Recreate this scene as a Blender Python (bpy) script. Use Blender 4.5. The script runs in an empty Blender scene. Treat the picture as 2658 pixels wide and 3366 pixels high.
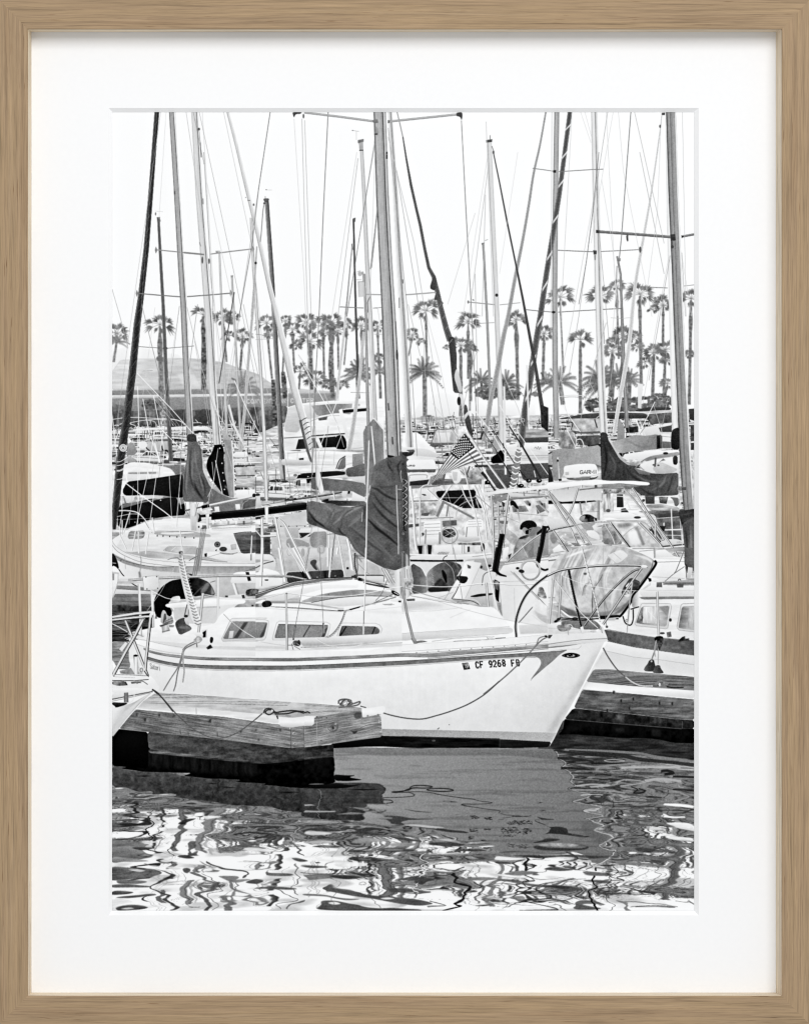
# A framed black-and-white photographic print, seen straight on.
# The object in the photograph is flat: a sheet of photo paper behind a bevelled
# mat in an oak frame.  Its grey tones are computed below (shapes, strokes and noise),
# then every thing pictured on the sheet becomes its own piece of the print.
import numpy as np, math, re
RS = np.random.RandomState
OX, OY, X1, Y1 = 358.0, 357.0, 2291.0, 3006.0     # sheet extents, in photo units
S = 0.6
W = int((X1-OX)*S); H = int((Y1-OY)*S)
C = np.ones((H, W), np.float32)*0.995
ID = np.zeros((H, W), np.int16)
PARTS = [('sky', None, 'blank white sky behind the masts')]
CUR = 0
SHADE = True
TK = dict(G=(0,0,.64259), N=(0,0,1.0),
 A1=(360,360,2.66875), A2=(1000,360,2.66875), A3=(1640,360,2.6277),
 B1=(360,1000,3.5583), B2=(840,1000,3.5583), B3=(1320,900,3.5583), B4=(1800,900,3.5583),
 C1=(360,1400,3.5583), C2=(840,1400,3.5583), C3=(1320,1400,3.5583), C4=(1800,1400,3.5583),
 D1=(360,1800,3.5583), D2=(840,1800,3.5583), D3=(1320,1800,3.5583), D4=(1800,1800,3.5583),
 E1=(360,2240,2.66875), E2=(1000,2240,2.66875), E3=(1640,2240,2.6277),
 F1=(360,2540,2.66875), F2=(1000,2540,2.66875), F3=(1640,2540,2.6277))
tile = TK['N']
def T(n):
    global tile
    tile = TK[n]
def part(name, label=None, parent=None, new=False):
    global CUR
    if new:
        PARTS.append((name, parent, label)); CUR = len(PARTS)-1
        return CUR
    for i, p in enumerate(PARTS):
        if p[0] == name and p[1] == parent and (label is None or p[2] == label):
            CUR = i
            return i
    PARTS.append((name, parent, label)); CUR = len(PARTS)-1
    return CUR
def use(i):
    global CUR
    CUR = i
def pts(s):
    if isinstance(s, str):
        v = [float(q) for q in re.split(r'[ ,]+', s.strip())]
        s = np.array(v).reshape(-1, 2)
    s = np.asarray(s, float)
    x0, y0, k = tile
    return np.stack([(x0+s[:,0]/k-OX)*S, (y0+s[:,1]/k-OY)*S], 1)
def ln(w): return w/tile[2]*S
def smooth(P, n=6, closed=False):
    P = np.asarray(P)
    if len(P) < 3: return P
    Q = np.vstack([P[-1], P, P[0], P[1]]) if closed else np.vstack([2*P[0]-P[1], P, 2*P[-1]-P[-2]])
    out = []
    t = np.linspace(0, 1, n, endpoint=False)[:,None]
    for i in range(1, len(Q)-2):
        a, b, c, d = Q[i-1], Q[i], Q[i+1], Q[i+2]
        out.append(.5*(2*b+(c-a)*t+(2*a-5*b+4*c-d)*t*t+(3*b-a-3*c+d)*t**3))
    if not closed: out.append(P[-1:])
    return np.vstack(out)
def chaikin(P, keep, mx=3.6):
    n = len(P)
    if n < 5: return P
    out = []
    for i in range(n):
        v = P[i]; p = P[i-1]; q = P[(i+1) % n]
        if keep[i]: out.append(v); continue
        a = math.hypot(*(p-v)) or 1e-6; b = math.hypot(*(q-v)) or 1e-6
        out.append(v+(p-v)*min(.28, mx/a)); out.append(v+(q-v)*min(.28, mx/b))
    return np.array(out)
SS = 4
def cover(polys, evenodd=False):
    allp = np.vstack(polys)
    x0 = max(0, int(math.floor(allp[:,0].min()))-1); x1 = min(W, int(math.ceil(allp[:,0].max()))+2)
    y0 = max(0, int(math.floor(allp[:,1].min()))-1); y1 = min(H, int(math.ceil(allp[:,1].max()))+2)
    if x1 <= x0 or y1 <= y0: return None
    n = (y1-y0)*SS; w = x1-x0
    ys = y0+(np.arange(n)+.5)/SS
    A = []; B = []
    for P in polys:
        A.append(P); B.append(np.roll(P, -1, 0))
    A = np.vstack(A); B = np.vstack(B)
    keep = np.abs(A[:,1]-B[:,1]) > 1e-9
    A = A[keep]; B = B[keep]
    if len(A) == 0: return None
    sg = np.where(B[:,1] > A[:,1], 1, -1)
    lo = np.minimum(A[:,1], B[:,1]); hi = np.maximum(A[:,1], B[:,1])
    M = (ys[None,:] >= lo[:,None]) & (ys[None,:] < hi[:,None])
    e, r = np.nonzero(M)
    if len(e) == 0: return None
    x = A[e,0]+(ys[r]-A[e,1])*(B[e,0]-A[e,0])/(B[e,1]-A[e,1])
    o = np.lexsort((x, r)); x = np.clip(x[o]-x0, 0, w-1e-4); r = r[o]; s = sg[e][o]
    if evenodd: s = np.where(np.arange(len(r))*0+1, 1, 1)
    cs = np.cumsum(s)
    first = np.r_[True, r[1:] != r[:-1]]
    base = np.where(first, cs-s, 0); idx = np.maximum.accumulate(np.where(first, np.arange(len(r)), 0))
    cs = cs-base[idx]
    ins = (cs[:-1] % 2 == 1) if evenodd else (cs[:-1] != 0)
    ins &= r[:-1] == r[1:]
    i = np.nonzero(ins)[0]
    acc = np.zeros((y1-y0, w+2))
    rows = r[i]//SS
    for xx, sgn in ((x[i], 1.), (x[i+1], -1.)):
        f = np.floor(xx).astype(int); fr = xx-f
        np.add.at(acc, (rows, f), sgn*(1-fr)); np.add.at(acc, (rows, f+1), sgn*fr)
    cov = np.cumsum(acc, 1)[:, :w]/SS
    return (y0, y1, x0, x1, np.clip(cov, 0, 1))
def gblur(a, s):
    if s <= 0: return a
    r = int(3*s+1); k = np.exp(-.5*(np.arange(-r, r+1)/s)**2); k /= k.sum()
    b = np.pad(a, r, mode='edge')
    t = sum(k[j]*b[:, j:j+a.shape[1]] for j in range(2*r+1))
    return sum(k[j]*t[j:j+a.shape[0], :] for j in range(2*r+1))
CLIP = None
def clip(s=None, sm=0):
    global CLIP
    if s is None: CLIP = None; return
    P = pts(s)
    if sm: P = smooth(P, 6, True)
    c = cover([P]); CLIP = np.zeros((H, W), np.float32)
    CLIP[c[0]:c[1], c[2]:c[3]] = c[4]
# ---- value noise
def _lat(seed, n=256):
    return RS(seed).rand(n, n)
_L = {}
def noise(x, y, seed=0):
    if seed not in _L: _L[seed] = _lat(seed)
    L = _L[seed]; xi = np.floor(x).astype(int); yi = np.floor(y).astype(int)
    fx = x-xi; fy = y-yi; fx = fx*fx*fx*(fx*(6*fx-15)+10); fy = fy*fy*fy*(fy*(6*fy-15)+10)
    a = L[yi & 255, xi & 255]; b = L[yi & 255, (xi+1) & 255]; c = L[(yi+1) & 255, xi & 255]; d = L[(yi+1) & 255, (xi+1) & 255]
    return (a*(1-fx)+b*fx)*(1-fy)+(c*(1-fx)+d*fx)*fy
def fbm(x, y, seed=0, o=4):
    t = 0; a = .5; n = 0
    for i in range(o):
        t = t+a*noise(x*2**i, y*2**i, seed+i); n += a; a *= .55
    return t/n
def tex_arr(kind, X, Y, amp):
    if kind == 'cloth': return amp*(fbm(X/26, Y/34, 11)-.5)*1.1+amp*.6*(noise(X/2.2, Y/2.2, 17)-.5)
    if kind == 'mott': return amp*(fbm(X/14, Y/14, 21)-.5)*2
    if kind == 'vmott': return amp*(fbm(X/8, Y/45, 23)-.5)*2.2
    if kind == 'hmott': return amp*(fbm(X/50, Y/8, 27)-.5)*2.2
    if kind == 'grain': return amp*(noise(X/1.7, Y/1.7, 31)-.5)*1.6
    if kind == 'trunk': return amp*(noise(X/6, Y/5, 37)-.5)*2
    if kind == 'metal': return amp*(fbm(X/3, Y/40, 41)-.5)*2
    return 0
def toneval(t, c, tex):
    y0, y1, x0, x1, cv = c
    if not isinstance(t, (tuple, list)) and not callable(t) and not tex: return t
    Y, X = np.mgrid[y0:y1, x0:x1].astype(np.float32)
    X = X/S+OX; Y = Y/S+OY
    if callable(t): v = t(X, Y)
    elif isinstance(t, (tuple, list)):
        if t[0] == 'v':
            m = cv > 0; ys = np.nonzero(m.any(1))[0]; a = ys[0]+y0; b = ys[-1]+y0
            f = np.clip(((Y-OY)*S-a)/max(1, b-a), 0, 1); v = np.interp(f, np.linspace(0, 1, len(t)-1), t[1:])
        elif t[0] == 'h':
            m = cv > 0; xs = np.nonzero(m.any(0))[0]; a = xs[0]+x0; b = xs[-1]+x0
            f = np.clip(((X-OX)*S-a)/max(1, b-a), 0, 1); v = np.interp(f, np.linspace(0, 1, len(t)-1), t[1:])
        else:                                           # ('g', ax, ay, ta, bx, by, tb) in tile units
            q = tile; ax = q[0]+t[1]/q[2]; ay = q[1]+t[2]/q[2]; bx = q[0]+t[4]/q[2]; by = q[1]+t[5]/q[2]
            d = (bx-ax)**2+(by-ay)**2
            f = np.clip(((X-ax)*(bx-ax)+(Y-ay)*(by-ay))/d, 0, 1); v = t[3]+(t[6]-t[3])*f
    else: v = np.full(cv.shape, t, np.float32)
    if tex: v = v+tex_arr(tex[0], X, Y, tex[1])
    return v
def blend(c, t, a=1., tex=None, soft=0, mark=True):
    if c is None: return
    y0, y1, x0, x1, cv = c
    if soft > 0:
        p = int(3*soft+2); Y0 = max(0, y0-p); YY = min(H, y1+p); X0 = max(0, x0-p); XX = min(W, x1+p)
        b = np.zeros((YY-Y0, XX-X0)); b[y0-Y0:y1-Y0, x0-X0:x1-X0] = cv
        cv = gblur(b, soft); y0, y1, x0, x1 = Y0, YY, X0, XX
    if CLIP is not None: cv = cv*CLIP[y0:y1, x0:x1]
    v = np.clip(toneval(t, (y0, y1, x0, x1, cv), tex), 0, 1)
    m = cv*a
    C[y0:y1, x0:x1] = C[y0:y1, x0:x1]*(1-m)+v*m
    if mark:
        ID[y0:y1, x0:x1][m > .42] = CUR
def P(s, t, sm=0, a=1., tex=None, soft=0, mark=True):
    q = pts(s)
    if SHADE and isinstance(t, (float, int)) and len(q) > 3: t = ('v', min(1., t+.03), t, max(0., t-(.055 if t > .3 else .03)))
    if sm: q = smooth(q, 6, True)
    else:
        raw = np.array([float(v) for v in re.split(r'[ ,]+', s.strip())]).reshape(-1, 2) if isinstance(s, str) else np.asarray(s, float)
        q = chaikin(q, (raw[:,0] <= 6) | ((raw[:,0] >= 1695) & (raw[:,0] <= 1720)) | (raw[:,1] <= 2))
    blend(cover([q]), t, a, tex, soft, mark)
def strip(q, w0, w1=None):
    q = np.asarray(q, float); n = len(q)
    if w1 is None: w1 = w0
    if isinstance(w0, (list, tuple, np.ndarray)): w = np.interp(np.linspace(0, 1, n), np.linspace(0, 1, len(w0)), w0)
    else:
        d = np.r_[0, np.cumsum(np.hypot(*np.diff(q, axis=0).T))]; w = w0+(w1-w0)*d/max(d[-1], 1e-6)
    t = np.gradient(q, axis=0) if n > 2 else np.repeat([q[1]-q[0]], 2, 0)
    t = t/np.maximum(np.hypot(t[:,0], t[:,1]), 1e-6)[:,None]
    nn = np.stack([-t[:,1], t[:,0]], 1)
    return q, nn, w
def L(s, w, t, w1=None, sm=0, a=1., soft=0, mark=True, tex=None):
    q = pts(s)
    if sm: q = smooth(q)
    if isinstance(w, (list, tuple)): ww = [ln(i) for i in w]; w1v = None
    else: ww = ln(w); w1v = None if w1 is None else ln(w1)
    q, nn, wv = strip(q, ww, w1v)
    wv = wv[:,None]/2
    blend(cover([np.vstack([q+nn*wv, (q-nn*wv)[::-1]])]), t, a, tex, soft, mark)
def M(s, w, tones, w1=None, sm=0, tex=None):
    """round or extruded spar: tones run across it, from its left to its right edge"""
    q = pts(s)
    if q[-1,1] > q[0,1]+abs(q[-1,0]-q[0,0])*.3 or (q[-1,0] < q[0,0] and abs(q[-1,1]-q[0,1]) < abs(q[-1,0]-q[0,0])): q = q[::-1]
    flip = (pts(s)[0] != q[0]).any()
    if sm: q = smooth(q)
    if isinstance(w, (list, tuple)): ww = [ln(i) for i in (w[::-1] if flip else w)]; w1v = None
    else:
        a_, b_ = ln(w), ln(w if w1 is None else w1); ww, w1v = (b_, a_) if flip else (a_, b_)
    q, nn, wv = strip(q, ww, w1v)
    wv = wv[:,None]; n = len(tones)
    blend(cover([np.vstack([q+nn*wv*-.5, (q+nn*wv*.5)[::-1]])]), tones[n//2], 1, tex)
    if n > 1:
        for i in range(n):
            a_ = -.5+i/n; b_ = -.5+(i+1)/n
            blend(cover([np.vstack([q+nn*wv*a_, (q+nn*wv*b_)[::-1]])]), tones[i], 1, tex)
def fold(s, w, t, base=.41):
    L(s, [w*.25, w, w*.9, w*.15], min(1, max(.03, base+(t-base)*1.75)), None, 1, .9, 1.1, False)
def rope(s, w, t, w1=None, sm=1, twist=1):
    L(s, w, t, w1, sm)
    q = pts(s)
    if sm: q = smooth(q, 12)
    d = np.r_[0, np.cumsum(np.hypot(*np.diff(q, axis=0).T))]; st = max(2.4, ln(w)*1.3); r = ln(w)/2
    for u in np.arange(0, d[-1]-st, st):
        a_ = np.array([np.interp(u, d, q[:,0]), np.interp(u, d, q[:,1])]); b_ = np.array([np.interp(u+st, d, q[:,0]), np.interp(u+st, d, q[:,1])])
        tt = (b_-a_)/max(1e-6, np.hypot(*(b_-a_))); n = np.array([-tt[1], tt[0]])
        z = np.vstack([a_-n*r, a_+tt*st*.35-n*r, b_+n*r, b_-tt*st*.35+n*r])
        blend(cover([z]), max(0, t-.22) if twist > 0 else min(1, t+.25), .8, mark=False)
def E(cx, cy, rx, ry, t, rot=0, hole=0, a=1., soft=0, tex=None, mark=True):
    th = np.linspace(0, 2*np.pi, 40, endpoint=False)+.01; c, s_ = math.cos(rot), math.sin(rot)
    def el(f, g):
        x = rx*np.cos(th)*f; y = ry*np.sin(th)*g
        return pts(np.stack([cx+x*c-y*s_, cy+x*s_+y*c], 1))
    pl = [el(1, 1)]
    if hole: pl.append(el(1-hole/rx, 1-hole/ry))
    blend(cover(pl, evenodd=bool(hole)), t, a, tex, soft, mark)
FONT = dict(C='9,2 7,0 3,0 1,2 1,8 3,10 7,10 9,8', F='9,0 1,0 1,10|1,5 7,5', B='1,5 1,0 7,0 9,2 7,5 1,5 1,10 7,10 9,8 9,7 7,5',
 O='3,0 7,0 9,3 9,7 7,10 3,10 1,7 1,3 3,0', N='1,10 1,0 9,10 9,0', V='0,0 5,10 10,0', E='9,0 1,0 1,10 9,10|1,5 7,5', T='0,0 10,0|5,0 5,10',
 I='5,0 5,10', R='1,10 1,0 7,0 9,2 7,5 1,5|5,5 9,10', G='9,2 7,0 3,0 1,2 1,8 3,10 7,10 9,8 9,6 6,6', A='0,10 5,0 10,10|2,7 8,7',
 M='0,10 0,0 5,7 10,0 10,10', U='1,0 1,8 3,10 7,10 9,8 9,0', S='9,2 7,0 3,0 1,2 3,5 7,5 9,8 7,10 3,10 1,8', D='1,0 6,0 9,3 9,7 6,10 1,10 1,0',
 a='2,4 7,4 8,5 8,10|8,7 3,7 2,8 3,10 8,9', t='4,1 4,9 5,10 7,10|2,4 7,4', o='3,4 7,4 9,6 9,8 7,10 3,10 1,8 1,6 3,4', r='3,4 3,10|3,6 5,4 8,4', i='5,4 5,10|5,1 5,2')
FONT.update({'1':'3,2 6,0 6,10', '2':'1,2 3,0 7,0 9,2 9,4 1,10 9,10', '6':'8,0 4,0 1,4 1,8 3,10 7,10 9,8 9,6 7,4 2,5', '8':'3,5 1,3 3,0 7,0 9,3 7,5 3,5 1,7 3,10 7,10 9,7 7,5',
 '9':'2,10 6,10 9,6 9,2 7,0 3,0 1,2 1,4 3,6 8,5', "'":'5,0 5,3'})
def text(s, x, y, w, h, adv, lw, t, slope=0., shear=0., a=1.):
    for i, ch in enumerate(s):
        if ch == ' ': continue
        for st in FONT[ch].split('|'):
            v = np.array([float(q) for q in re.split('[ ,]', st)]).reshape(-1, 2)/10
            xx = x+i*adv+v[:,0]*w+(1-v[:,1])*h*shear; yy = y+v[:,1]*h+slope*(xx-x)
            q = np.stack([xx, yy], 1)
            L(q, lw, t, a=a)
            for z in q: E(z[0], z[1], lw*.5, lw*.5, t, a=a)
# ---- palms
def fan(cx, cy, ang, ln_, spread, r, t, n=10):
    """one fan leaf: stalk, then a hand of narrow blades that droop at the tips"""
    q = r.uniform(.36, .56)
    hx = cx+math.cos(ang)*ln_*q; hy = cy-math.sin(ang)*ln_*q+ln_*.05
    L([(cx, cy), ((cx+hx)/2, (cy+hy)/2-ln_*.03), (hx, hy)], 1.3, t+.06)
    for j in range(n):
        b = ang+spread*(j/(n-1)-.5)+r.uniform(-.1, .1); l = ln_*.6*(1-.3*abs(j/(n-1)-.5)*2)*r.uniform(.7, 1.2)
        ex = hx+math.cos(b)*l+r.uniform(-1,1); ey = hy-math.sin(b)*l+l*l/ln_*r.uniform(.25, .55)
        mx = hx+math.cos(b)*l*.5; my = hy-math.sin(b)*l*.5
        L([(hx, hy), (mx, my), (ex, ey)], [1.6, 2.9, .4], min(.8, t+r.uniform(-.06, .14)), sm=1)
def fanpalm(cx, cy, r, bx=None, by=None, tw=8, seed=1, t=.36, n=9, skirt=.9, lo=-25, hi=205):
    part('palm_tree', None, None, True)
    T('N'); g = RS(seed)
    if bx is not None:
        ys = np.linspace(cy+r*.1, by, 26); f = (ys-ys[0])/(ys[-1]-ys[0]); xs = cx+(bx-cx)*f**1.2
        w = tw*.85*(.62+.38*np.clip(f*2, 0, 1))*(1+.12*g.uniform(-1, 1, 26))
        if skirt: w = w+tw*skirt*np.exp(-((f-.2)/.09)**2)*g.uniform(.6, 1.1, 26)
        L(np.stack([xs, ys], 1), list(w), t+.08, tex=('trunk', .12))
    for k in range(n):
        an = math.radians(lo+(hi-lo)*(k+.5)/n+g.uniform(-9, 9))
        fan(cx, cy, an, r*g.uniform(.8, 1.22), g.uniform(1.1, 1.9), g, t+.02+g.uniform(-.1, .12))
    for k in range(3):
        fan(cx+g.uniform(-2, 2), cy+2, math.radians(g.choice([-60, -110, -35, 215])+g.uniform(-12, 12)), r*.6, 1.2, g, t-.02, 8)
def datepalm(cx, cy, r, bx=None, by=None, tw=13, seed=1, t=.36, n=15, lo=-20, hi=200):
    part('palm_tree', None, None, True)
    T('N'); g = RS(seed)
    if bx is not None: L([(cx, cy), ((cx+bx)/2, (cy+by)/2), (bx, by)], tw, t+.05, tex=('trunk', .15))
    for k in range(n):
        an = math.radians(lo+(hi-lo)*(k+.5)/n+g.uniform(-7, 7)); l = r*g.uniform(.85, 1.15); tt = t+g.uniform(-.08, .12)
        u = np.linspace(0, 1, 12); x = cx+math.cos(an)*l*u; y = cy-math.sin(an)*l*u+l*.42*u**2.2*abs(math.cos(an))
        L(np.stack([x, y], 1), 1.8, tt, .6)
        for j in range(2, 12):
            ll = r*.2*(1.1-.6*u[j]); dx = x[j]-x[j-1]; dy = y[j]-y[j-1]; d = math.hypot(dx, dy); dx /= d; dy /= d
            for sg in (-1, 1):
                ex = x[j]+(dx*.75-sg*dy*.62)*ll; ey = y[j]+(dy*.75+sg*dx*.62)*ll+ll*.12
                L([(x[j], y[j]), (ex, ey)], 2.6, tt, .5)
def bush(cx, cy, rx, ry, t, seed, n=90):
    T('N'); g = RS(seed)
    for k in range(n):
        a_ = g.uniform(0, 6.28); q = math.sqrt(g.rand()); x = cx+rx*q*math.cos(a_); y = cy+ry*q*math.sin(a_)
        E(x, y, g.uniform(3, 7), g.uniform(2.5, 5), t+g.uniform(-.12, .14))
# ---------------- hills, roof, palms
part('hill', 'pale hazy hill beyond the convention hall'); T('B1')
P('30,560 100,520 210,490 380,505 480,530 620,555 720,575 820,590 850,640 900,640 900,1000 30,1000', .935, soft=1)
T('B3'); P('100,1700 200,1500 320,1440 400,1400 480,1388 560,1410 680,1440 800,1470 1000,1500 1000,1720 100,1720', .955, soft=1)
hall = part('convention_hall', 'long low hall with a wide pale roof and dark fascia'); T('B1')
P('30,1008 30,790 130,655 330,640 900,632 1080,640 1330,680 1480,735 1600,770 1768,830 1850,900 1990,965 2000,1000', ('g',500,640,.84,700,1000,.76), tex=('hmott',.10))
for y in range(690, 1000, 38): L([(60,y+6),(700,y),(1300,y-2)], 2.2, .74, a=.5)
P('680,760 800,700 830,810 760,830', .74, a=.5, soft=3); P('790,815 1000,830 1080,990 880,990', .92, a=.55, soft=2)
L('33,790 130,655 330,640 900,632 1080,640 1330,680 1480,735 1600,770 1768,830',3,.62,a=.7); L('900,632 1010,840 1080,990',3,.68,a=.6); L('330,640 200,830 60,1000',3,.9,a=.7)
part('fascia', None, hall)
P('30,1008 2080,978 2080,1040 30,1065', .54, tex=('grain',.08))
P('30,1100 900,1080 2080,1036 2080,1060 900,1062 30,1075', .82)
P('30,1100 2080,1060 2080,1195 30,1250', .54, tex=('grain',.08))
T('B2'); P('380,1040 960,1035 960,1170 380,1200', .56, tex=('mott',.06)); P('380,965 640,1000 960,1020 960,1040 380,1045', .8)
part('sign_lettering', 'pale capital lettering along the hall fascia', hall); T('B1')
text('CONVENTION CENTER', 1606, 1112, 34, 46, 46.5, 8, .93, slope=-.012)
part('glazing', 'dark recessed glass front under the fascia', hall); T('B1')
P('30,1250 1000,1225 2080,1190 2080,1560 30,1580', .34, tex=('mott',.25))
g = RS(3)
for x in range(60, 2060, 46):
    L([(x, 1240), (x+g.uniform(-6,6), 1560)], g.uniform(6, 22), g.choice([.2,.26,.5,.6]), a=.7)
P('700,1235 910,1225 910,1420 720,1430', .2, a=.8); P('1000,1240 1190,1235 1190,1400 1010,1400', .2, a=.8)
part('shrub', None, None, True); bush(395+100, 1330, 26, 14, .3, 5); part('shrub', None, None, True); bush(385, 1345, 22, 12, .38, 6); part('shrub', None, None, True); bush(430, 1440, 60, 30, .45, 7, 150)
# palms, left to right
fanpalm(386,1098,42,374,1190,9,1,.40,9); datepalm(383,1125,40,seed=61,t=.5,n=9)
fanpalm(526,1068,46,530,1405,14,2,.36,8); T('B1')
L('600,620 610,900 620,1100',62,.5,40,tex=('trunk',.15)); E(590,635,42,34,.42)
L('610,1100 640,1450',60,.55,70,tex=('trunk',.25))
fanpalm(668,1036,36,672,1280,16,3,.38,7,.3,-30,180); T('B1'); L('1100,270 1105,620 1100,1000',[40,64,50],.36,tex=('trunk',.2))
fanpalm(733,1048,36,745,1190,8,4,.36,8); fanpalm(763,1046,30,seed=44,n=6,t=.38); fanpalm(753,1103,24,seed=45,n=7)
fanpalm(797,1107,30,789,1218,9,5,.34,8); datepalm(797,1275,56,seed=6,t=.44,n=13)
for a in ((877,1062,34,894,1245,8,11),(938,1056,27,928,1230,7,12),(961,1083,30,966,1205,8,13),(1006,1060,36,1018,1180,7,14),
          (1018,1123,40,1024,1280,12,15),(1062,1072,40,1065,1255,8,16),(1089,1062,38,1090,1290,14,17),(1110,1088,30,1112,1215,7,18),
          (1141,1066,22,1130,1200,5,19),(1186,1073,34,1193,1200,7,20),(1240,1074,28,1245,1200,7,21)):
    fanpalm(*a[:7], t=.36, n=9 if a[2] > 30 else 7)
fanpalm(893,1100,24,seed=71,t=.42); fanpalm(975,1135,20,seed=72); fanpalm(1075,1095,26,seed=73,t=.4)
T('B2'); L('640,630 640,760 655,1000',[50,62,40],.40,tex=('trunk',.2)); L('875,500 880,720 900,1100',[30,66,50],.42,tex=('trunk',.2))
L('205,880 215,1100 230,1380',44,.3,60,tex=('trunk',.25)); L('320,790 330,900 345,1100',[40,60,50],.34,tex=('trunk',.25))
fanpalm(986,1222,34,982,1280,7,22,.38,8); fanpalm(1040,1247,38,1035,1290,7,23,.34,9); fanpalm(1085,1262,30,seed=24,t=.36,n=9); fanpalm(1125,1268,22,seed=25,t=.4,n=7)
datepalm(1172,1238,52,1178,1310,10,26,.36,13); datepalm(1180,1215,44,seed=27,t=.4,n=9); datepalm(1247,1225,44,1250,1310,9,28,.42,12); fanpalm(1246,1178,26,seed=29,n=8)
fanpalm(1399,1022,45,1402,1240,8,31,.36,10,.5,-15,195); fanpalm(1354,1103,28,1341,1170,5,32,.4,7); fanpalm(1383,1124,17,seed=33,n=6)
datepalm(1394,1226,58,1396,1385,14,34,.42,17); datepalm(1385,1222,40,seed=35,t=.36,n=10)
fanpalm(1537,1058,40,1537,1245,8,36,.36,9,.8); fanpalm(1513,1137,34,1513,1370,13,37,.36,9,.2); fanpalm(1545,1143,26,1545,1350,11,38,.36,8)
fanpalm(1468,1141,12,seed=39,n=5)
fanpalm(1695,1052,36,1702,1350,12,40,.38,11); datepalm(1580,1256,46,1585,1300,8,41,.34,13); datepalm(1662,1262,50,1668,1310,9,42,.34,14); datepalm(1655,1285,40,seed=43,t=.3,n=10)
fanpalm(1786,1097,34,1782,1250,11,46,.38,10,.4); datepalm(1795,1262,44,seed=47,t=.38,n=12)
fanpalm(1839,977,44,1850,1225,6,51,.36,9,.3); fanpalm(1905,1117,38,1905,1360,13,52,.36,9,.2,-10,190)
fanpalm(1974,972,48,1982,1130,7,53,.36,10,.3); fanpalm(2025,942,30,2031,1180,7,54,.38,7); fanpalm(2100,968,52,2105,1260,12,55,.36,10,.4)
fanpalm(2177,1004,36,2176,1140,9,56,.34,9,.4); fanpalm(2143,1018,18,seed=57,n=6); fanpalm(2160,985,16,seed=58,n=5); fanpalm(2268,982,38,2262,1330,12,59,.36,9,.5)
fanpalm(2146,1160,40,2142,1310,12,81,.34,11,.3); fanpalm(2184,1150,36,2178,1310,11,82,.36,10,.2); fanpalm(2046,1106,42,2036,1300,12,83,.34,11,.4)
fanpalm(2010,1155,36,2003,1310,16,84,.36,10,.3); fanpalm(2080,1108,28,seed=85,t=.4); fanpalm(2095,1140,24,seed=86,t=.42); fanpalm(2008,1122,20,seed=87)
fanpalm(2118,1190,26,seed=88,n=8); fanpalm(2190,1185,24,seed=89); fanpalm(2190,1262,26,2180,1320,7,90,.4,8); fanpalm(2262,1165,18,seed=91)
datepalm(1838,1258,58,1848,1330,14,92,.4,16); datepalm(1968,1244,62,1970,1310,14,93,.36,17,20,220); datepalm(1975,1270,56,seed=94,t=.32,n=11,lo=40,hi=215)
datepalm(2066,1252,46,2064,1330,14,95,.42,13); datepalm(2012,1262,36,2006,1330,14,96,.36,11); datepalm(2030,1240,50,seed=97,t=.4,n=12)
part('hedge', 'dark rounded hedge trees behind the masts')
bush(1950,1332,28,22,.26,8,90); bush(1976,1345,34,16,.3,9,80); bush(2090,1330,90,26,.33,10,240); bush(2170,1320,50,26,.38,11,140); bush(2020,1340,34,34,.34,12,110)
bush(1600,1290,40,22,.36,13,110); bush(1670,1297,40,16,.36,14,90); bush(1400,1378,36,12,.5,15,60); bush(1465,1380,40,8,.6,16,50); bush(1760,1296,16,5,.4,17,24)
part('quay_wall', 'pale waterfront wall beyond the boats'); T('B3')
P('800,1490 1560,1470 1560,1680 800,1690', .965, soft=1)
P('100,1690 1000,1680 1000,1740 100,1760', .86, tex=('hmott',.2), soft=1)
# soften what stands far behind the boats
bz = int((1420-OY)*S); C[:bz] = .3*C[:bz]+.7*gblur(C[:bz], .85); C[:bz] = 1-(1-C[:bz])*.93
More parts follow.
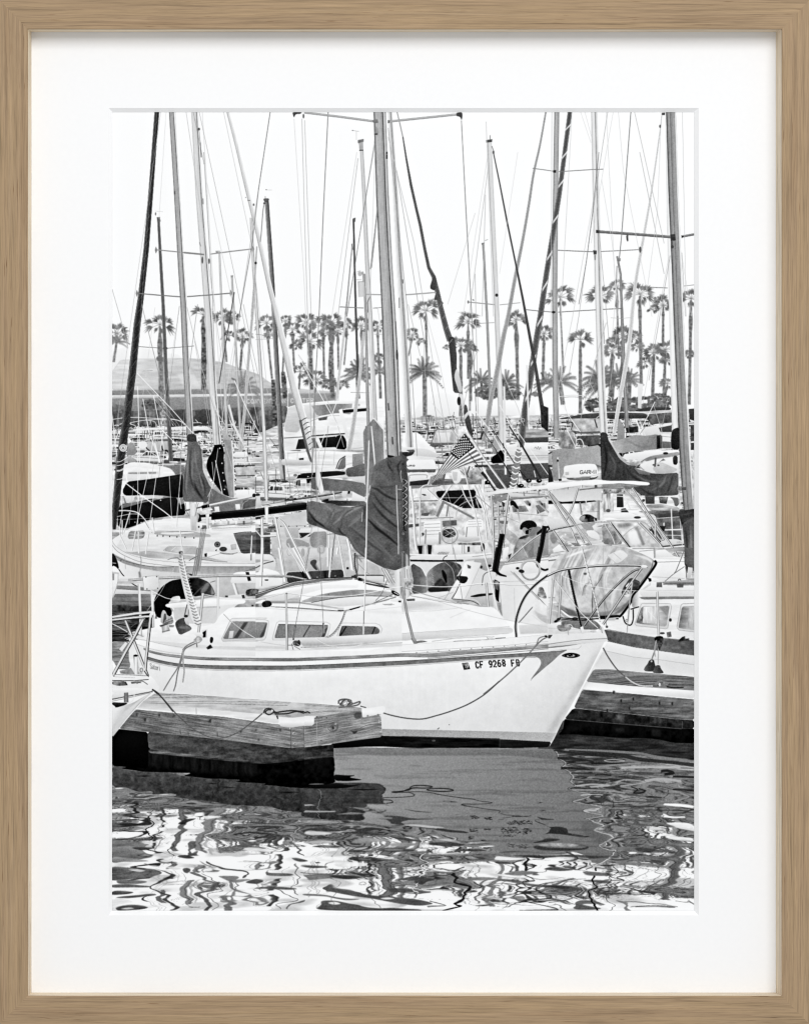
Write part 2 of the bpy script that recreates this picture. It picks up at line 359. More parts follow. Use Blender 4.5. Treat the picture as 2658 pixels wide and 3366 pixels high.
# ---------------- the far rows of boats, out of focus
far = part('moored_boats', 'crowd of pale boats packed together in the far berths'); T('N')
P([(358,1425),(520,1418),(700,1410),(850,1425),(1000,1360),(1350,1372),(1800,1362),(2292,1345),(2292,2010),(358,2010)], .80, tex=('hmott',.30))
g = RS(77)
def clutter(x0, y0, x1, y1, n, seed, dark=.25, sz=1.):
    g = RS(seed); T('N')
    for k in range(n):
        y = y0+(y1-y0)*(k+g.rand())/n; x = g.uniform(x0, x1); r = g.rand(); w = g.uniform(20, 80)*sz*(.7+.5*(y-y0)/(y1-y0)); h = w*g.uniform(.09, .2)
        if r < .30:                                    # a hull or coachroof with its shaded side
            P([(x,y),(x+w*.5,y-h*.5),(x+w,y-h*.2),(x+w*.93,y+h*.5),(x+w*.1,y+h*.7)], g.uniform(.93,.99)); P([(x+w*.06,y+h*.45),(x+w*.94,y+h*.25),(x+w*.9,y+h*.75),(x+w*.12,y+h*1.0)], g.uniform(.5,.8))
            if g.rand() < dark: P([(x+w*.2,y-h*.05),(x+w*.55,y-h*.22),(x+w*.6,y+h*.08),(x+w*.22,y+h*.25)], g.uniform(.15,.45))
        elif r < .45: L([(x,y),(x+w*.3,y-h*.6),(x+w*.8,y-h*.7),(x+w,y-h*.2)], g.uniform(1.4,2.6), g.choice([.97,.95,.5]), sm=1)
        elif r < .62: L([(x,y),(x+g.uniform(-4,4),y-g.uniform(10,26)*sz)], g.uniform(1.4,2.8), g.choice([.97,.9,.45]))
        elif r < .76: L([(x,y),(x+g.uniform(-30,30)*sz,y-g.uniform(10,40)*sz)], g.uniform(1.2,2.2), g.choice([.97,.6,.5]))
        elif r < .76+.16*dark: P([(x,y),(x+w*.5,y-h*.3),(x+w*.55,y+h*.5),(x+w*.03,y+h*.9)], g.uniform(.12,.4), tex=('mott',.1))
        elif r < .92: P([(x,y),(x+w*.7,y-h*.2),(x+w*.72,y+h*.25),(x+w*.02,y+h*.4)], g.uniform(.55,.8))
        else: E(x, y, g.uniform(3,8)*sz, g.uniform(2,6)*sz, g.choice([.2,.5,.95]))
def smallboat(cx, cy, w, seed):
    g = RS(seed); T('N'); part('moored_boat', None, None, True); d = g.choice([-1, 1]); h = w*g.uniform(.16, .24); X = lambda u: cx+d*u*w; k = g.uniform(.9, .98)
    P([(X(-.5),cy),(X(.2),cy-h*.1),(X(.56),cy-h*.35),(X(.44),cy+h*.75),(X(-.46),cy+h*.8)], ('v',k,k-.12)); P([(X(-.46),cy+h*.62),(X(.46),cy+h*.5),(X(.42),cy+h*.95),(X(-.45),cy+h*1.0)], g.uniform(.25,.6))
    L([(X(-.5),cy+h*.2),(X(.5),cy-h*.1)], g.uniform(1.2,2.6), g.uniform(.3,.7))
    P([(X(-.34),cy),(X(-.3),cy-h*.9),(X(.08),cy-h*1.0),(X(.3),cy-h*.1)], g.uniform(.86,.97)); P([(X(-.26),cy-h*.3),(X(-.25),cy-h*.75),(X(-.02),cy-h*.8),(X(.0),cy-h*.32)], g.uniform(.1,.4)); P([(X(.03),cy-h*.32),(X(.02),cy-h*.8),(X(.08),cy-h*.85),(X(.2),cy-h*.28)], g.uniform(.15,.5))
    if g.rand() < .6:
        t = g.choice([.15,.25,.4,.95]); P([(X(-.44),cy-h*1.5),(X(-.1),cy-h*1.75),(X(.16),cy-h*1.55),(X(.14),cy-h*1.35),(X(-.42),cy-h*1.3)], t)
        for u in (-.4,-.18,.1): L([(X(u),cy-h*1.4),(X(u+.03),cy)], 1.5, .95)
    L([(X(.1),cy-h*.5),(X(.35),cy-h*.75),(X(.56),cy-h*.75)], 1.5, .96, sm=1)
    for u in (.2,.32,.44,.54): L([(X(u),cy-h*.68),(X(u),cy-h*.2)], 1.2, .9)
    for q in range(5): u = g.uniform(-.5,.5); L([(X(u),cy),(X(u)+g.uniform(-6,6),cy-h*g.uniform(1.2,3.4))], g.uniform(1,2), g.choice([.97,.5,.3]))
clutter(362,1385,850,1500,150,1,.7,.7); clutter(362,1490,850,1700,160,2,.6,.9); clutter(840,1430,1100,1640,90,3,.6)
clutter(1330,1375,1800,1440,100,24,1.,.5); clutter(1330,1400,1800,1520,140,4,.8,.75); clutter(1330,1500,1800,1830,300,5,.7,.8); clutter(1800,1360,2288,1430,80,26,1.,.5); clutter(1800,1390,2288,1520,140,6,.8,.75); clutter(1800,1600,2288,1830,240,7,.7,.8); clutter(840,1640,1040,1800,110,8,.6)
g = RS(55)
for row,(yy,ww) in enumerate(((1392,44),(1414,56),(1440,74),(1472,92),(1510,112))):
    for x0,x1 in ((372,850),(1345,1800),(1800,2285)):
        x = x0+g.uniform(0,30)
        while x < x1:
            if not (x0 < 800 and yy < 1400): smallboat(x, yy+g.uniform(-8,8), ww*g.uniform(.8,1.2), 500+int(x)+row)
            x += ww*g.uniform(.8,1.25)
for x,y,w_ in ((900,1620,110),(1010,1640,90),(960,1690,120),(1400,1560,110),(1480,1600,120),(1620,1600,110),(1730,1620,120),(1560,1680,130),(1690,1700,120),(1860,1650,120),(2120,1660,120),(2230,1700,110),(2180,1610,100),(760,1560,110),(800,1620,120),(430,1560,100)): smallboat(x,y,w_,900+int(x))
clutter(362,1430,850,1500,60,31,.5,.6); clutter(1330,1420,2288,1520,120,34,.5,.6)
# ---------------- far boats that can be told apart
# big motor yacht with flybridge behind the diagonal mast
yt = part('motor_yacht', 'white flybridge motor yacht behind the diagonal mast'); T('B2')
P('320,1500 380,1200 520,1160 900,1125 1330,1120 1330,1190 1500,1200 1500,1700 1050,1708 300,1708 310,1560', .95, tex=('hmott',.05))
P('380,1205 520,1170 570,1320 500,1500 330,1490', .84, tex=('hmott',.05)); P('570,1175 720,1165 740,1320 570,1350', .87)
P('640,1165 1130,1140 1120,1290 960,1270 720,1310', ('h',.7,.52,.56,.68), tex=('mott',.08)); P('730,1330 840,1310 830,1350 740,1360', .4)
P('380,1200 900,1140 1330,1128 1330,1160 900,1165 400,1205', .93); L('330,1565 560,1550 1050,1515', 9, .45); L('640,1540 900,1520 1060,1510', 10, .25)
L('1020,1230 1130,1215 1330,1205', 12, .9); P('1000,1245 1030,1235 1330,1212 1330,1245 1010,1272', .13); P('970,1235 1010,1220 1090,1560 1060,1580', .94)
L('620,1380 700,1340 870,1300 980,1296', 7, .95, sm=1); L('620,1384 700,1344 870,1304 980,1300', 3, .5, sm=1)
text('NO', 1178, 1168, 16, 20, 22, 4, .5)
part('window', 'dark wheelhouse window', yt)
P('500,1580 690,1565 745,1680 470,1695', ('h',.15,.22,.5)); P('740,1565 935,1545 940,1670 785,1675', .12, tex=('grain',.05)); P('930,1545 1010,1520 1060,1590 1060,1700 930,1690', .1)
use(yt); T('C2')
P('300,290 1060,300 1240,330 1240,620 1000,600 300,520', .93, tex=('hmott',.08)); L('370,320 700,290 1060,280 1260,250', 7, .75); L('380,470 700,450 1040,460 1240,400', 6, .78)
for x in (380,490,620,740,920): L([(x,300),(x-8,460)], 6, .82)
P('960,480 1000,390 1050,350 1050,500 950,510', .5); L('940,500 980,400 1050,350', 10, .3, sm=1); P('505,380 560,372 562,395 508,396', .2)
P('1130,330 1255,320 1255,480 1130,470', .6, tex=('grain',.05))
P('1050,500 1120,480 1280,430 1280,590 1190,600 1060,590', .42, tex=('cloth',.1))
T('C2'); ct = part('centre_console', 'white console boat with a black canopy and rails')
P('500,560 620,545 1040,520 1050,560 1040,570 850,590 690,605', .14); L('490,600 520,555 700,540 900,520 1040,530', 8, .92, sm=1); P('480,610 500,570 610,570 600,610', .1)
P('590,610 650,575 650,660 600,670', .12); P('480,640 520,630 520,700 470,690', .2); L('440,640 700,600 1000,600', 7, .9)
for x in (450,500,545,590,640): L([(x,640),(x-14,800)], 6, .9)
# powder grey boat on the left side with long white deck
T('C1'); lb = part('sailboat', 'pale sailboat with a wheel and black sail cover at the left edge')
P('30,540 180,470 240,420 450,430 620,470 720,500 780,590 760,820 30,820', .95, tex=('hmott',.06))
P('220,545 560,540 560,556 220,560', .5, soft=1); P('30,570 230,560 640,600 640,640 30,640', .9); P('640,470 880,460 880,570 780,580 730,500', .5, tex=('grain',.06))
P('430,170 520,190 690,180 690,290 620,290 440,290', .78); L('440,200 430,250 470,290', 12, .2, sm=1); L('615,230 625,280 680,285', 14, .2, sm=1); E(390,220,55,45,.93)
P('690,370 880,380 880,410 690,410', .2); P('60,340 140,330 300,380 330,420 60,440', .7, tex=('grain',.08)); P('220,210 260,180 320,260 310,340 200,340', .62); P('220,120 260,180 220,210', .95)
P('620,400 700,398 700,435 630,435', .35); L('470,455 620,450 880,445', 9, .9); L('560,460 880,462', 4, .5)
L('275,50 450,30 700,20 1180,40', 18, .95); L('280,60 450,42 700,32 1180,54', 5, .6); E(1090,240,80,95,.9,0,8); L('1090,150 1090,330',5,.9); L('1010,220 1180,220',5,.9)
sc = part('boat_canopy', 'curved stainless canopy frame over a cockpit'); T('B1')
L('40,1345 250,1322 550,1335 760,1345 890,1400', 8, .9, sm=1); L('40,1352 250,1330 550,1343 760,1354 890,1408', 3, .45, sm=1)
L('240,1385 420,1355 650,1345 820,1362 900,1440', 8, .9, sm=1); L('245,1400 300,1420 340,1470', 9, .9, sm=1); L('420,1350 530,1375 545,1440', 7, .92, sm=1)
P('270,1475 600,1445 880,1425 1150,1430 1210,1465 1150,1470 600,1465 280,1485', .93); L('1100,1430 1170,1480 1200,1560', 10, .9, sm=1)
P('820,1430 960,1400 1220,1395 1230,1420 960,1420', .25)
# canopy boats at right
T('B4'); cb = part('canopy_boat', 'boat with a dark soft canopy and clear side panels'); 
P('250,1720 420,1650 560,1640 620,1700 620,1860 330,1870 260,1810', .78, tex=('mott',.2)); P('130,1690 420,1640 640,1615 1130,1630 1200,1690 1180,1740 1160,1690 760,1680 620,1690 350,1690 140,1700', .3, tex=('grain',.06))
P('690,1655 1130,1650 1200,1700 1195,1745 1150,1690 700,1700', .24); L('330,1640 620,1620 830,1618 1130,1625 1220,1670 1300,1850', 10, .92, sm=1)
L('560,1690 590,1665 620,1665', 8, .92, sm=1); L('540,1700 570,1800', 14, .3); L('150,1740 280,1740 270,1820 330,1870', 12, .22, sm=1); L('270,1840 400,1860 620,1850', 20, .4)
P('1000,1600 1150,1560 1420,1560 1440,1590 1060,1608', .25); P('1170,1640 1440,1620 1440,1740 1190,1760', .4, tex=('mott',.2)); P('1100,1800 1440,1740 1440,1900 1000,1900', .9)
P('1290,1800 1440,1770 1440,1850 1310,1850', .3); P('900,1800 1050,1780 1050,1850 920,1860', .2, tex=('mott',.2)); L('1020,1700 1100,1890', 16, .95); L('1060,1700 1130,1890', 8, .92)
P('1640,1580 1708,1575 1708,1720 1650,1700', .25); P('1095,1475 1155,1470 1160,1510 1095,1515', .95); P('1045,1290 1105,1290 1085,1575 1045,1570', .9)
L('120,1435 290,1420 560,1432 720,1440 735,1490', 9, .88, sm=1); L('130,1450 300,1440 560,1465 720,1490', 5, .6, sm=1); P('535,1570 600,1560 600,1610 535,1610', .9)
P('820,1700 890,1790 890,1950 800,1990 810,1780', .62); L('840,1700 900,1790 895,1950', 8, .95)
P('330,1890 600,1870 600,1990 480,2010 330,1990', .36, tex=('mott',.15)); L('325,2010 330,1890 600,1880', 10, .92); L('330,1940 380,1935 410,1990 410,2050', 12, .92, sm=1); P('120,1850 280,1840 330,1990 300,2064 120,2030', .6, tex=('mott',.3))
# boats behind the flag
T('C3'); part('cabin_boat', 'white cabin boat behind the striped flag'); 
P('10,60 200,80 300,200 400,280 400,400 0,400', .97, tex=('hmott',.04)); L('0,70 130,65 140,75', 12, .2); P('0,250 300,270 420,330 420,370 0,330', .88)
P('390,50 620,40 650,210 400,220 340,180', .78, tex=('mott',.14)); P('410,80 560,75 560,190 420,195', .9); P('330,200 640,195 650,215 330,235', .45); L('330,230 400,40 620,35', 8, .4)
P('80,290 150,285 140,310 90,315', .35); P('0,310 40,305 80,340 20,360 0,400', .12)
cv = part('cabin_boat', 'boat with a pale cabin top and script lettering'); P('1210,220 1480,190 1708,180 1708,330 1240,330', .93, tex=('hmott',.05)); P('1240,330 1708,320 1708,420 1250,400', .86)
L('1240,350 1708,345', 6, .65); L('1240,380 1708,372', 5, .7)
L('1545,265 1560,245 1575,270 1590,240 1600,275 1615,250 1625,265', 5, .5, sm=1)
P('1040,370 1120,320 1195,180 1195,430 1040,440', .08); P('1350,60 1560,30 1708,60 1708,140 1430,140', .68, tex=('hmott',.2)); P('1430,140 1708,130 1708,190 1420,195', .32)
P('1120,60 1190,30 1190,110 1130,110', .14); P('1000,220 1120,190 1130,240 1000,260', .5, tex=('grain',.1)); P('1080,120 1180,110 1180,220 1060,340 1050,240', .66, tex=('mott',.12))
P('620,2 800,0 830,130 640,150', .86, tex=('mott',.2)); P('760,0 800,0 830,140 790,110', .32)
# the big dark covers behind the fishing rods
P('970,500 1100,440 1260,440 1290,520 1270,720 1120,740 990,560', .36, tex=('grain',.06)); P('1380,440 1640,430 1708,430 1708,610 1640,620 1420,640 1380,540', .33, tex=('grain',.06))
L('980,505 1200,505 1280,520', 5, .8); P('1120,440 1280,420 1708,400 1708,432 1280,450 1130,460', .9)
# ---------------- masts and furled sails
def mast(n, s, w, tones, w1=None, lab=None, sm=0, tex=('metal',.04)):
    part('mast', lab, None, True); T(n); M(s, w, tones, w1, sm, tex)
GR = [.5,.72,.7,.66,.6]; LT = [.7,.86,.88,.85,.6]
N = 'N'
mast(N,'721,824 745,1421 750,1480',6,[.72,.84,.7],9); mast(N,'762,908 767,1000 790,1421 793,1480',6,[.7,.82,.6],9); mast(N,'1587,805 1600,1060 1607,1235 1610,1330',7,[.55,.66,.6],8)
mast(N,'1161,720 1169,1040 1176,1250',5,[.38,.3,.34],7,'slim dark mast ahead of the palms'); mast(N,'1196,900 1202,1040 1207,1300 1212,1460',7,[.6,.7,.55],11)
mast(N,'2026,842 2037,900 2044,1100 2058,1406',6,[.5,.62,.5],13)
mast(N,'521,716 528,850 537,1010 545,1200 560,1478 563,1515',8,[.5,.36,.38,.45],14,'dark grey mast on the left among the palms')
mast(N,'876,656 893,900 903,1080 915,1300 930,1580',13,[.62,.5,.45,.3],16,'dark two-toned mast left of the diagonal mast')
mast(N,'825,716 833,880 844,1040 855,1200 866,1380 876,1640',8,[.7,.85,.9,.6],13)
mast(N,'1186,461 1196,640 1205,850 1217,1060 1231,1380 1236,1540',11,[.74,.86,.84,.7],17); mast(N,'1216,1040 1222,1290 1230,1540',8,[.8,.95,.7],10)
mast(N,'1280,368 1298,640 1310,860 1322,1040 1334,1240 1345,1470',14,[.93,.86,.8,.55,.8],24,'pale mast just behind the main mast')
mast(N,'1607,468 1614,640 1626,900 1640,1250 1648,1480',14,[.74,.86,.88,.82],17)
mast(N,'1828,368 1824,640 1821,960 1823,1250 1827,1440',16,[.55,.7,.72,.66,.6],18,'grey mast with two thin spreaders right of the dark striped furl')
mast(N,'1951,368 1957,640 1966,1000 1974,1250 1983,1430',21,[.78,.9,.92,.9,.6,.8,.92],25,'pale grooved mast with a dark sail hood at its foot')
mast(N,'2190,368 2196,700 2204,1000 2210,1250 2217,1420',13,[.88,.93,.94,.85],19,'pale mast half hidden by the thick grey mast')
mast(N,'565,368 580,600 596,880 604,1000 613,1200 625,1421 626,1440',18,[.5,.68,.7,.67,.66,.42,.92],23,'mid grey mast rising from a hooded sail cover')
mast(N,'640,368 655,640 675,900 686,1040 700,1280 715,1461',22,[.78,.88,.87,.86,.84,.52,.93],26,'broad pale mast beside the mid grey mast')
part('furled_sail', 'dark furled headsail rolled round a stay at the left edge'); T('N')
M('516,368 508,470 497,620 481,820 463,980 452,1060 435,1230 413,1400 396,1512 381,1667 376,1740',[15,14,15,17,19,22,24,25,26,22,10],[.42,.26,.18,.2,.26],tex=('grain',.08))
for y in range(400,1650,44):
    x = np.interp(y,[368,470,620,820,980,1230,1400,1512,1667],[516,508,497,481,463,435,413,396,381]); L([(x-8,y+16),(x+9,y-8)],1.6,.42,a=.7,mark=False)
E(405.5,1472,12.5,12.5,.9); E(405.5,1472,9,9,.55,hole=1.6); P([(401,1476),(405,1466),(410,1476)],.5)
for y,s in ((1512,1),(1524,.6),(1540,1),(1570,.5),(1543,.8)): L([(384,y+6),(398,y+4),(420,y-10*s)],2.4,.92,sm=1)
def furl(s, w, t, w1=None, lab=None, tn=None, sm=1):
    part('furled_sail', lab, None, True); T('N'); M(s, w, tn or [t+.1,t,t,t+.06], w1, sm, ('grain',.05))
furl('833,1000 818,1160 806,1330 793,1450 788,1500',7,.72,11); furl('844,810 838,900 828,1040',4,.7,8)
furl('2173,372 2165,444 2140,620 2116,760 2090,905 2078,1000 2064,1139 2033,1321 2016,1424',[3,4,5,8,10,11,13,14,11],.8,None,'pale furled sail leaning right of the pale grooved mast')
furl('1792,368 1772,480 1752,570 1735,680 1714,800 1691,914 1668,1040 1652,1111 1630,1230 1612,1307 1600,1390 1587,1450',[5,6,7,8,9,11,12,14,15,15,14,12],.62,None,'grey furled sail crossing in front of a palm')
furl('1138,1000 1126,1130 1112,1250 1108,1316',6,.8,9); furl('1240,680 1230,780 1219,880',3,.62,5); furl('1195,1090 1180,1250 1160,1400 1145,1480',8,.74,14)
furl('1157,800 1148,900 1136,1040',3,.7,5)
part('furled_sail','diagonal pale furled sail laced at its foot'); T('N')
M('749,368 778,480 806,600 828,690 850,780 868,860 888,950 911,1040 935,1140 965,1270 997,1380 1015,1455 1022,1480',[9,10,11,12,13,14,16,18,21,24,25,24,19],[.66,.8,.86,.86,.88,.97],tex=('metal',.05))
L('986,1380 1000,1440 1010,1480 1024,1520',8,.42); 
for y0,x0 in ((1384,990),(1398,996),(1412,1000),(1428,1004),(1444,1008),(1462,1014),(1478,1018)): L([(x0,y0),(x0+8,y0-7),(x0+18,y0-11)],2.2,.3,sm=1)
part('furled_sail','dark furled sail with a torn flap right of the main mast'); T('N')
L('1304,368 1314,410 1324,455',3,.6)
M('1323,450 1334,520 1350,610 1368,690 1380,740 1395,820 1408,880 1424,910 1436,960 1447,1010 1465,1080 1478,1120',[3,5,8,8,9,9,10,13,15,16,18,20],[.45,.34,.36,.42],tex=('grain',.06))
P([(1425,898),(1434,920),(1429,955),(1418,952),(1411,946)],.3); P([(1430,966),(1438,985),(1425,986)],.3); P([(1446,985),(1456,996),(1448,1008)],.36)
P([(1472,1108),(1492,1106),(1500,1170),(1499,1210),(1508,1240),(1514,1290),(1505,1292),(1489,1290),(1482,1220)],('h',.24,.34),tex=('grain',.05))
P([(1500,1208),(1513,1250),(1518,1285),(1508,1293),(1492,1245),(1492,1228)],.82); P([(1506,1300),(1514,1290),(1524,1310),(1528,1340),(1518,1345),(1512,1320)],.86); E(1507,1318,6,14,.2)
P([(1524,1330),(1532,1330),(1538,1360),(1545,1380),(1553,1430),(1545,1440),(1530,1400),(1522,1360)],.3); P([(1524,1365),(1538,1350),(1540,1360),(1526,1380)],.85)
for y in (1000,1040,1075,1120): L([(1442+(y-1000)*.28,y+8),(1452+(y-1000)*.28,y-6)],1.8,.6,mark=False)
part('furled_sail','dark furled sail spiralled with a pale stripe'); T('N')
SX = lambda y: np.interp(y,[368,640,900,1040,1111,1238,1350,1462],[1871,1836,1794,1774,1762,1742,1724,1709])
ys = np.array([368,500,640,760,900,1040,1111,1238,1350,1470]); M(np.stack([SX(ys),ys],1),[14,14,15,16,17,18,19,21,22,20],[.5,.36,.34,.36,.5],tex=('grain',.05))
for y,h in ((418,22),(510,26),(604,28),(720,30),(840,34),(940,36),(1056,38),(1184,40),(1300,42)):
    x = SX(y); P([(x-8,y+h*.55),(x-8,y+h*.25),(x+9,y-h*.55),(x+9,y-h*.25)],.86,mark=False)
E(1716,1381,7,7,.8,hole=2)
part('furled_sail','thin dark furl running beside the long white stay'); T('N')
L('1620,502 1640,600 1665,730 1693,866 1700,900 1716,980 1740,1110 1757,1200 1778,1330 1788,1400',[3,4,5,5,6,7,9,10,13,14],.3); P([(1775,1330),(1800,1340),(1800,1420),(1776,1400)],.2,tex=('mott',.1))
# right-hand thick mast
tm = part('mast','thick grey mast with a heavy spreader at the right edge'); T('N')
M('2203,368 2211,640 2222,900 2230,1100 2239,1300 2248,1480 2256,1600 2263,1690',[33,33,32,33,34,36,36,36],[.36,.58,.62,.5,.6,.64,.62,.92],None,0,('metal',.06))
part('spreader','heavy dark spreader on the thick mast',tm); T('A3')
M('835,1053 1160,1076 1500,1102',22,[.55,.5,.38]); P('832,1040 865,1042 865,1068 832,1066',.25); P('1472,1080 1515,1075 1518,1130 1480,1135',.24); P('1090,1080 1112,1080 1108,1100 1112,1138 1096,1138',.35); L('1490,1130 1490,1195',12,.4)
M('1572,1097 1680,1077',18,[.6,.55,.42]); P('1568,1085 1590,1095 1570,1112',.2)
# thin spreaders
def spr(n,s,w,t,lab=None):
    part('spreader',lab,None,True); T(n); L(s,w,t)
for n,s,w,t in (('A3','285,508 380,520 480,535',6,.5),('A3','510,537 790,519 895,515',6,.5),('A3','500,1215 650,1222 825,1229',7,.5),('A3','875,1226 1050,1218 1220,1209',6,.5),
  ('A3','220,1727 340,1740 470,1750',6,.45),('A3','505,1750 660,1740 830,1730',6,.45),('A3','890,1726 1055,1718',6,.45),('A3','1210,1530 1330,1536 1450,1541',6,.5),('A3','0,1687 90,1678 180,1668',5,.6),('A3','1588,1524 1680,1514',5,.6),
  ('A1','410,1230 600,1249 660,1255',9,.6),('A1','655,1255 740,1263 830,1272',14,.55),('A1','885,1268 1060,1245 1260,1222',10,.62),('A1','245,1612 430,1628 625,1643',9,.5),('A1','680,1641 860,1628 1060,1611',9,.5),
  ('A2','542,1621 690,1625',9,.65),('A2','885,1625 1030,1614 1155,1604',10,.65),('A2','310,1730 520,1741',6,.6),('A2','600,1743 690,1735',5,.65),('A2','1430,1688 1550,1700 1665,1711',8,.62),('A2','1340,1778 1480,1785',4,.8),
  ('B1','340,495 640,515',6,.45),('B1','680,514 990,487',6,.45),('B2','0,350 200,372',6,.6),('B2','340,352 490,335',7,.7),('B2','0,415 210,400',5,.7),('B2','980,32 1260,44',7,.55),('B2','1370,45 1490,35',6,.6),('B2','1380,350 1500,352',6,.7),
  ('B3','860,582 1080,570',6,.6),('B4','730,515 860,520',4,.65),('B4','860,520 980,512',4,.7),('B2','1110,1030 1330,1035',5,.6),('B1','380,780 510,775',4,.6),('B1','1290,778 1708,770',4,.85)): spr(n,s,w,t)
part('spreader_fittings',None); T('A1')
for x,y in ((410,1232),(1258,1224),(243,1612),(1064,1610)): P([(x-12,y),(x-2,y-32),(x+12,y),(x-2,y+32)],.55)
T('A2'); E(1434,1688,8,14,.55); E(1478,1670,10,6,.55,.5); T('A3'); E(1212,1210,11,26,.4); P('462,525 488,522 486,546 462,545',.2); P('806,1215 838,1218 836,1250 812,1252',.3); E(466,1750,16,10,.2); P('815,1255 832,1255 828,1300 818,1300',.6)
T('B1'); E(655,515,26,16,.35); 
# mast heads
part('masthead','masthead fitting with wind vane'); T('A1')
P('1348,780 1402,778 1395,800 1385,812 1358,812 1352,795',.4); L('1365,760 1366,782',4,.4); L('1372,704 1425,706',3,.75); E(1374,703,5,4,.4); L('1355,830 1345,890 1330,1090 1322,1160',7,.55); E(1358,822,10,9,.35)
P('415,945 445,942 442,968 418,966',.45); E(405,915,6,14,.5); L('400,890 470,896',2.5,.75); E(440,975,9,14,.5); P('930,1240 955,1238 952,1260 934,1258',.65); P('1062,1455 1086,1452 1082,1472 1066,1472',.65); E(785,172,10,12,.35); L('797,290 800,350 806,420',7,.4); L('785,180 797,290',3,.4)
E(1264,835,8,11,.5); E(1194,772,4,4,.5); P('1208,792 1236,794 1232,802 1210,800',.6); L('820,780 822,830',6,.4); L('735,22 830,480',3,.55); L('790,1165 802,1200',5,.5); E(815,1320,8,32,.4); E(872,1330,10,24,.45); E(1282,1346,10,12,.25); P('566,715 578,715 578,745 568,745',.4)
T('A2'); P('466,270 520,258 518,285 512,290 505,355 480,355 478,300 468,295',.72); P('468,268 520,258 518,282 470,295',.5); P('480,354 515,352 515,360 481,361',.2); L('418,184 478,192',3,.6); E(422,184,6,4,.45); L('455,195 455,268',2.5,.65)
P('1590,268 1645,260 1642,285 1592,290',.35); L('1625,225 1625,262',5,.4); E(1655,375,8,16,.35); L('1640,320 1655,360',5,.4); P('1550,1172 1578,1165 1575,1185 1552,1188',.55); L('1580,1150 1606,1140',4,.55); E(1683,1628,13,14,.25); P('425,955 448,948 445,985 428,985',.4)
L('415,1180 425,1230',8,.45); L('637,840 645,870',9,.4); L('420,1200 405,1340 360,1800',6,.6,8); L('640,870 610,1130 578,1400',4,.55,9); L('860,1490 862,1525',9,.4); L('830,1650 830,1740',6,.45); L('575,1640 552,1690 556,1780',7,.45)
T('A3'); P('1018,1288 1045,1284 1042,1310 1020,1312',.55); P('1398,28 1428,26 1425,48 1400,48',.35); E(1384,145,8,14,.35); L('1012,1350 1000,1700',5,.45); E(1010,1690,12,24,.4); E(1490,1185,12,14,.3)
# radar on the mizzen
rd = part('radar_dome','pale flat radar box with an anemometer on a slim mast'); T('A2')
P('467,1512 525,1508 528,1640 474,1646',('h',.74,.84,.84,.76)); L('467,1512 525,1508',5,.6); E(486,1440,18,22,.75); E(510,1436,8,16,.6); L('450,1495 500,1490',3,.6); L('460,1425 490,1412',3,.6); L('510,1425 514,1508',8,.7)
# rigging wires: (points, width, tone)
part('rigging_wire','thin steel rigging wires of the moored boats',None); T('N')
WR = '''517,360 466,992 448,1230|530,360 440,990 370,1500|547,360 523,718|568,372 600,980 640,1480|577,366 600,1000 628,1440 660,1700|612,368 690,900 770,1480|665,368 700,930 740,1480|
655,368 770,900 850,1300|735,368 830,820 880,1300|888,368 786,1040 700,1700|670,500 700,1000 712,1460|680,600 850,1400|966,390 1000,940 1027,1560|992,390 1000,700 1027,1560|1001,395 1022,1040 1048,1750 1062,2050|1078,368 1062,700 1048,1040 1034,1300 1017,1800 971,2057|
1233,440 1140,1040 1100,1320|1233,460 1215,1000|1172,500 1090,1040|1176,520 1110,1040|1275,420 1340,1040 1370,1500|1275,450 1360,800 1420,1180 1500,1620|1302,560 1380,1040 1470,1600|1515,396 1549,1040 1570,1500|1600,520 1520,1040|1604,540 1540,1040|1596,400 1620,1040|1594,640 1583,1040|
1812,368 1808,1100|1878,368 1860,700 1840,1060|1906,368 1940,470|1920,368 1942,450|1995,368 1960,600 1900,1040 1865,1250|1990,368 2025,1040|2013,368 1980,560 1940,800|2030,368 2046,560 2140,1040|2071,368 2040,780 2030,880 2010,1100|2083,368 2180,800|2240,368 2252,1040|2100,500 2180,900|2196,840 2160,1040 2110,1330|2200,840 2130,1250|2238,840 2270,1040|2238,830 2250,1040|1975,590 2010,800 2030,1040|1958,600 1880,1040 1830,1290|
1960,690 2000,1130|2170,400 2158,700 2118,1000|1840,950 1845,1330|1700,500 1640,900|369,950 395,1040 420,1140|466,1000 540,1300 560,1400|590,1010 560,1200 500,1560 480,1680|600,1000 620,1400|510,1010 470,1300|590,1005 530,1500 505,1730|615,1010 660,1200 700,1330 800,1500|700,1330 790,1480|450,1230 540,1330 640,1470|450,1240 620,1450 700,1560|745,1010 720,1200 715,1230|792,1000 760,1180 730,1380 725,1480|800,1000 830,1150 850,1240|640,1120 700,1480|650,1000 610,1300 590,1560|
667,1220 720,1400 770,1480|668,1240 690,1380 700,1480|742,1330 760,1400 800,1480|980,1165 1060,1280 1110,1400 1130,1470|1395,1010 1445,1200 1500,1480|1340,1000 1380,1170|1563,1160 1530,1300 1490,1460|1420,1325 1500,1430 1540,1480|1652,1230 1700,1340 1720,1400|1560,900 1563,1060 1570,1380|1470,1000 1560,700|1390,1100 1402,1380|1240,1010 1260,1140 1262,1200|2040,1140 2070,1480|1990,1060 1950,1200 1900,1400|1850,1320 1880,1420 1900,1460|2120,1400 2090,1440|2145,1330 2180,1440 2200,1480|2192,1310 2170,1420 2150,1480|1935,1255 1960,1310|2035,900 2020,1130 2000,1290'''
g = RS(9)
for s in WR.replace('\n','').split('|'):
    if s.strip(): L(s.strip(), g.uniform(1.1,1.9), g.choice([.6,.72,.8,.84,.74]))
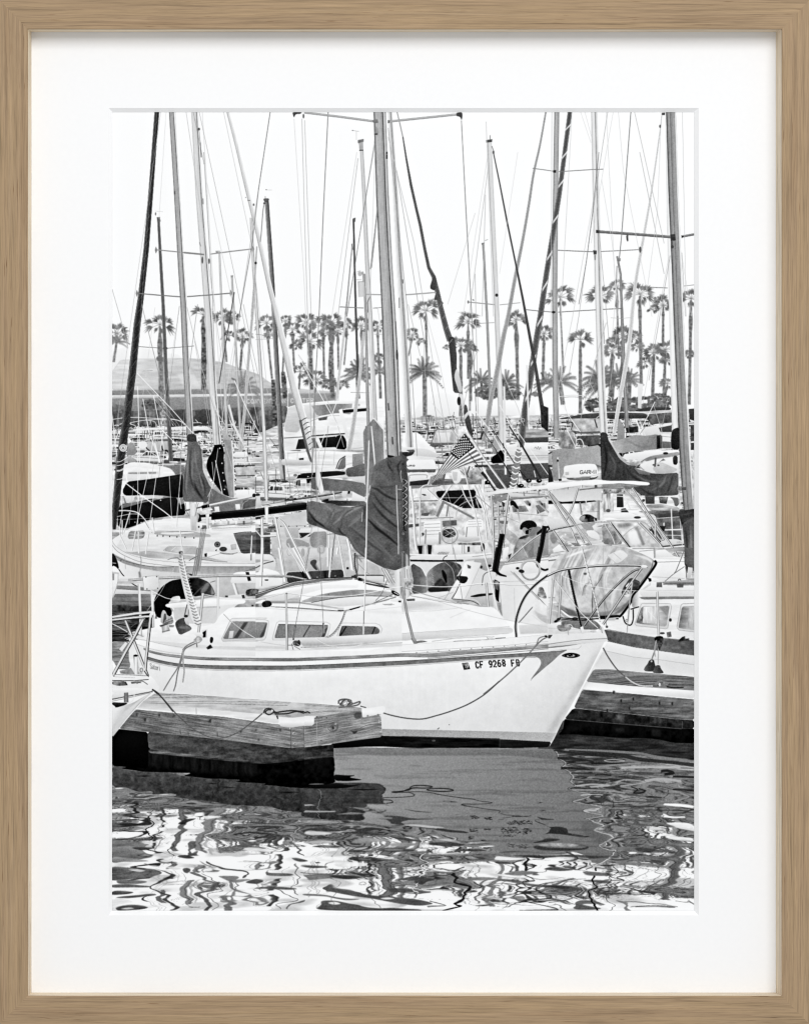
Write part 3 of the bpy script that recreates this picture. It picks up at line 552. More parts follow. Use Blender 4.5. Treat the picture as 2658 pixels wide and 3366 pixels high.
for s,w,t in (('1078,368 1062,700 1048,1040 1034,1300 1017,1800',2.2,.5),('1233,460 1190,720 1139,1040',1.8,.5),('2071,368 2040,780 2030,880',2.4,.5),('1515,396 1530,700 1549,1040 1570,1500',2.,.55),('1966,500 1945,700 1925,860 1900,1000',1.8,.5),('888,368 850,620 830,790 786,1040',1.8,.45),('770,960 757,1040 730,1200 720,1260',3,.35)): L(s,w,t)
part('rigging_wire','pale rigging lines catching the light against the boats',None)
for s in '450,1225 560,1340 640,1430 720,1520 790,1600|453,1270 460,1480 455,1700|505,1300 540,1480 530,1600|470,1310 490,1420 520,1500|360,1300 375,1410 385,1500|770,1250 800,1320 860,1440|390,1420 372,1470 362,1490|520,1400 600,1480|700,1300 725,1400 770,1480|2150,1320 2110,1400 2080,1470|1860,1410 1890,1470|1845,1330 1870,1370 1905,1420|1500,1440 1475,1330|1640,1330 1720,1480|1560,1350 1620,1430 1660,1500|1700,1420 1800,1560|755,1380 800,1460 830,1540|1110,1310 1040,1500|980,1170 1110,1400'.split('|'): L(s,2.6,.95)
# spare strips of pale mast feet, radio masts
for s,w in (('752,1330 770,1400 795,1450',7),('640,1440 650,1500',5),('1730,1200 1735,1380',6),('1655,1270 1660,1560',7),('1700,1440 1712,1520',6)): L(s,w,.9)
# main mast of the near sailboat
mm = part('main_mast','tall grooved main mast of the white sailboat'); T('N')
M('1247,366 1256,640 1267,860 1277,1040 1285,1240 1293,1450 1296,1510',[40,41,42,45,46,47,47],[.42,.72,.74,.7,.72,.68,.62,.36,.85,.62],None,0,('metal',.07))
part('spreader','grey tubular spreader at the top of the main mast',mm); T('A2')
M('0,26 300,62 612,104',17,[.62,.76,.74,.5]); M('738,105 1040,74 1345,42',17,[.62,.76,.74,.5]); P('1330,30 1355,24 1382,24 1384,60 1376,98 1368,70 1352,60 1330,58',.3); P('590,95 640,84 648,115 610,122',.5); P('730,92 748,95 746,118 730,120',.45)
P('618,150 640,150 648,215 640,225 612,220 622,180',.62); P('612,210 640,205 640,225 612,222',.35); P('714,370 728,370 728,432 714,432',.25); L('716,395 726,395',4,.8)
T('A1'); P('1603,22 1690,22 1672,40 1640,38 1625,50 1618,74 1608,46',.3); E(1700,58,8,20,.45); L('720,0 722,10',2,.9)
use(mm); T('B2'); P('1540,1155 1556,1155 1562,1240 1546,1242',.35); P('1588,1550 1604,1550 1608,1640 1594,1640',.3); E(1650,590,12,60,.3); L('1635,200 1660,600 1690,1700',6,.25)
# ---------------- left middle: two sailboats with hooded booms
T('C1')
part('sail_cover','long black sail cover on a boom at the left edge'); 
P('150,760 210,650 440,625 860,560 870,840 760,835 640,815 420,808 180,815',('v',.13,.07),tex=('cloth',.07)); L('250,690 560,640 840,590',8,.22,a=.6,soft=1)
P('100,975 150,910 300,895 500,845 780,832 880,900 890,1040 700,1055 560,1075 420,1110 340,1150 200,1200 100,1180',('v',.12,.05),tex=('cloth',.06))
P('150,915 300,890 560,850 700,836 560,862 380,900 200,950 130,968',.5,tex=('cloth',.12)); P('780,840 850,835 880,900 830,925',.6,tex=('cloth',.15)); E(600,868,9,7,.9); L('820,840 840,970',8,.92); E(372,1130,10,8,.8); E(300,1125,8,7,.8)
P('395,860 470,805 640,815 620,850 500,850',('h',.9,.75)); P('160,815 290,812 290,880 200,900 190,850',.88); L('640,830 710,830',12,.6); P('165,820 200,900 180,905',.5)
part('sail_cover','black buttoned sail hood beside the grey one')
P('1225,225 1320,218 1340,300 1335,400 1360,480 1345,560 1385,620 1370,690 1400,760 1410,830 1330,800 1250,700 1180,600 1130,480 1150,380 1200,310',('h',.05,.12),tex=('cloth',.06))
P('1225,222 1312,215 1330,290 1215,300',.06); L('1345,700 1390,740 1415,830',22,.4,sm=1,soft=1); 
for x,y in ((1316,436),(1327,548),(1338,640),(1345,742),(1290,260)): E(x,y,9,9,.88)
part('finger_post','pointed grey cloth hung from a mast'); P('1330,100 1430,170 1450,500 1468,840 1400,830 1340,520 1350,300',('h',.6,.68),tex=('vmott',.08)); L('1430,170 1450,480 1462,840',12,.95); P('1310,60 1340,40 1430,170 1340,160',.75,tex=('cloth',.1))
part('sail_cover','tall grey hooded sail cover on the mid grey mast')
P('905,100 1010,92 1020,185 1070,250 1085,400 1130,560 1200,690 1180,760 1150,900 1000,895 860,880 855,760 870,560 905,380 915,200',('g',860,600,.44,1180,600,.38),tex=('cloth',.12))
P('905,98 1010,92 1022,190 960,205 905,180',.25,tex=('cloth',.1)); L('905,180 960,192 1015,186',4,.8,sm=1)
for s,w,t in (('960,240 940,450 960,650 1040,800 1110,880',20,.3),('1000,230 1010,420 1070,640 1120,800',16,.5),('930,330 900,600 890,860',18,.52),('970,620 1030,760 1100,860',18,.22),('1060,560 1110,700 1120,860',14,.27),('900,500 880,700 900,860',12,.3),('1030,480 1060,700 1090,840',10,.33),('985,300 965,560 1000,720',12,.5)): fold(s,w,t)
P('1085,300 1110,480 1180,660 1330,800 1430,850 1400,870 1280,820 1170,700 1090,520',('h',.85,.6),tex=('cloth',.12))
P('1190,720 1300,800 1450,852 1708,860 1708,980 1450,1000 1230,1010 1150,900',('h',.45,.6),tex=('cloth',.1)); L('1220,740 1330,840 1400,880',14,.4,8,1,.8,2); L('1240,860 1450,900 1600,890',10,.66,5,1,.7,2)
P('1225,945 1280,940 1290,1010 1235,1015',.92); P('1470,915 1525,912 1530,975 1478,980',.92); P('1560,870 1708,860 1708,940 1560,970',.4,tex=('cloth',.1)); L('1540,980 1570,900 1620,870',5,.8,sm=1)
P('870,885 1100,890 1080,1000 900,1020',.9,tex=('vmott',.3)); 
for x in (900,930,980,1020,1050): L([(x,890),(x-6,960)],5,g.choice([.5,.98,.3]))
# white launch behind
part('dinghy','small white tender on deck behind the black hood'); P('1450,305 1560,300 1620,305 1605,370 1450,372',.94); L('1450,372 1605,372',5,.6); P('1455,380 1600,378 1570,430 1470,430',.9); L('1460,430 1700,430',12,.95); L('1460,465 1700,460',12,.25); P('1470,480 1700,480 1700,580 1480,570',.8,tex=('mott',.15)); L('1470,585 1700,580',14,.35); P('1480,600 1700,600 1700,720 1480,720',.78,tex=('hmott',.25)); P('1470,745 1700,740 1708,850 1600,850 1480,840',.95); E(1635,320,16,14,.3)
# left boat
lb = part('sailboat','pale sailboat with teak side panel, boom and portlights on the left'); T('C1')
P('30,1330 200,1220 300,1170 440,1120 560,1100 700,1085 960,1080 960,1200 1190,1190 1708,1160 1708,1900 60,1900 30,1500',.93)
P('200,1220 300,1170 470,1125 900,1110 1180,1150 1170,1250 1440,1250 1540,1500 1500,1560 1000,1520 460,1460 220,1480 60,1440',('v',.96,.88),tex=('hmott',.05))
P('470,1240 560,1225 960,1230 1180,1270 1190,1300 900,1305 560,1275',('v',.68,.78),tex=('hmott',.08)); P('600,1245 960,1240 1010,1250 720,1275 600,1262',.93)
for x in (560,628,705,790,884,988): P([(x-6,1275+(x-560)*.06),(x+6,1270+(x-560)*.06),(x+6,1292+(x-560)*.06),(x-6,1292+(x-560)*.06)],.35)
P('235,1225 415,1222 410,1300 370,1320 210,1320',('h',.55,.62,.5),tex=('mott',.12)); L('235,1260 400,1280',6,.85); L('220,1300 410,1270',5,.9)
P('630,1455 690,1408 810,1408 850,1415 840,1490',('h',.7,.88)); P('860,1412 1015,1418 1025,1500 870,1490',('h',.8,.72)); L('630,1455 690,1405 1015,1412 1028,1500 840,1490 630,1457',5,.68); L('720,1460 780,1410',5,.95)
P('60,1440 220,1480 460,1460 1000,1520 1500,1565 1500,1585 900,1560 480,1545 220,1490',('h',.74,.8),tex=('hmott',.08))
E(1262,1385,36,34,.35); E(1262,1385,24,22,.6,hole=6); E(1262,1385,8,8,.15); E(1330,1440,44,28,.28); E(1250,1450,26,24,.92); P('1420,1390 1478,1385 1482,1440 1425,1445',.78); L('1420,1390 1478,1385 1482,1440 1425,1445 1420,1390',4,.6); P('1235,1455 1255,1440 1252,1465',.2)
P('1440,1260 1708,1240 1708,1500 1540,1490 1480,1340',.4,tex=('hmott',.16)); L('1480,1345 1708,1342',5,.2); L('1520,1480 1708,1482',5,.2); L('1445,1262 1540,1245 1660,1238',7,.2,sm=1); L('1440,1250 1535,1495',10,.95)
P('1150,1468 1540,1500 1708,1480 1708,1600 1300,1570 1100,1520',.93); L('1300,1490 1400,1500 1500,1480',6,.5,sm=1); L('1290,1480 1450,1500',5,.4); P('1110,1495 1140,1485 1138,1530 1115,1528',.15); L('1145,1535 1300,1490',4,.6); L('930,1575 1010,1530 1060,1510',6,.3,sm=1); L('680,1565 740,1545 810,1540',5,.4,sm=1); L('1075,1560 1220,1580 1380,1590',5,.4)
part('hull','curved white hull with a grey band',lb); T('C2'); P('-10,1590 120,1590 230,1610 270,1660 240,1800 -10,1820',('h',.9,.8)); P('-10,1655 160,1660 200,1700 -10,1712',.66); T('C1')
P('30,1330 60,1400 200,1480 350,1530 560,1570 900,1590 1240,1600 1712,1600 1712,1900 560,1900 160,1900 100,1690 60,1560 30,1460',('v',.95,.9))
L('30,1360 90,1440 220,1510 360,1560 560,1595 900,1625 1240,1632 1708,1630',38,.93,sm=1); L('30,1340 80,1410 200,1485 350,1535 560,1572 900,1598 1708,1605',3.5,.6,sm=1); L('30,1392 100,1470 220,1535 360,1588 560,1620 900,1648 1708,1652',4,.5,sm=1)
P('40,1480 60,1500 180,1560 360,1620 560,1660 900,1680 1708,1660 1708,1710 1300,1712 900,1700 560,1680 360,1650 180,1600 60,1540',.66)
T('D1'); P('40,80 180,150 360,200 560,225 900,222 1300,225 1708,222 1708,300 1300,305 900,300 560,270 360,235 180,190 60,130',('h',.62,.72,.62),tex=('vmott',.06)); L('50,90 180,152 360,200 560,224 900,222 1708,222',5,.35,sm=1); L('60,130 180,190 360,238 560,272 900,302 1708,303',4,.6,sm=1); E(136,152,8,10,.4)
P('62,130 180,192 360,240 560,275 900,305 1300,308 1500,295 1708,300 1708,560 400,480 220,390 130,270',('g',200,200,.93,900,500,.82)); P('400,480 560,340 1708,300 1708,560',.85,soft=6,mark=False)
L('110,250 160,320 240,400 320,450 400,480',9,.12,sm=1); rope('180,100 190,250',5,.75); rope('360,100 372,150 358,280 348,350',8,.7); L('350,280 362,350',22,.55,soft=1)
use(lb); L('1655,0 1655,150',14,.5); L('1648,0 1648,150',5,.8)
part('boom','black boom with white fittings over the pale sailboat',lb); T('C1')
M('1050,1070 1300,1045 1708,1010',84,[.16,.08,.07,.1]); L('1200,1115 1450,1090 1708,1070',12,.94); P('1060,1040 1100,1035 1110,1080 1040,1130 1030,1115',.15); P('1070,1070 1190,1060 1195,1120 1080,1130',.9); L('1080,1095 1190,1090',4,.7)
T('C2'); M('0,1010 300,975 600,935',84,[.2,.09,.07,.1]); L('0,1062 100,1045 300,1020 590,985',9,.9); L('0,1080 60,1075',20,.1); P('105,950 150,948 148,1140 118,1140',('h',.75,.97,.85)); 
for x in range(1230,1700,70): T('C1'); L([(x,1105-(x-1230)*.08),(x+10,1120-(x-1230)*.08)],4,.3)
part('whisker_pole','silver whisker pole lashed along the boom',lb); T('C1'); M('1165,930 1400,880 1600,840 1680,820',26,[.95,.9,.55]); E(1690,812,20,22,.15); M('880,990 1000,965 1080,945',14,[.6,.4,.3]); M('1080,950 1165,930',34,[.12,.08]); T('C2'); M('470,855 700,825 900,795 1010,770',20,[.6,.45,.2]); P('340,860 470,840 480,865 345,885',.12); P('1080,760 1105,755 1100,790 1075,795',.1); P('1000,770 1040,750 1070,770 1060,840 1010,840',.85); P('885,705 925,702 920,750 888,750',.94); E(905,748,18,8,.15); L('905,755 925,860',18,.88); L('915,760 932,860',5,.4)
L('0,880 150,890 340,865',10,.7,sm=1); rope('80,930 200,905 340,880 450,850',8,.6); E(25,805,26,18,.25); P('10,820 50,815 70,950 0,950',.85); P('1062,850 1100,848 1108,945 1070,940',('h',.6,.97,.9))
part('mast_step','white painted mast foot with rope lines',lb); T('C1'); P('940,900 1010,895 1030,1080 1018,1230 950,1225',('h',.85,.93,.78)); P('960,1050 1015,1045 1018,1228 958,1222',.83); P('1020,1120 1060,1150 1060,1230 1020,1240',.9); E(1045,1180,10,12,.3); L('1140,1010 1150,1200',30,('h',.7,.98,.6)); P('1120,1010 1170,1010 1165,1070 1130,1070',.93); rope('890,900 900,990 930,1050',6,.6); rope('1040,900 1000,1060',5,.5)
P('1050,1000 1180,980 1200,1030 1060,1040',.8,tex=('mott',.2)); P('610,1085 800,1075 940,1080 700,1105 620,1100',.95); P('1190,1190 1660,1170 1660,1200 1300,1225 1190,1220',.93); L('1200,1200 1660,1180',4,.6); L('1190,1170 1500,1150 1700,1130',7,.5,sm=1)
for x in range(1200,1700,90): P([(x,1110),(x+22,1108),(x+22,1150),(x,1152)],g.choice([.95,.4,.7]))
part('block_and_tackle','four part rope tackle of the mainsheet',lb)
for i in range(4):
    rope([(1075+i*18,1190),(1050+i*15,1400),(1000+i*18,1700)],11,.68,sm=0)
P('1085,1160 1130,1160 1140,1200 1080,1205',.5,tex=('mott',.3))
T('D1')
for i in range(3): rope([(1030+i*22,0),(985+i*22,250),(945+i*14,500),(970+i*8,560)],12,.62,sm=0)
use(lb); T('C1'); part('stanchion','thin white lifeline stanchion',lb)
for s,w in (('825,1220 845,1410 850,1480',14),('340,1235 345,1490',18),('305,1240 265,1460',14),('460,1240 425,1500',16),('120,1180 130,1290 200,1440',16),('240,1010 165,1260',14),('500,1070 525,1250',18),('150,1100 150,1270',14),('1665,1280 1655,1500',14)): L(s,w,.96); L([(a_+5,b_) for a_,b_ in np.array([float(q) for q in re.split('[ ,]',s)]).reshape(-1,2)],3,.55)
part('pulpit','bent stainless bow rail',lb); L('110,990 220,990 330,1015 420,1100 480,1200 520,1260',13,.92,sm=1); L('105,1000 220,1000 325,1027 410,1110 470,1210',4,.4,sm=1); L('90,1060 240,1030 340,1030',8,.85,sm=1); L('200,1220 520,1240 830,1220 1180,1245',6,.9); L('80,1095 500,1080 900,1050',4,.8)
for s,w in (('330,0 332,500 335,1020 330,1230',8),('530,60 430,640 330,1100 300,1260',8),('640,0 560,500 480,1080 460,1230',8),('180,660 400,830 640,1000 790,1120',13),('140,760 150,1000 120,1190',9),('700,580 735,1195',6),('840,540 820,700 775,1195',6),('1240,400 1270,550 1320,790',10),('1200,420 1220,640 1190,740 1150,830',6),('1270,260 1240,480 1220,640',6),('530,200 590,430',16),('180,500 210,660',13),('440,500 470,620',13)): L(s,w,.96,sm=0)
for s in ('450,0 560,240 620,450','280,700 230,1150','840,400 790,1180','1180,760 1140,1000','1310,80 1410,400 1460,620','1440,20 1530,290','1560,60 1590,500 1630,800'): L(s,5,.8)
E(1185,740,10,14,.6); L('1150,820 1170,790 1185,745 1210,820',5,.7)
# ---------------- red... grey cockpit boat right of the boom
T('C2'); cp = part('sailboat','cockpit of the sailboat behind the near cabin with stern frame')
P('240,1080 600,985 600,1190 830,1185 840,1240 1060,1290 1120,1500 1300,1640 1500,1708 1500,2000 350,2000 240,1560',('v',.86,.8),tex=('hmott',.04))
P('260,1060 592,990 600,1190 500,1190 260,1185',('v',.8,.86)); L('290,1175 590,1165',4,.6)
for x in (295,390,482,575): E(x,1172,7,6,.3)
P('330,1190 500,1190 505,1310 360,1300',.76); P('505,1200 640,1200 650,1290 520,1310',.3,tex=('mott',.4)); P('500,1200 830,1190 830,1240 690,1235 560,1330 510,1280',.9); P('505,1250 640,1250 540,1310',.2)
P('660,1240 830,1230 830,1430 650,1420 630,1330',('h',.55,.68,.6),tex=('grain',.05)); P('370,1310 530,1330 640,1380 620,1420 560,1400 390,1430 350,1380',.66); P('350,1430 560,1420 720,1440 830,1440 830,1520 350,1560',.86); E(765,1450,50,55,.8); E(765,1445,40,45,.68,hole=8); E(552,1480,22,50,.72); E(395,1470,30,50,.72,hole=6)
P('340,1560 830,1530 1090,1530 1120,1680 340,1700',.78,tex=('mott',.05)); P('640,1580 690,1555 720,1580 700,1620 730,1690 690,1680 640,1610',.3); E(665,1600,26,30,.32); L('700,1620 740,1690',16,.55)
P('0,1190 250,1200 250,1240 0,1240',.6,tex=('mott',.5)); P('0,1240 170,1250 170,1500 0,1490',.3,tex=('hmott',.12)); L('0,1340 160,1345',5,.15); P('180,1260 270,1310 280,1560 190,1500',.8); P('0,1500 180,1500 240,1580 220,1700 0,1700',.9); L('0,1660 100,1610 210,1580',12,.4,sm=1); P('0,1560 180,1570 0,1600',.7)
P('30,1690 100,1660 250,1700 260,1800 30,1800',.95)
T('D2'); P('360,290 1020,255 1045,340 900,360 640,365 370,415',('h',.24,.3,.22),tex=('grain',.05)); E(720,345,10,8,.6); E(930,330,10,8,.6); P('520,280 560,275 600,360 560,365',.1); P('790,270 830,268 830,350 800,355',.14)
P('1040,150 1300,150 1500,230 1450,330 1050,340',.82); P('1150,130 1260,140 1440,220 1450,310 1200,310',('h',.86,.74)); L('1150,320 1440,320 1495,330',9,.3,sm=1); E(1074,240,14,14,.15)
P('-20,475 40,490 20,550 -20,560',.3,tex=('mott',.4)); P('-20,300 100,265 250,270 310,330 320,430 60,470 -20,480',.95); P('105,372 150,372 145,385 110,385',.15); L('0,330 250,338 440,340 600,372',16,.8); L('0,340 440,350',5,.4)
part('stern_frame','white tubular stern frame legs',cp); T('C2')
for s,w in (('75,1080 78,1400 72,1708',34),('230,1080 290,1400 335,1708',34),('270,1080 340,1150 430,1330 560,1600 610,1708',34),('855,1240 855,1640',26),('925,1260 900,1480 870,1708',22),('960,1290 1000,1500 1030,1690',22),('1070,1320 1110,1500 1140,1690',40),('380,1370 440,1500 540,1708',14)): L(s,w,.96,sm=1); L(np.array([float(q) for q in re.split('[ ,]',s)]).reshape(-1,2)+[w*.33,0],w*.18,.5,sm=1); L(np.array([float(q) for q in re.split('[ ,]',s)]).reshape(-1,2)-[w*.42,0],w*.12,.62,sm=1)
L('70,1290 240,1278',24,.92); L('70,1302 240,1292',5,.4); L('0,1220 70,1300',12,.92); L('835,1270 900,1260 930,1262',10,.6); L('925,1260 900,1480 870,1708',6,.25)
T('D2')
for s,w in (('80,0 60,450',34),('275,0 345,400',34),('440,0 640,365',30),('380,0 580,300',12),('845,0 845,220',26),('890,0 860,350',20),('985,0 1040,330',18),('1100,20 1130,260',36),('960,0 950,80',30)): L(s,w,.96); L(np.array([float(q) for q in re.split('[ ,]',s)]).reshape(-1,2)+[w*.33,0],w*.18,.5)
rope('1160,60 1160,200 1190,340',18,.4); rope('1180,80 1190,260 1160,340',10,.5); rope('1190,100 1240,170',8,.6); L('1195,190 1300,290 1380,340 1480,330',6,.55,sm=1); L('1200,200 1300,300 1380,350',4,.9,sm=1); P('1115,330 1170,320 1200,370 1130,375',.25)
# pale pole with a pointed grey flag sail, furled boom
part('finger_post','tall grey pointed cover standing behind the sail hood'); T('B2'); P('1255,1480 1380,1330 1450,1400 1505,1480 1520,2100 1340,2100 1290,2250 1275,2000',('h',.56,.52,.6),tex=('vmott',.07)); L('1380,1330 1495,1470 1515,2050',14,.93); T('C2'); L('1350,0 1375,250 1395,470',18,('h',.75,.97,.8))
P('1280,0 1330,0 1330,500 1320,800 1290,840',('h',.5,.62),tex=('vmott',.05)); 
part('sail_cover','grey boom cover low behind the sail hood'); T('C2'); P('650,600 760,605 1100,640 1280,670 1285,840 1180,790 1130,760 900,760 650,740',('h',.42,.46,.5),tex=('cloth',.1)); L('780,610 1280,590',8,.8); P('700,450 740,480 800,770 750,790 700,640',('h',.85,.95)); P('1110,600 1280,585 1280,670 1150,645',.85); P('1130,770 1280,840 1290,880 1120,880',.92)
P('300,400 320,385 650,410 650,460 300,460',('v',.92,.75)); P('270,390 300,385 330,620 290,620',.75)
P('750,880 870,870 1290,880 1290,935 960,940',('h',.15,.25,.5),tex=('grain',.06)); P('760,870 850,850 850,880',.1); L('960,938 1290,940',6,.9); P('540,880 620,850 600,900',.85)
for s,w in (('100,0 130,880',22),('1005,100 930,290',8),('660,0 700,500 720,1000',5),('690,0 700,300 720,900',5),('835,120 720,860 560,1708',5),('850,0 820,240',6)): L(s,w,.9 if w>7 else .68)
for s in ('710,860 640,1290 585,1650','720,960 735,1300 760,1700','300,130 400,640','120,150 240,520 300,720','200,600 290,700'): L(s,5,.72)
# ---------------- dark blue sail cover of the near boat
sc = part('sail_cover','grey canvas mainsail cover gathered over the boom of the white sailboat'); T('C2')
P('590,930 640,870 760,900 900,905 1000,945 1120,950 1260,930 1300,900 1340,740 1350,580 1400,430 1540,370 1560,335 1620,360 1708,340 1800,400 1800,1708 1640,1690 1500,1660 1380,1600 1240,1520 1150,1440 1090,1330 1060,1290 960,1275 860,1230 720,1175 605,1140',('g',700,1000,.46,1500,1200,.38),tex=('cloth',.13),sm=0)
P('590,930 610,1140 720,1175 700,1080 640,1000',.36,tex=('cloth',.1))
T('C3'); P('-30,300 60,310 55,420 65,500 60,560 80,600 75,720 60,900 80,1050 65,1160 75,1300 70,1400 55,1500 0,1708 -30,1708',('h',.40,.32,.36),tex=('cloth',.14)); P('0,320 40,300 100,310 150,280 130,340 40,360',.2,tex=('cloth',.1)); P('50,280 140,275 150,300 100,312',.4)
T('C2')
FO = (('1350,720 1420,740 1500,800 1600,850 1708,870',26,.28),('1370,780 1450,900 1560,1000 1640,1050',18,.30),('1360,880 1460,1020 1580,1130 1690,1210',26,.27),('1310,1090 1420,1200 1540,1290 1680,1410',30,.25),('1350,1060 1480,1180 1620,1260',14,.46),('1370,700 1500,715 1700,690',12,.33),('1540,400 1560,480 1620,550',14,.24),('1540,380 1580,430 1570,460',10,.3),('1620,380 1600,560 1590,660',10,.34),('1700,400 1660,480 1690,600',14,.27),
 ('1270,1000 1200,1080 1080,1180',30,.46),('1240,940 1100,1000 900,1150',36,.52),('1150,960 1040,1030 960,1180',20,.36),('1060,980 920,1040 840,1160',18,.40),('1010,1060 1000,1160 960,1240',16,.34),('960,1180 1000,1250 1060,1285',16,.28),('700,900 740,980 830,1080',18,.42),('620,1000 680,1090 760,1150 860,1220',16,.24),('640,1010 700,1050',26,.5),('800,930 900,1000 880,1100',20,.5),('930,960 870,1050 820,1140',14,.38),
 ('1080,1230 1160,1400 1260,1500 1400,1560',22,.44),('1100,1180 1250,1300 1400,1420 1560,1520',26,.34),('1300,1240 1440,1380 1620,1560',22,.43),('1500,1500 1640,1620',30,.36),('1240,1000 1250,1120',14,.26),('1400,460 1460,400 1530,385',16,.46),('1400,520 1380,640 1350,700',18,.45),('1450,560 1520,640 1600,690',22,.42))
clip('590,930 640,870 760,900 900,905 1000,945 1120,950 1260,930 1300,900 1340,740 1350,580 1400,430 1540,370 1560,335 1620,360 1708,340 1780,400 1775,1708 1640,1690 1500,1660 1380,1600 1240,1520 1150,1440 1090,1330 1060,1290 960,1275 860,1230 720,1175 605,1140')
for s,w,t in (('760,940 950,985 1120,985 1250,960',44,.54),('620,960 720,930 860,930',26,.56),('700,1130 860,1200 1000,1260',40,.26),('1120,1400 1300,1540 1500,1640 1680,1680',60,.3),('1380,560 1400,480 1470,420 1560,400',46,.48),('1420,640 1560,680 1700,660',40,.46),('1400,760 1560,840 1700,850',34,.45),('1180,1120 1240,1260 1380,1400',50,.46)): L(s,[w*.3,w,w*.4],t,None,1,.6,3.2,False)
for s,w,t in FO: fold(s,w,t,.41); fold(s,w*.5,t,.41)
for s,w,t in FO[::2]: L(np.array([float(q) for q in re.split('[ ,]',s)]).reshape(-1,2)-[2,w*.85],w*.6,min(.6,t+.22),w*.2,1,.6,2,mark=False)
clip(None)
L('1120,950 1260,930 1275,960',6,.25); P('1255,960 1275,930 1300,940 1290,1000 1262,1080',.28); L('1245,1010 1240,1120',10,.75)
P('1540,335 1570,345 1620,350 1612,362 1540,372',.14); L('1700,520 1690,560 1708,660',6,.9)
part('lacing','pale lacing cord and grommets of the canvas cover',sc)
L('1645,690 1650,900 1665,1250 1668,1500',12,.85,sm=1); L('1652,690 1657,900 1672,1250 1676,1500',4,.4,sm=1); L('1660,740 1708,740',8,.8)
T('C3'); 
for y in range(620,1180,80): L([(10,y),(60,y+34),(14,y+74)],9,.78,sm=1); L([(18,y+6),(40,y+36),(20,y+66)],10,.1,sm=1)
for y in (1055,1260,1475): E(16,y,13,13,.7,hole=5)
for y in (440,760): L([(0,y),(20,y+10)],12,.12)
L('20,1050 25,1200 50,1230',10,.1,sm=1); P('0,1480 60,1490 110,1640 120,1708 0,1708',('h',.6,.3,.8,.4,.85)); 
L('60,420 70,600 80,760',6,.7,sm=1)
# ---------------- console fishing boats, chairs, frames (centre right)
cb = part('fishing_boat','centre console fishing boat with two helm chairs and steering wheel'); T('C3')
P('80,560 430,540 930,600 1060,1000 1060,1490 960,1500 90,1510 80,1200',.88,tex=('mott',.18))
P('50,400 380,390 400,470 390,510 60,510',('v',.97,.93)); P('60,510 400,505 390,535 70,540',.4); text('URO',60,458,26,14,32,5,.35); P('60,545 300,540 330,620 90,650',.92); P('90,650 320,625 290,690 90,700',.22); L('90,610 100,575 280,572 290,610',12,.7,sm=1)
P('100,700 420,685 430,705 100,735',.5); L('100,722 440,695',22,('v',.6,.5)); L('100,880 440,872',14,.55); P('170,740 330,740 330,860 200,860',.9); P('225,795 275,800 285,812 260,815',.2)
P('400,760 860,745 860,830 740,830 700,960 620,920 440,850 400,800',.1,tex=('grain',.05)); P('740,830 860,830 940,960 700,960',.24,tex=('mott',.3)); P('480,620 930,620 930,680 480,690',.55,tex=('hmott',.25)); L('450,640 960,600',14,.6)
P('700,500 930,490 960,620 760,640',.72,tex=('mott',.35)); P('570,510 690,520 690,650 620,685 590,640',.93); P('585,530 650,540 640,640 600,640',.82)
P('90,900 400,900 430,1000 360,1060 230,1060 100,1080',.78,tex=('mott',.35)); P('230,1020 330,1010 300,1055 225,1045',.4); L('170,1070 600,1050',26,.9); L('170,1085 600,1068',6,.45); P('70,1100 600,1080 620,1150 80,1180',.82,tex=('hmott',.2)); P('80,1150 200,1140 210,1170 80,1190',.35); P('470,1110 640,1100 640,1160 480,1180',.45,tex=('mott',.2))
P('230,1250 440,1240 440,1290 240,1290',.3); P('80,1200 200,1230 200,1290 90,1290',.85); P('380,1390 1000,1370 1050,1480 380,1495',.9,tex=('mott',.1)); P('370,1400 700,1390 700,1495 380,1500',.93); P('180,1400 240,1400 235,1500 200,1500',.12); P('300,1390 350,1395 340,1500 305,1500',.15); L('268,1400 268,1500',40,('h',.6,.97,.7)); L('715,1390 715,1490',34,('h',.6,.95,.6)); P('765,1410 790,1410 790,1470 765,1475',.25); E(945,1420,22,50,.25)
P('400,1490 470,1465 550,1500 470,1510',.8); 
for i in range(7): L([(420+i*18,1500),(440+i*18,1472)],4,.4)
ch = part('helm_chair','white slatted helm chair',cb)
P('250,1120 460,1105 470,1290 430,1300 430,1370 220,1390 160,1310 260,1290',.95); 
for y in (1150,1190,1230,1270): L([(260,y),(445,y-8)],6,.68)
P('170,1310 400,1300 440,1340 420,1375 230,1385 180,1360',('v',.96,.82)); L('460,1110 462,1240 440,1300 440,1370',14,.8); L('280,1210 270,1380',16,.65); L('440,1240 440,1380',12,.45)
part('helm_chair','second white helm chair right of the steering wheel',cb)
P('760,1100 940,1085 950,1180 900,1290 930,1350 740,1370 570,1330 600,1280 740,1290 720,1180',.95)
for y in (1120,1150,1180): L([(770,y),(930,y-8)],5,.72)
P('600,1285 900,1290 920,1340 740,1362 570,1330',('v',.92,.72)); L('760,1180 750,1300',12,.6); L('880,1170 890,1290',10,.7); P('650,1370 930,1360 920,1395 660,1390',.5,tex=('mott',.4))
part('steering_wheel','round steel steering wheel',cb); E(555,1275,102,108,.8,0,12); E(555,1275,96,102,.45,0,5); P('480,1210 600,1200 640,1280 560,1310 470,1290',.28,tex=('mott',.4)); L('480,1200 620,1290',7,.8); L('640,1210 480,1300',7,.8)
fr = part('tower_frame','white tubular tower legs and cross braces',cb)
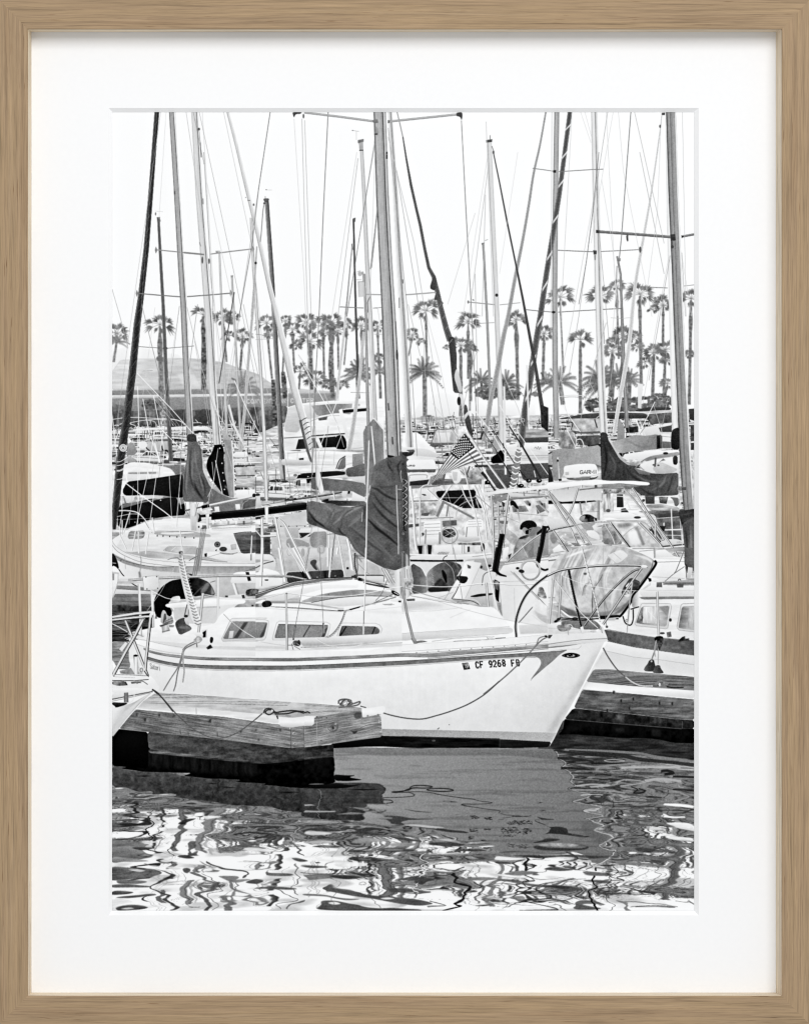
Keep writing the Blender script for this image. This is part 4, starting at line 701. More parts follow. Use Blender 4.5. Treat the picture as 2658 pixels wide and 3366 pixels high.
for s,w in (('95,700 130,950 150,1300 170,1450',26),('205,1380 210,800 230,720 290,690 420,690',16),('290,735 435,870',20),('575,690 440,880',22),('690,700 740,830 830,970',16),('840,690 900,830 960,1000 1040,1250 1060,1400',22),('890,690 960,900 1030,1290',16),('940,640 960,780',18),('120,845 210,840',10),('860,850 980,1200',9),('1000,960 1050,1350',9),('960,985 990,1330',18),('440,890 600,1050',4)): L(s,w,.95,sm=1); L(np.array([float(q) for q in re.split('[ ,]',s)]).reshape(-1,2)+[w*.4,0],w*.2,.45,sm=1)
for s,w in (('490,880 410,1060',34),('470,880 840,1080',24),('540,930 520,1060',16),('630,1060 660,950 740,890 830,870',9),('600,915 720,790',8),('440,840 850,838',7)): L(s,w,.55 if w>9 else .75,sm=1)
L('530,780 600,1000',5,.9); L('705,430 860,1050 940,1420 1010,1708',13,.96); L('711,430 866,1050 946,1420 1016,1708',4,.6); L('560,0 650,130 700,420',6,.6); L('480,640 560,1080 600,1500 640,1708',5,.62); L('770,290 920,520',8,.45); L('790,470 760,560 770,600',14,.35)
P('340,590 440,560 500,570 470,700 330,690',.5,tex=('mott',.3)); L('500,560 470,690',20,.4); L('345,590 320,690',20,.6)
part('hull','white fishing boat hull with a dark rubbing strip',cb); P('90,1520 900,1490 1060,1480 1080,1708 90,1708',('v',.93,.84)); L('95,1572 500,1585 710,1575',22,.12); L('90,1500 700,1520 1060,1490',14,.95); L('470,1600 490,1540 530,1515',8,.25,sm=1); P('760,1560 1060,1540 1080,1640 900,1640 720,1600',.74,soft=1); E(1022,1640,22,18,.15); E(925,1650,16,16,.15); L('820,1530 1050,1500',5,.6)
T('D3'); P('95,130 700,160 1070,130 1100,330 1170,800 1070,700 900,670 740,600 600,520 100,540',('v',.9,.86)); L('100,150 400,155 715,152',20,.12); P('830,140 1070,120 1070,160 1000,280 880,230',.7); E(1022,212,22,16,.15); E(925,225,14,18,.2); L('935,440 950,330 1000,285 1090,265',9,.45,sm=1); L('1000,250 1300,200',6,.6); P('780,570 900,540 1060,530 1060,550 860,580',.15); P('740,590 1060,555 1070,690 900,670',.78)
# flag
fl = part('flag','american flag with stars and stripes on a slanted white pole'); T('C3')
def fpt(u,v):      # u along the fly, v down the hoist
    a0=np.array([735,85]); h=np.array([950,390]); k=a0+(h-a0)*v
    e0=np.array([335,680]); e1=np.array([500,555]); e=e0+(e1-e0)*v
    c0=np.array([540,330]); c1=np.array([715,455]); c=c0+(c1-c0)*v
    return (1-u)**2*k+2*u*(1-u)*c+u*u*e
for i in range(13):
    top=[fpt(u,i/13) for u in np.linspace(0,1,16)]; bot=[fpt(u,(i+1)/13) for u in np.linspace(1,0,16)]
    P(np.array(top+bot),.45 if i%2==0 else .97)
top=[fpt(u,0) for u in np.linspace(0,.44,10)]; bot=[fpt(u,.54) for u in np.linspace(.44,0,10)]
P(np.array(top+bot),.2,tex=('grain',.04))
for r_ in range(9):
    for c_ in range(6 if r_%2==0 else 5):
        q=fpt(.045+.07*(c_+(0 if r_%2==0 else .5)),.035+.054*r_); E(q[0],q[1],9,9,.95)
part('flagpole','slanted white flag pole',fl); M('755,55 960,380 1225,745',24,[.97,.93,.8,.6]); E(752,58,16,18,.95)
# rods
part('fishing_rod','dark fishing rod in a rocket launcher holder'); T('C3')
for s,w,w1 in (('905,0 1100,290 1280,590 1370,720',6,16),('1030,0 1200,260 1340,480 1450,610',5,12),('1250,0 1400,230 1540,470 1620,610',12,26),('930,540 1000,620 1090,755',34,26),('950,60 915,160',20,16),('1180,200 1190,260',10,10),('760,290 900,480',5,6)): L(s,w,.2,w1)
for s,w in (('900,0 1095,290',3),('1000,610 1090,740',6)): L(s,w,.85)
for x,y in ((1000,660),(1480,640),(1600,640),(1390,700),(1270,590)): E(x,y,32 if x!=1270 else 16,24 if x!=1270 else 14,.15,tex=('mott',.3)); E(x+6,y-6,9,7,.8)
L('940,480 990,570 1080,700',20,.92); L('1540,520 1560,600',12,.85); 
T('C3'); part('furled_sail','striped furled sail foot spiralled with pale cord'); P('1330,260 1400,290 1380,440 1350,600 1320,730 1260,710 1290,560 1310,420',.55,tex=('grain',.08))
for y in (290,350,410,480,545,610,665,705): x=1365-(y-290)*.17; L([(x-42,y-10),(x,y+16),(x+40,y)],14,.96,sm=1)
# ---------------- right middle: sail covers, T-top boat, people
T('C4')
part('sail_cover','long pale grey boom cover curving across the right'); 
P('40,290 150,260 300,270 600,220 620,480 580,450 300,450 180,480 180,560 130,640 50,640',('h',.62,.68,.7),tex=('cloth',.1)); P('740,190 900,140 1000,105 1150,115 1270,95 1300,120 1290,270 1120,285 960,300 850,325 790,290',('g',800,200,.70,1290,200,.56),tex=('cloth',.1))
for s,w,t in (('210,300 230,420',16,.56),('460,260 560,440',14,.6),('900,160 1100,250 1250,200',18,.58),('1240,120 1190,260',14,.5),('800,240 1000,210',14,.74),('320,300 290,430',14,.72)): fold(s,w,t,.66)
P('1265,115 1310,105 1320,260 1265,270',.2,tex=('cloth',.15)); P('1290,140 1300,140 1295,250 1280,250',.05); P('1300,100 1335,120 1330,260 1310,260',.4)
P('0,450 40,540 60,650 0,660',.2); P('0,330 40,320 40,460 0,450',.7)
P('1330,90 1420,100 1430,270 1330,265',.9); P('1330,180 1430,185 1430,260 1330,258',.45); L('1330,120 1430,130',6,.6)
part('motorboat','white hardtop boat behind the dark curved sail cover'); P('870,330 1150,290 1530,280 1530,340 1450,360 1130,390 890,400',('v',.97,.9)); P('1110,390 1200,350 1530,300 1530,345 1250,385 1150,420',.62,tex=('hmott',.08)); P('1060,440 1200,400 1520,350 1530,560 1100,540',.93); P('1230,440 1320,420 1520,510 1400,570 1250,560',.8); L('1010,500 1060,440 1130,390',14,.55,sm=1); P('890,410 1000,390 1110,430 1020,470',.8,tex=('mott',.3)); L('1060,470 1120,520',14,.7); P('860,400 930,430 1010,430 1010,470 900,450',.65)
L('1255,370 1240,520',20,.4); E(1230,455,14,10,.4); E(1285,460,14,10,.4); E(1245,500,22,24,.8); P('1340,380 1370,400 1320,410 1290,430',.5); E(1370,320,30,14,.2)
part('sail_cover','black bundled sail cover against the thick mast'); P('1440,60 1470,30 1530,15 1530,280 1440,270 1430,200',.14,tex=('cloth',.12)); P('1455,350 1510,345 1510,450 1470,455 1455,430',.2,tex=('cloth',.15)); 
use(0); part('motorboat','dark hulled boat at the right border'); P('1660,0 1708,0 1708,280 1665,280',.3,tex=('mott',.2)); L('1665,190 1708,185',18,.92); P('1690,290 1708,290 1708,1000 1690,1000',.85,tex=('mott',.2))
dk = part('sail_cover','dark grey hooded sail cover sweeping down to the right'); 
P('610,70 690,80 690,140 740,200 790,310 860,390 960,470 1080,520 1200,555 1340,560 1520,545 1530,800 1400,820 1260,825 1130,820 1050,790 990,720 620,640 612,300',('g',640,300,.25,1400,700,.34),tex=('cloth',.13)); P('690,145 720,140 760,220 820,320 960,460 930,460 830,385 770,280',('v',.85,.7)); P('1000,490 1200,550 1180,575 1060,560',.5)
for s,w,t in (('650,180 680,400 640,620',24,.2),('700,300 780,450 760,600',24,.36),('880,440 880,560 900,640',20,.25),('900,480 1000,600 1200,700',24,.24),('1000,560 1150,640 1300,650',18,.42),('1380,570 1330,680 1200,760',26,.42),('1460,560 1420,700 1380,790',22,.27),('1510,570 1490,700 1440,800',16,.4),('1060,720 1180,790 1300,810',20,.24),('1120,600 1300,720',14,.38),('640,100 660,140',18,.35),('1250,600 1280,700 1250,790',20,.3)): fold(s,w,t,.32)
L('612,75 612,300',8,.15)
part('sailboat','sailboat hull and deck under the dark sail cover'); P('640,800 800,790 960,840 1080,900 1250,820 1530,810 1530,930 1560,940 1590,1400 1300,1420 1050,1200 620,1140',.9,tex=('hmott',.16)); P('800,800 870,800 880,950 800,950',.2); P('1130,820 1240,825 1240,910 1140,910',.28); P('1290,830 1400,830 1380,910 1300,900',.4,tex=('mott',.4)); P('1410,830 1530,840 1530,920 1480,950 1460,860',.45); P('1130,920 1300,915 1530,950 1530,1000 1200,1000',.7,tex=('hmott',.3)); P('1040,1000 1530,990 1560,1060 1560,1380 1380,1320 1290,1200 1250,1040',.42,tex=('mott',.2)); P('1280,1030 1530,1010 1560,1070 1290,1080',.3); 
L('1270,1080 1530,1062',7,.93); L('1435,970 1450,1290 1465,1410',14,.92); L('1320,1275 1570,1280',8,.9); L('1360,1215 1560,1210',16,.92); L('800,820 960,830',12,.9); L('880,800 960,980',16,.92); L('960,850 830,1010',10,.9); P('850,970 900,960 940,1010 850,1010',.3); L('640,1000 800,990 1060,970',8,.85); P('640,1030 960,1010 1100,1080 900,1085 640,1060',.95); P('620,780 760,770 760,1000 640,1010',.75,tex=('vmott',.4)); P('1300,1330 1500,1320 1590,1350 1590,1400 1320,1410',.85); text('NOV',1500,1352,16,16,22,3,.6); L('1330,1410 1590,1385',14,.3); P('1180,1180 1260,1170 1330,1280 1310,1380 1240,1300',.25,tex=('mott',.2)); E(1205,1205,26,26,.2); E(1205,1205,16,16,.6,hole=5); L('780,780 820,780',10,.2); E(700,990,26,20,.4); L('640,770 900,760',20,.35); E(1040,1070,40,14,.25); P('1300,1170 1370,1170 1350,1230 1310,1240',.15); E(1350,1150,10,22,.85)
for s,w in (('1530,340 1525,700 1540,1100 1570,1480',9),('1520,360 1518,900',4)): L(s,w,.85)
# T-top boat
tt = part('fishing_boat','white T-top fishing boat with a radar dome and raked windscreen'); T('C4')
P('0,920 380,900 620,880 640,1150 560,1180 380,1200 340,1250 0,1220',.9,tex=('mott',.1)); P('0,870 400,880 560,870 560,890 400,905 0,910',.12); L('370,890 390,1040',18,.6); L('440,870 445,1000',14,.93); L('585,870 585,1100',32,('h',.7,.55)); L('380,1005 590,1000',7,.5); P('400,900 570,880 570,1000 400,1010',.85,tex=('mott',.25)); P('0,1080 300,1090 350,1180 0,1190',.88)
T('C3'); P('1270,860 1708,830 1708,1500 1240,1570 1200,1400',.86,tex=('mott',.14)); P('1280,940 1440,930 1480,1000 1300,1020',.55,tex=('mott',.2)); P('1560,930 1670,900 1680,990 1580,1030',.5,tex=('grain',.08)); P('1280,1010 1480,1000 1480,1090 1300,1100',.88)
P('1130,1120 1350,1290 1400,1360 1300,1400 1160,1260',.72,tex=('mott',.2)); P('1260,870 1310,870 1370,970 1340,970 1290,920 1270,940',.12); L('1345,970 1390,1150',20,('h',.6,.95)); P('1160,880 1200,900 1200,940 1175,945',.25); 
for x in (1470,1610): P([(x-50,880),(x,870),(x+36,910),(x-6,930)],('h',.75,.4)); E(x+20,920,14,16,.2)
L('1500,1000 1480,1090',14,.9); L('1530,900 1700,1160',7,.85); L('1250,1080 1370,1130',4,.6); L('1320,1020 1700,1050',5,.6); L('1480,1060 1700,1100 ',5,.9)
part('radar_dome','white drum-shaped radar dome on the T-top roof',tt); T('C4')
P('180,480 200,465 300,450 420,440 530,442 565,460 585,570 560,600 520,610 220,605 185,590',('v',.97,.95,.93),sm=0); P('200,608 400,612 560,600 585,575 575,605 530,628 240,630',.35,tex=('grain',.05)); P('240,628 400,592 500,590 480,625',.55); L('185,590 240,606 400,600 560,575 586,560',4,.75); text('GARMI',368,522,38,38,42,6,.22,slope=-.03); P('195,540 240,535 242,572 198,576',.82); L('200,545 240,540',4,.7); L('200,560 240,556',4,.7)
part('roof','white T-top roof slab',tt); T('C4'); P('-30,690 0,660 180,660 400,640 560,625 700,640 1000,640 1150,655 1185,665 1182,692 1100,695 850,672 620,680 400,690 200,720 0,755',('v',.97,.97,.9)); P('620,682 850,676 1000,690 1100,697 1000,712 640,720',.6,tex=('grain',.04)); P('30,760 340,730 620,690 620,860 140,890 70,850',('v',.82,.9)); L('360,745 620,720 880,728 930,760',14,.6,sm=1); L('360,750 620,726 880,734',4,.3,sm=1); P('540,690 570,688 572,720 540,722',.4); P('640,740 880,740 880,770 640,800',.6,tex=('mott',.5)); P('870,700 1000,705 980,740 900,740',.5); P('100,370 115,365 125,400 105,400',.9); L('110,400 130,640',18,('h',.65,.93)); P('118,620 155,615 155,640 125,645',.15); E(110,405,10,14,.1)
T('C3'); P('890,795 930,780 1250,740 1500,715 1708,690 1708,730 1400,765 1180,790 930,812',('v',.97,.9)); P('1060,810 1240,800 1210,860 1140,880 1100,920 1060,880',.58,tex=('mott',.1)); E(1160,820,10,8,.9); L('1140,890 1180,860 1400,840 1640,822 1690,850',16,.6,sm=1); L('1145,900 1190,868 1400,850 1640,832',5,.3,sm=1); L('870,810 1040,960',10,.7); L('1420,770 1430,820',14,.6); L('1590,760 1600,810',14,.6)
part('roof_strut','polished tube leg of the T-top',tt); T('C3')
def tube(s,w,sm=1,t=.8):
    q=np.array([float(v) for v in re.split('[ ,]',s)]).reshape(-1,2); L(q,w,t,sm=sm); L(q+[w*.28,w*.1],w*.3,.42,sm=sm); L(q-[w*.15,w*.05],w*.28,.97,sm=sm); L(q-[w*.45,w*.1],w*.12,.5,sm=sm)
tube('1045,810 1060,1060 1070,1300 1070,1600',28); tube('1120,880 1130,1100 1130,1300',22); tube('1245,810 1210,1060 1180,1420',28); tube('1065,1070 1210,1055',20); tube('1070,1320 1180,1305',18); tube('1590,900 1708,1010',20)
T('C4'); tube('0,790 120,980 260,1200 300,1290 345,1390',28); tube('0,760 150,960 300,1160 420,1370',26); tube('350,720 290,920 210,1100',22); tube('30,790 250,1050 290,1110 340,1180 500,1390',24,t=.72); tube('880,735 1000,860 1140,1040 1260,1190 1350,1330',24); tube('980,725 1080,880 1200,1070 1400,1340 1520,1530',30); tube('1140,1040 1250,1240 1310,1330 1350,1330',22); tube('1250,1150 1250,1540',26); E(325,1385,40,14,.55); E(460,1385,30,14,.6)
# man
mn = part('person','dark haired man in a light shirt bending down at the helm'); T('C3')
P('1370,1300 1480,1285 1600,1230 1660,1180 1708,1190 1708,1420 1600,1560 1290,1560 1310,1420 1340,1360',.55,tex=('mott',.14)); P('1530,1290 1708,1220 1745,1250 1740,1520 1540,1560',.64,tex=('cloth',.1)); P('1340,1340 1500,1290 1530,1400 1420,1560 1320,1560',.6,tex=('mott',.2)); P('1560,1260 1640,1190 1708,1165 1730,1200 1720,1240 1600,1290',.1)
P('1395,1200 1430,1170 1520,1180 1570,1170 1640,1190 1560,1260 1530,1290 1480,1290 1440,1265 1410,1235',('h',.68,.5,.58)); P('1375,1200 1385,1150 1430,1110 1500,1100 1550,1120 1580,1165 1560,1185 1530,1180 1500,1190 1470,1210 1455,1190 1420,1180 1400,1215 1380,1210',.1,tex=('grain',.08)); E(1500,1220,20,28,.6,.2); E(1500,1222,11,18,.45,.2); P('1440,1225 1480,1220 1475,1265 1445,1265',.08); L('1450,1225 1510,1205',7,.1); P('1360,1310 1440,1275 1490,1280 1470,1300 1380,1330',.3,tex=('mott',.2))
wm = part('person','person in a pale cap seen from behind through the windscreen'); T('C4')
P('355,1090 390,1045 440,1030 500,1040 545,1075 560,1110 540,1130 400,1125 380,1110',.3,tex=('mott',.35)); P('360,1085 395,1050 440,1045 410,1110 380,1110',.65); E(555,1095,24,24,.8); P('390,1130 540,1125 560,1170 520,1230 430,1215 380,1160',.55); P('430,1225 520,1215 590,1260 610,1340 480,1300',.95); P('510,1170 560,1140 570,1230 530,1210',.93); P('540,1070 570,1080 565,1110 545,1105',.2)
# windscreen
ws = part('windscreen','raked clear windscreen with steel frame',tt); T('C4')
P('30,1210 300,1160 720,1120 1080,1120 1340,1420 960,1430 520,1395 340,1250 250,1300 200,1320 60,1240',('h',.9,.84),a=.35,mark=False); P('0,1240 60,1260 180,1470 0,1500',.75,tex=('mott',.15)); P('20,1260 90,1230 110,1330 60,1390 20,1330',.6); P('50,1440 130,1380 190,1460 60,1480',.95); P('720,1140 1060,1130 1250,1330 1330,1420 980,1420',.86,tex=('mott',.15)); P('620,1150 720,1140 870,1380 780,1390 640,1380',.62,tex=('mott',.25)); P('800,1160 900,1130 1000,1140 960,1180 820,1190',.45,a=.7,soft=2); P('1000,1180 1040,1170 1130,1390 1100,1400',.6,soft=1); P('920,1230 1030,1220 1080,1380 960,1390',.95,soft=2)
for s,w in (('0,1235 60,1205 300,1160 500,1130 730,1118',18),('680,1108 950,1110 1100,1120 1200,1200',16),('50,1210 140,1340 250,1500',30),('720,1125 850,1290 960,1430',36),('660,1150 740,1280 780,1380',24),('1060,1130 1200,1270 1320,1400',40),('860,1300 960,1210 1060,1170',7),('0,1535 250,1495 350,1465',22),('800,1380 860,1310',7)): tube(s,w)
L('150,1340 250,1500',6,.15); L('745,1150 960,1430',8,.12); L('0,1240 60,1215 300,1168',6,.15)
T('C3'); P('1210,1600 1330,1500 1500,1360 1680,1240 1708,1250 1708,1520 1240,1600',.55,a=.35,mark=False); P('1240,1570 1400,1430 1480,1500 1480,1560',.8,a=.5,soft=2,mark=False); tube('1200,1610 1330,1490 1480,1360 1640,1250 1708,1200',24); tube('1210,1600 1450,1560 1708,1520',18); P('1180,1440 1250,1400 1240,1500 1200,1580 1170,1580',.93); L('1400,1400 1470,1540',6,.85); P('1240,1510 1280,1490 1250,1560',.2)
hl = part('hull','white topsides of the T-top boat',tt); T('C4'); P('0,1540 350,1475 600,1400 980,1420 1330,1420 1480,1530 1600,1540 1600,2000 0,2000',('h',.92,.96)); L('0,1575 160,1555 210,1540',14,.5,sm=1); E(200,1535,20,12,.2); P('1340,1430 1590,1420 1590,1470 1400,1460',.7,tex=('hmott',.2)); P('1260,1420 1360,1440 1480,1530 1250,1540',.95); L('980,1435 1340,1430',8,.6); L('1060,1465 1590,1420',6,.6); L('1230,1550 1590,1560',10,.9); L('1250,1600 1590,1590',6,.6)
T('D3'); P('1090,330 1180,300 1708,260 1708,950 1160,830 1130,560',('h',.9,.95)); P('1200,180 1400,150 1708,110 1708,280 1100,340',.93); L('1000,250 1250,190 1600,150 1708,140',8,.62,sm=1); L('1210,175 1450,140 1708,105',18,.6); L('1210,180 1708,112',5,.9); P('1080,370 1140,400 1130,640 1090,600',.08,tex=('mott',.15)); P('1060,380 1130,400 1120,500 1080,470',.5,tex=('vmott',.4)); L('1135,420 1170,800',8,.7); P('1110,640 1150,640 1165,800 1130,720',.6); L('1100,400 1700,380',6,.8); L('1310,470 1320,880',5,.8); L('1570,300 1560,700',5,.84)
T('D4'); P('1190,130 1600,140 1610,420 1330,390 1200,330',.95); L('1240,170 1600,160',6,.6); L('1220,125 1590,130',12,.92); L('1210,340 1590,360',5,.75); L('1200,390 1600,400',5,.8); L('1240,0 1245,120',24,('h',.6,.85))
part('fender','black tubular fender hung on the windscreen',tt); T('C3'); M('1170,1265 1130,1480 1090,1708',58,[.2,.1,.08,.14]); E(1170,1268,24,8,.16); FA = CUR; FB_ = part('fender','second black tubular fender nearer the bow',tt); M('1665,1170 1630,1400 1590,1600',56,[.2,.12,.08,.14],40); T('D3'); use(FA); M('1125,0 1090,200 1080,280',58,[.2,.1,.08,.14]); L('1090,260 1140,310 1220,335',42,.09,14,sm=1); use(FB_); M('1620,0 1590,120 1570,170',56,[.2,.1,.1],30); L('1565,150 1590,220 1660,260 1708,250',22,.12,sm=1)
part('rail_ring','round steel life ring holder',tt); E(1500,262,122,126,.85,0,26); E(1500,262,115,119,.4,0,6); E(1500,262,104,108,.55,0,5); T('C3'); L('1380,1708 1400,1620 1450,1575 1530,1570 1590,1610 1620,1708',20,.8,sm=1)
T('D3'); tube('1280,275 1450,450 1600,600 1708,720',26); P('1270,265 1370,260 1380,285 1290,290',.92); E(1350,240,20,14,.15); E(1395,275,34,20,.2,.2); P('1580,520 1600,460 1640,455 1690,570 1680,600 1580,570',.5,tex=('mott',.5)); L('1580,540 1600,460 1645,458',7,.85)
rope('1360,880 1450,780 1520,700 1580,650',12,.6); P('1530,620 1600,600 1640,640 1708,700 1712,900 1520,780',.92,tex=('mott',.05)); P('1530,720 1620,780 1712,800 1712,900 1600,840',.8,soft=1); L('1520,790 1640,880 1708,900',14,.9,sm=1); 
# sail hood on the right border
rh = part('sail_cover','grey furled sail hood at the right border'); T('C4'); P('1520,980 1570,965 1600,990 1708,970 1708,1708 1640,1650 1590,1640 1600,1480 1580,1340 1570,1200 1540,1090',('g',1560,1200,.34,1708,1300,.42),tex=('cloth',.13)); P('1520,985 1600,985 1708,968 1708,1060 1600,1110 1560,1170 1530,1060',.2,tex=('cloth',.15))
for s,w,t in (('1540,1040 1620,1030 1700,1000',14,.38),('1560,1120 1640,1080 1700,1060',16,.35),('1600,1180 1620,1400 1610,1620',20,.26),('1660,1150 1670,1400 1690,1640',18,.5),('1690,1100 1640,1300',12,.3)): fold(s,w,t,.38)
T('D4'); P('1590,0 1708,0 1708,240 1640,230 1590,200',('h',.36,.42),tex=('cloth',.12)); P('1625,225 1690,235 1660,350 1630,350',.85); P('1600,180 1630,230 1620,300 1600,240',.15); rope('1600,0 1500,250 1470,300',7,.5); rope('1590,220 1460,310 1360,395',7,.55)
for x in (1605,1612,1685): L([(x,210),(x+4,350)],5,.5)
T('C4'); P('1500,720 1530,700 1600,720 1600,750 1520,760',.5); E(1530,735,22,34,.62,hole=8); P('1560,720 1610,710 1610,750 1560,745',.35)
# ---------------- inflatable dinghy stood on edge, right-hand cruiser, right dock
T('D4')
rc = part('cabin_cruiser','white cabin boat with curtained windows and a grey side band at the right')
P('540,830 700,810 860,800 1000,620 1060,490 1180,440 1280,405 1500,390 1708,375 1708,1100 1330,1080 700,960',('v',.95,.92),tex=('hmott',.04))
P('1060,580 1320,575 1708,575 1708,598 1100,605',.55,tex=('hmott',.1)); L('1060,578 1708,572',4,.4); P('1060,490 1280,430 1708,440 1708,570 1080,570',('v',.95,.88)); L('1060,480 1160,500 1708,500',4,.82)
P('1265,410 1330,405 1345,425 1500,430 1708,432 1708,400 1500,405 1345,405',.5); P('1265,405 1325,403 1330,462 1262,460',.45,tex=('mott',.1)); P('1500,420 1580,420 1575,465 1505,465',.42); L('1340,432 1708,438',4,.25); E(1532,382,18,18,.2,hole=7); P('1330,400 1708,370 1708,398 1345,412',.7)
part('window','curtained side window of the right-hand cabin boat',rc)
WA = CUR
for s,t in (('1020,895 1090,655 1420,650 1440,670 1395,945 1370,950 1040,905',.9),('1500,930 1550,665 1570,655 1708,650 1708,985 1520,960',.9)): P(s,t); 
L('1010,890 1085,660 1100,652 1425,655 1438,690 1395,940 1370,950 1030,912 1010,890',7,.72,sm=0); L('1500,930 1550,670 1570,655 1708,650',7,.68); L('1500,935 1530,965 1708,985',7,.72)
P('1025,870 1090,685 1415,680 1380,925 1100,895 1030,880',('h',.5,.72,.8,.62),tex=('hmott',.12)); P('1110,690 1280,685 1270,890 1100,880',.84,tex=('vmott',.16)); P('1040,840 1080,740 1110,800 1090,890 1040,870',.35,tex=('mott',.5)); L('1160,735 1250,830',5,.97); P('1290,690 1415,682 1385,800',.6,soft=1)
P('1520,930 1560,690 1600,683 1708,680 1708,965 1530,940',('h',.45,.66,.75),tex=('hmott',.12)); P('1640,690 1708,685 1708,950 1630,940',.76,tex=('vmott',.14)); E(1425,845,16,20,.2)
use(rc); P('640,960 700,955 1000,1010 1260,1050 1708,1085 1708,1260 1280,1200 1000,1160 690,1090',('h',.38,.46,.36),tex=('mott',.12)); L('660,958 1000,1010 1250,1045',5,.8); L('690,1092 1000,1162 1280,1202 1708,1262',6,.35)
P('540,1400 690,1095 1000,1165 1280,1205 1708,1262 1708,1500 1330,1470 700,1420',('v',.95,.86)); L('640,1200 1000,1280 1300,1310 1708,1370',5,.72); P('640,1210 1000,1285 1300,1315 1708,1372 1708,1500 1330,1470 520,1412',('v',.86,.93),a=.7); P('150,850 390,800 560,860 650,960 560,960 150,950',.5,tex=('mott',.12)); L('150,840 400,850 560,830 820,830',14,.2)
E(1330,1000,30,12,.3); P('1510,1090 1580,1030 1640,1040 1650,1100 1590,1080 1530,1105',.2,tex=('mott',.3)); P('1380,990 1430,980 1440,1040 1390,1050',.6,tex=('mott',.4)); P('1595,1035 1640,1035 1640,1060 1600,1065',.9); rope('1335,1055 1450,1065 1530,1075',6,.7); P('660,820 800,815 780,850 680,850',.78)
T('D4'); P('-20,690 40,640 110,700 200,790 300,840 160,862 -20,905',('h',.86,.6),tex=('mott',.08)); L('-10,730 90,740 200,830',8,.9,sm=1)
di = part('inflatable_dinghy','pale inflatable dinghy stood on its edge with a black rubbing strip'); T('D4')
DO = '20,250 60,180 110,110 200,60 300,20 380,-15 560,-30 750,-25 900,-5 1050,50 1180,110 1240,150 1262,180 1200,290 1050,480 985,560 950,640 850,790 800,800 600,812 400,825 260,810 150,720 90,620 50,480'
P(DO,('g',100,300,.86,1100,500,.74),tex=('mott',.10))
clip(DO); g = RS(14)
for i in range(26):
    x = 90+i*24+g.uniform(-8,8); fold([(x+170,-20),(x+60,180),(x-20,380),(x+20,560)],g.uniform(6,14),g.choice([.92,.95,.62,.68]),.76)
for s,w,t in (('60,620 200,720 400,780 700,760 900,660',50,.62),('100,680 260,780 560,800 800,780',26,.5),('420,560 430,460 500,380',16,.62),('560,700 520,520 560,400',18,.6),('700,760 660,640 640,540',16,.62),('330,330 280,480 300,600',16,.66),('760,320 700,270 640,300 720,330',10,.85),('1000,80 1160,130 1240,200',30,.84),('200,120 340,60 520,10',24,.9),('960,600 860,720 760,780',40,.56),('860,330 760,540 740,700',40,.82)): fold(s,w,t,.72)
P('680,95 780,45 860,20 940,95 860,160 800,190',.93,a=.85,soft=.5,mark=False); L('760,60 850,140',4,.7); L('690,95 800,190 860,160 940,90',4,.72); E(430,305,20,14,.4,soft=.6); P('190,700 300,740 340,790 250,790',.45,soft=1,mark=False)
L('520,700 515,560 540,470 600,380 640,300',7,.45,sm=1); L('400,560 410,480 440,420',8,.5,sm=1); clip(None)
L('1240,150 1258,185 1200,280 1050,485 990,560 960,640 850,790 800,800 600,812',26,.08,sm=1); L('1225,150 1190,260 1040,460',8,.4,sm=1)
P('870,470 960,345 1080,400 1050,490 1000,500 960,560 900,580 850,545',.25,tex=('mott',.3)); E(915,535,46,40,.8); E(915,535,24,22,.5,hole=6); P('880,560 930,585 960,560 940,540',.9); P('900,450 940,410 970,450 940,490',.85,tex=('mott',.3)); P('985,580 1040,510 1060,520 1060,640 1050,690 980,705 975,640',('h',.6,.92)); P('1160,350 1200,360 1205,390 1180,400',.1); P('1100,480 1200,400 1195,440 1130,480',.85)
L('870,800 900,880 960,905 990,840 990,720',13,.12,sm=1); L('960,720 1060,690',12,.15); rope('960,500 945,700 930,850 920,960',9,.72,sm=1); E(915,850,14,14,.3,hole=5); rope('925,900 920,990',10,.75)
L('150,845 330,830 600,830 820,800',10,.15,sm=1); E(310,830,34,16,.1); E(310,830,18,8,.5,hole=4); L('510,590 515,860 525,900',7,.4); L('640,0 635,560',8,.75); L('650,640 680,920',6,.5); E(684,925,14,14,.35)
part('dock','slatted dock on the right with a pale rubber edge'); T('D4')
P('440,1570 530,1420 720,1420 1000,1450 1330,1475 1708,1510 1708,1700 1360,1650 700,1600',.50,tex=('hmott',.12)); g = RS(4); clip('440,1570 530,1420 720,1420 1000,1450 1330,1475 1708,1510 1708,1700 1360,1650 700,1600')
for i in range(46):
    y = 1425+i*6.2; x0 = 470+g.uniform(-30,60)+i*10; L([(x0,y+40),(x0+500,y-6),(1720,y+g.uniform(-20,40))],g.uniform(2,5),g.choice([.18,.24,.66,.72]),a=.65,sm=1)
clip(None); L('510,1418 720,1418 1000,1446 1330,1472 1708,1508',7,.93); P('400,1640 440,1572 740,1600 1360,1645 1708,1670 1708,1740 1360,1710 740,1672 400,1640',('v',.90,.97,.75)); L('740,1600 742,1670',4,.6)
T('E3'); P('735,0 960,22 1200,45 1680,84 1680,150 1100,92 960,85 715,62',('v',.92,.97,.84)); L('715,62 960,88 1100,98 1680,150',9,.95); L('715,70 960,96 1100,104 1680,157',4,.4)
part('dock_face','weathered timber fascia of the right dock'); P('715,68 1100,102 1680,155 1680,332 1500,320 1000,265 640,228',('h',.36,.42,.46),tex=('hmott',.26)); g = RS(6)
for i in range(26):
    y = 90+i*9; L([(650,y-20+i),(1000,y+15),(1690,y+75)],1.6,g.choice([.22,.58]),a=.5,sm=1)
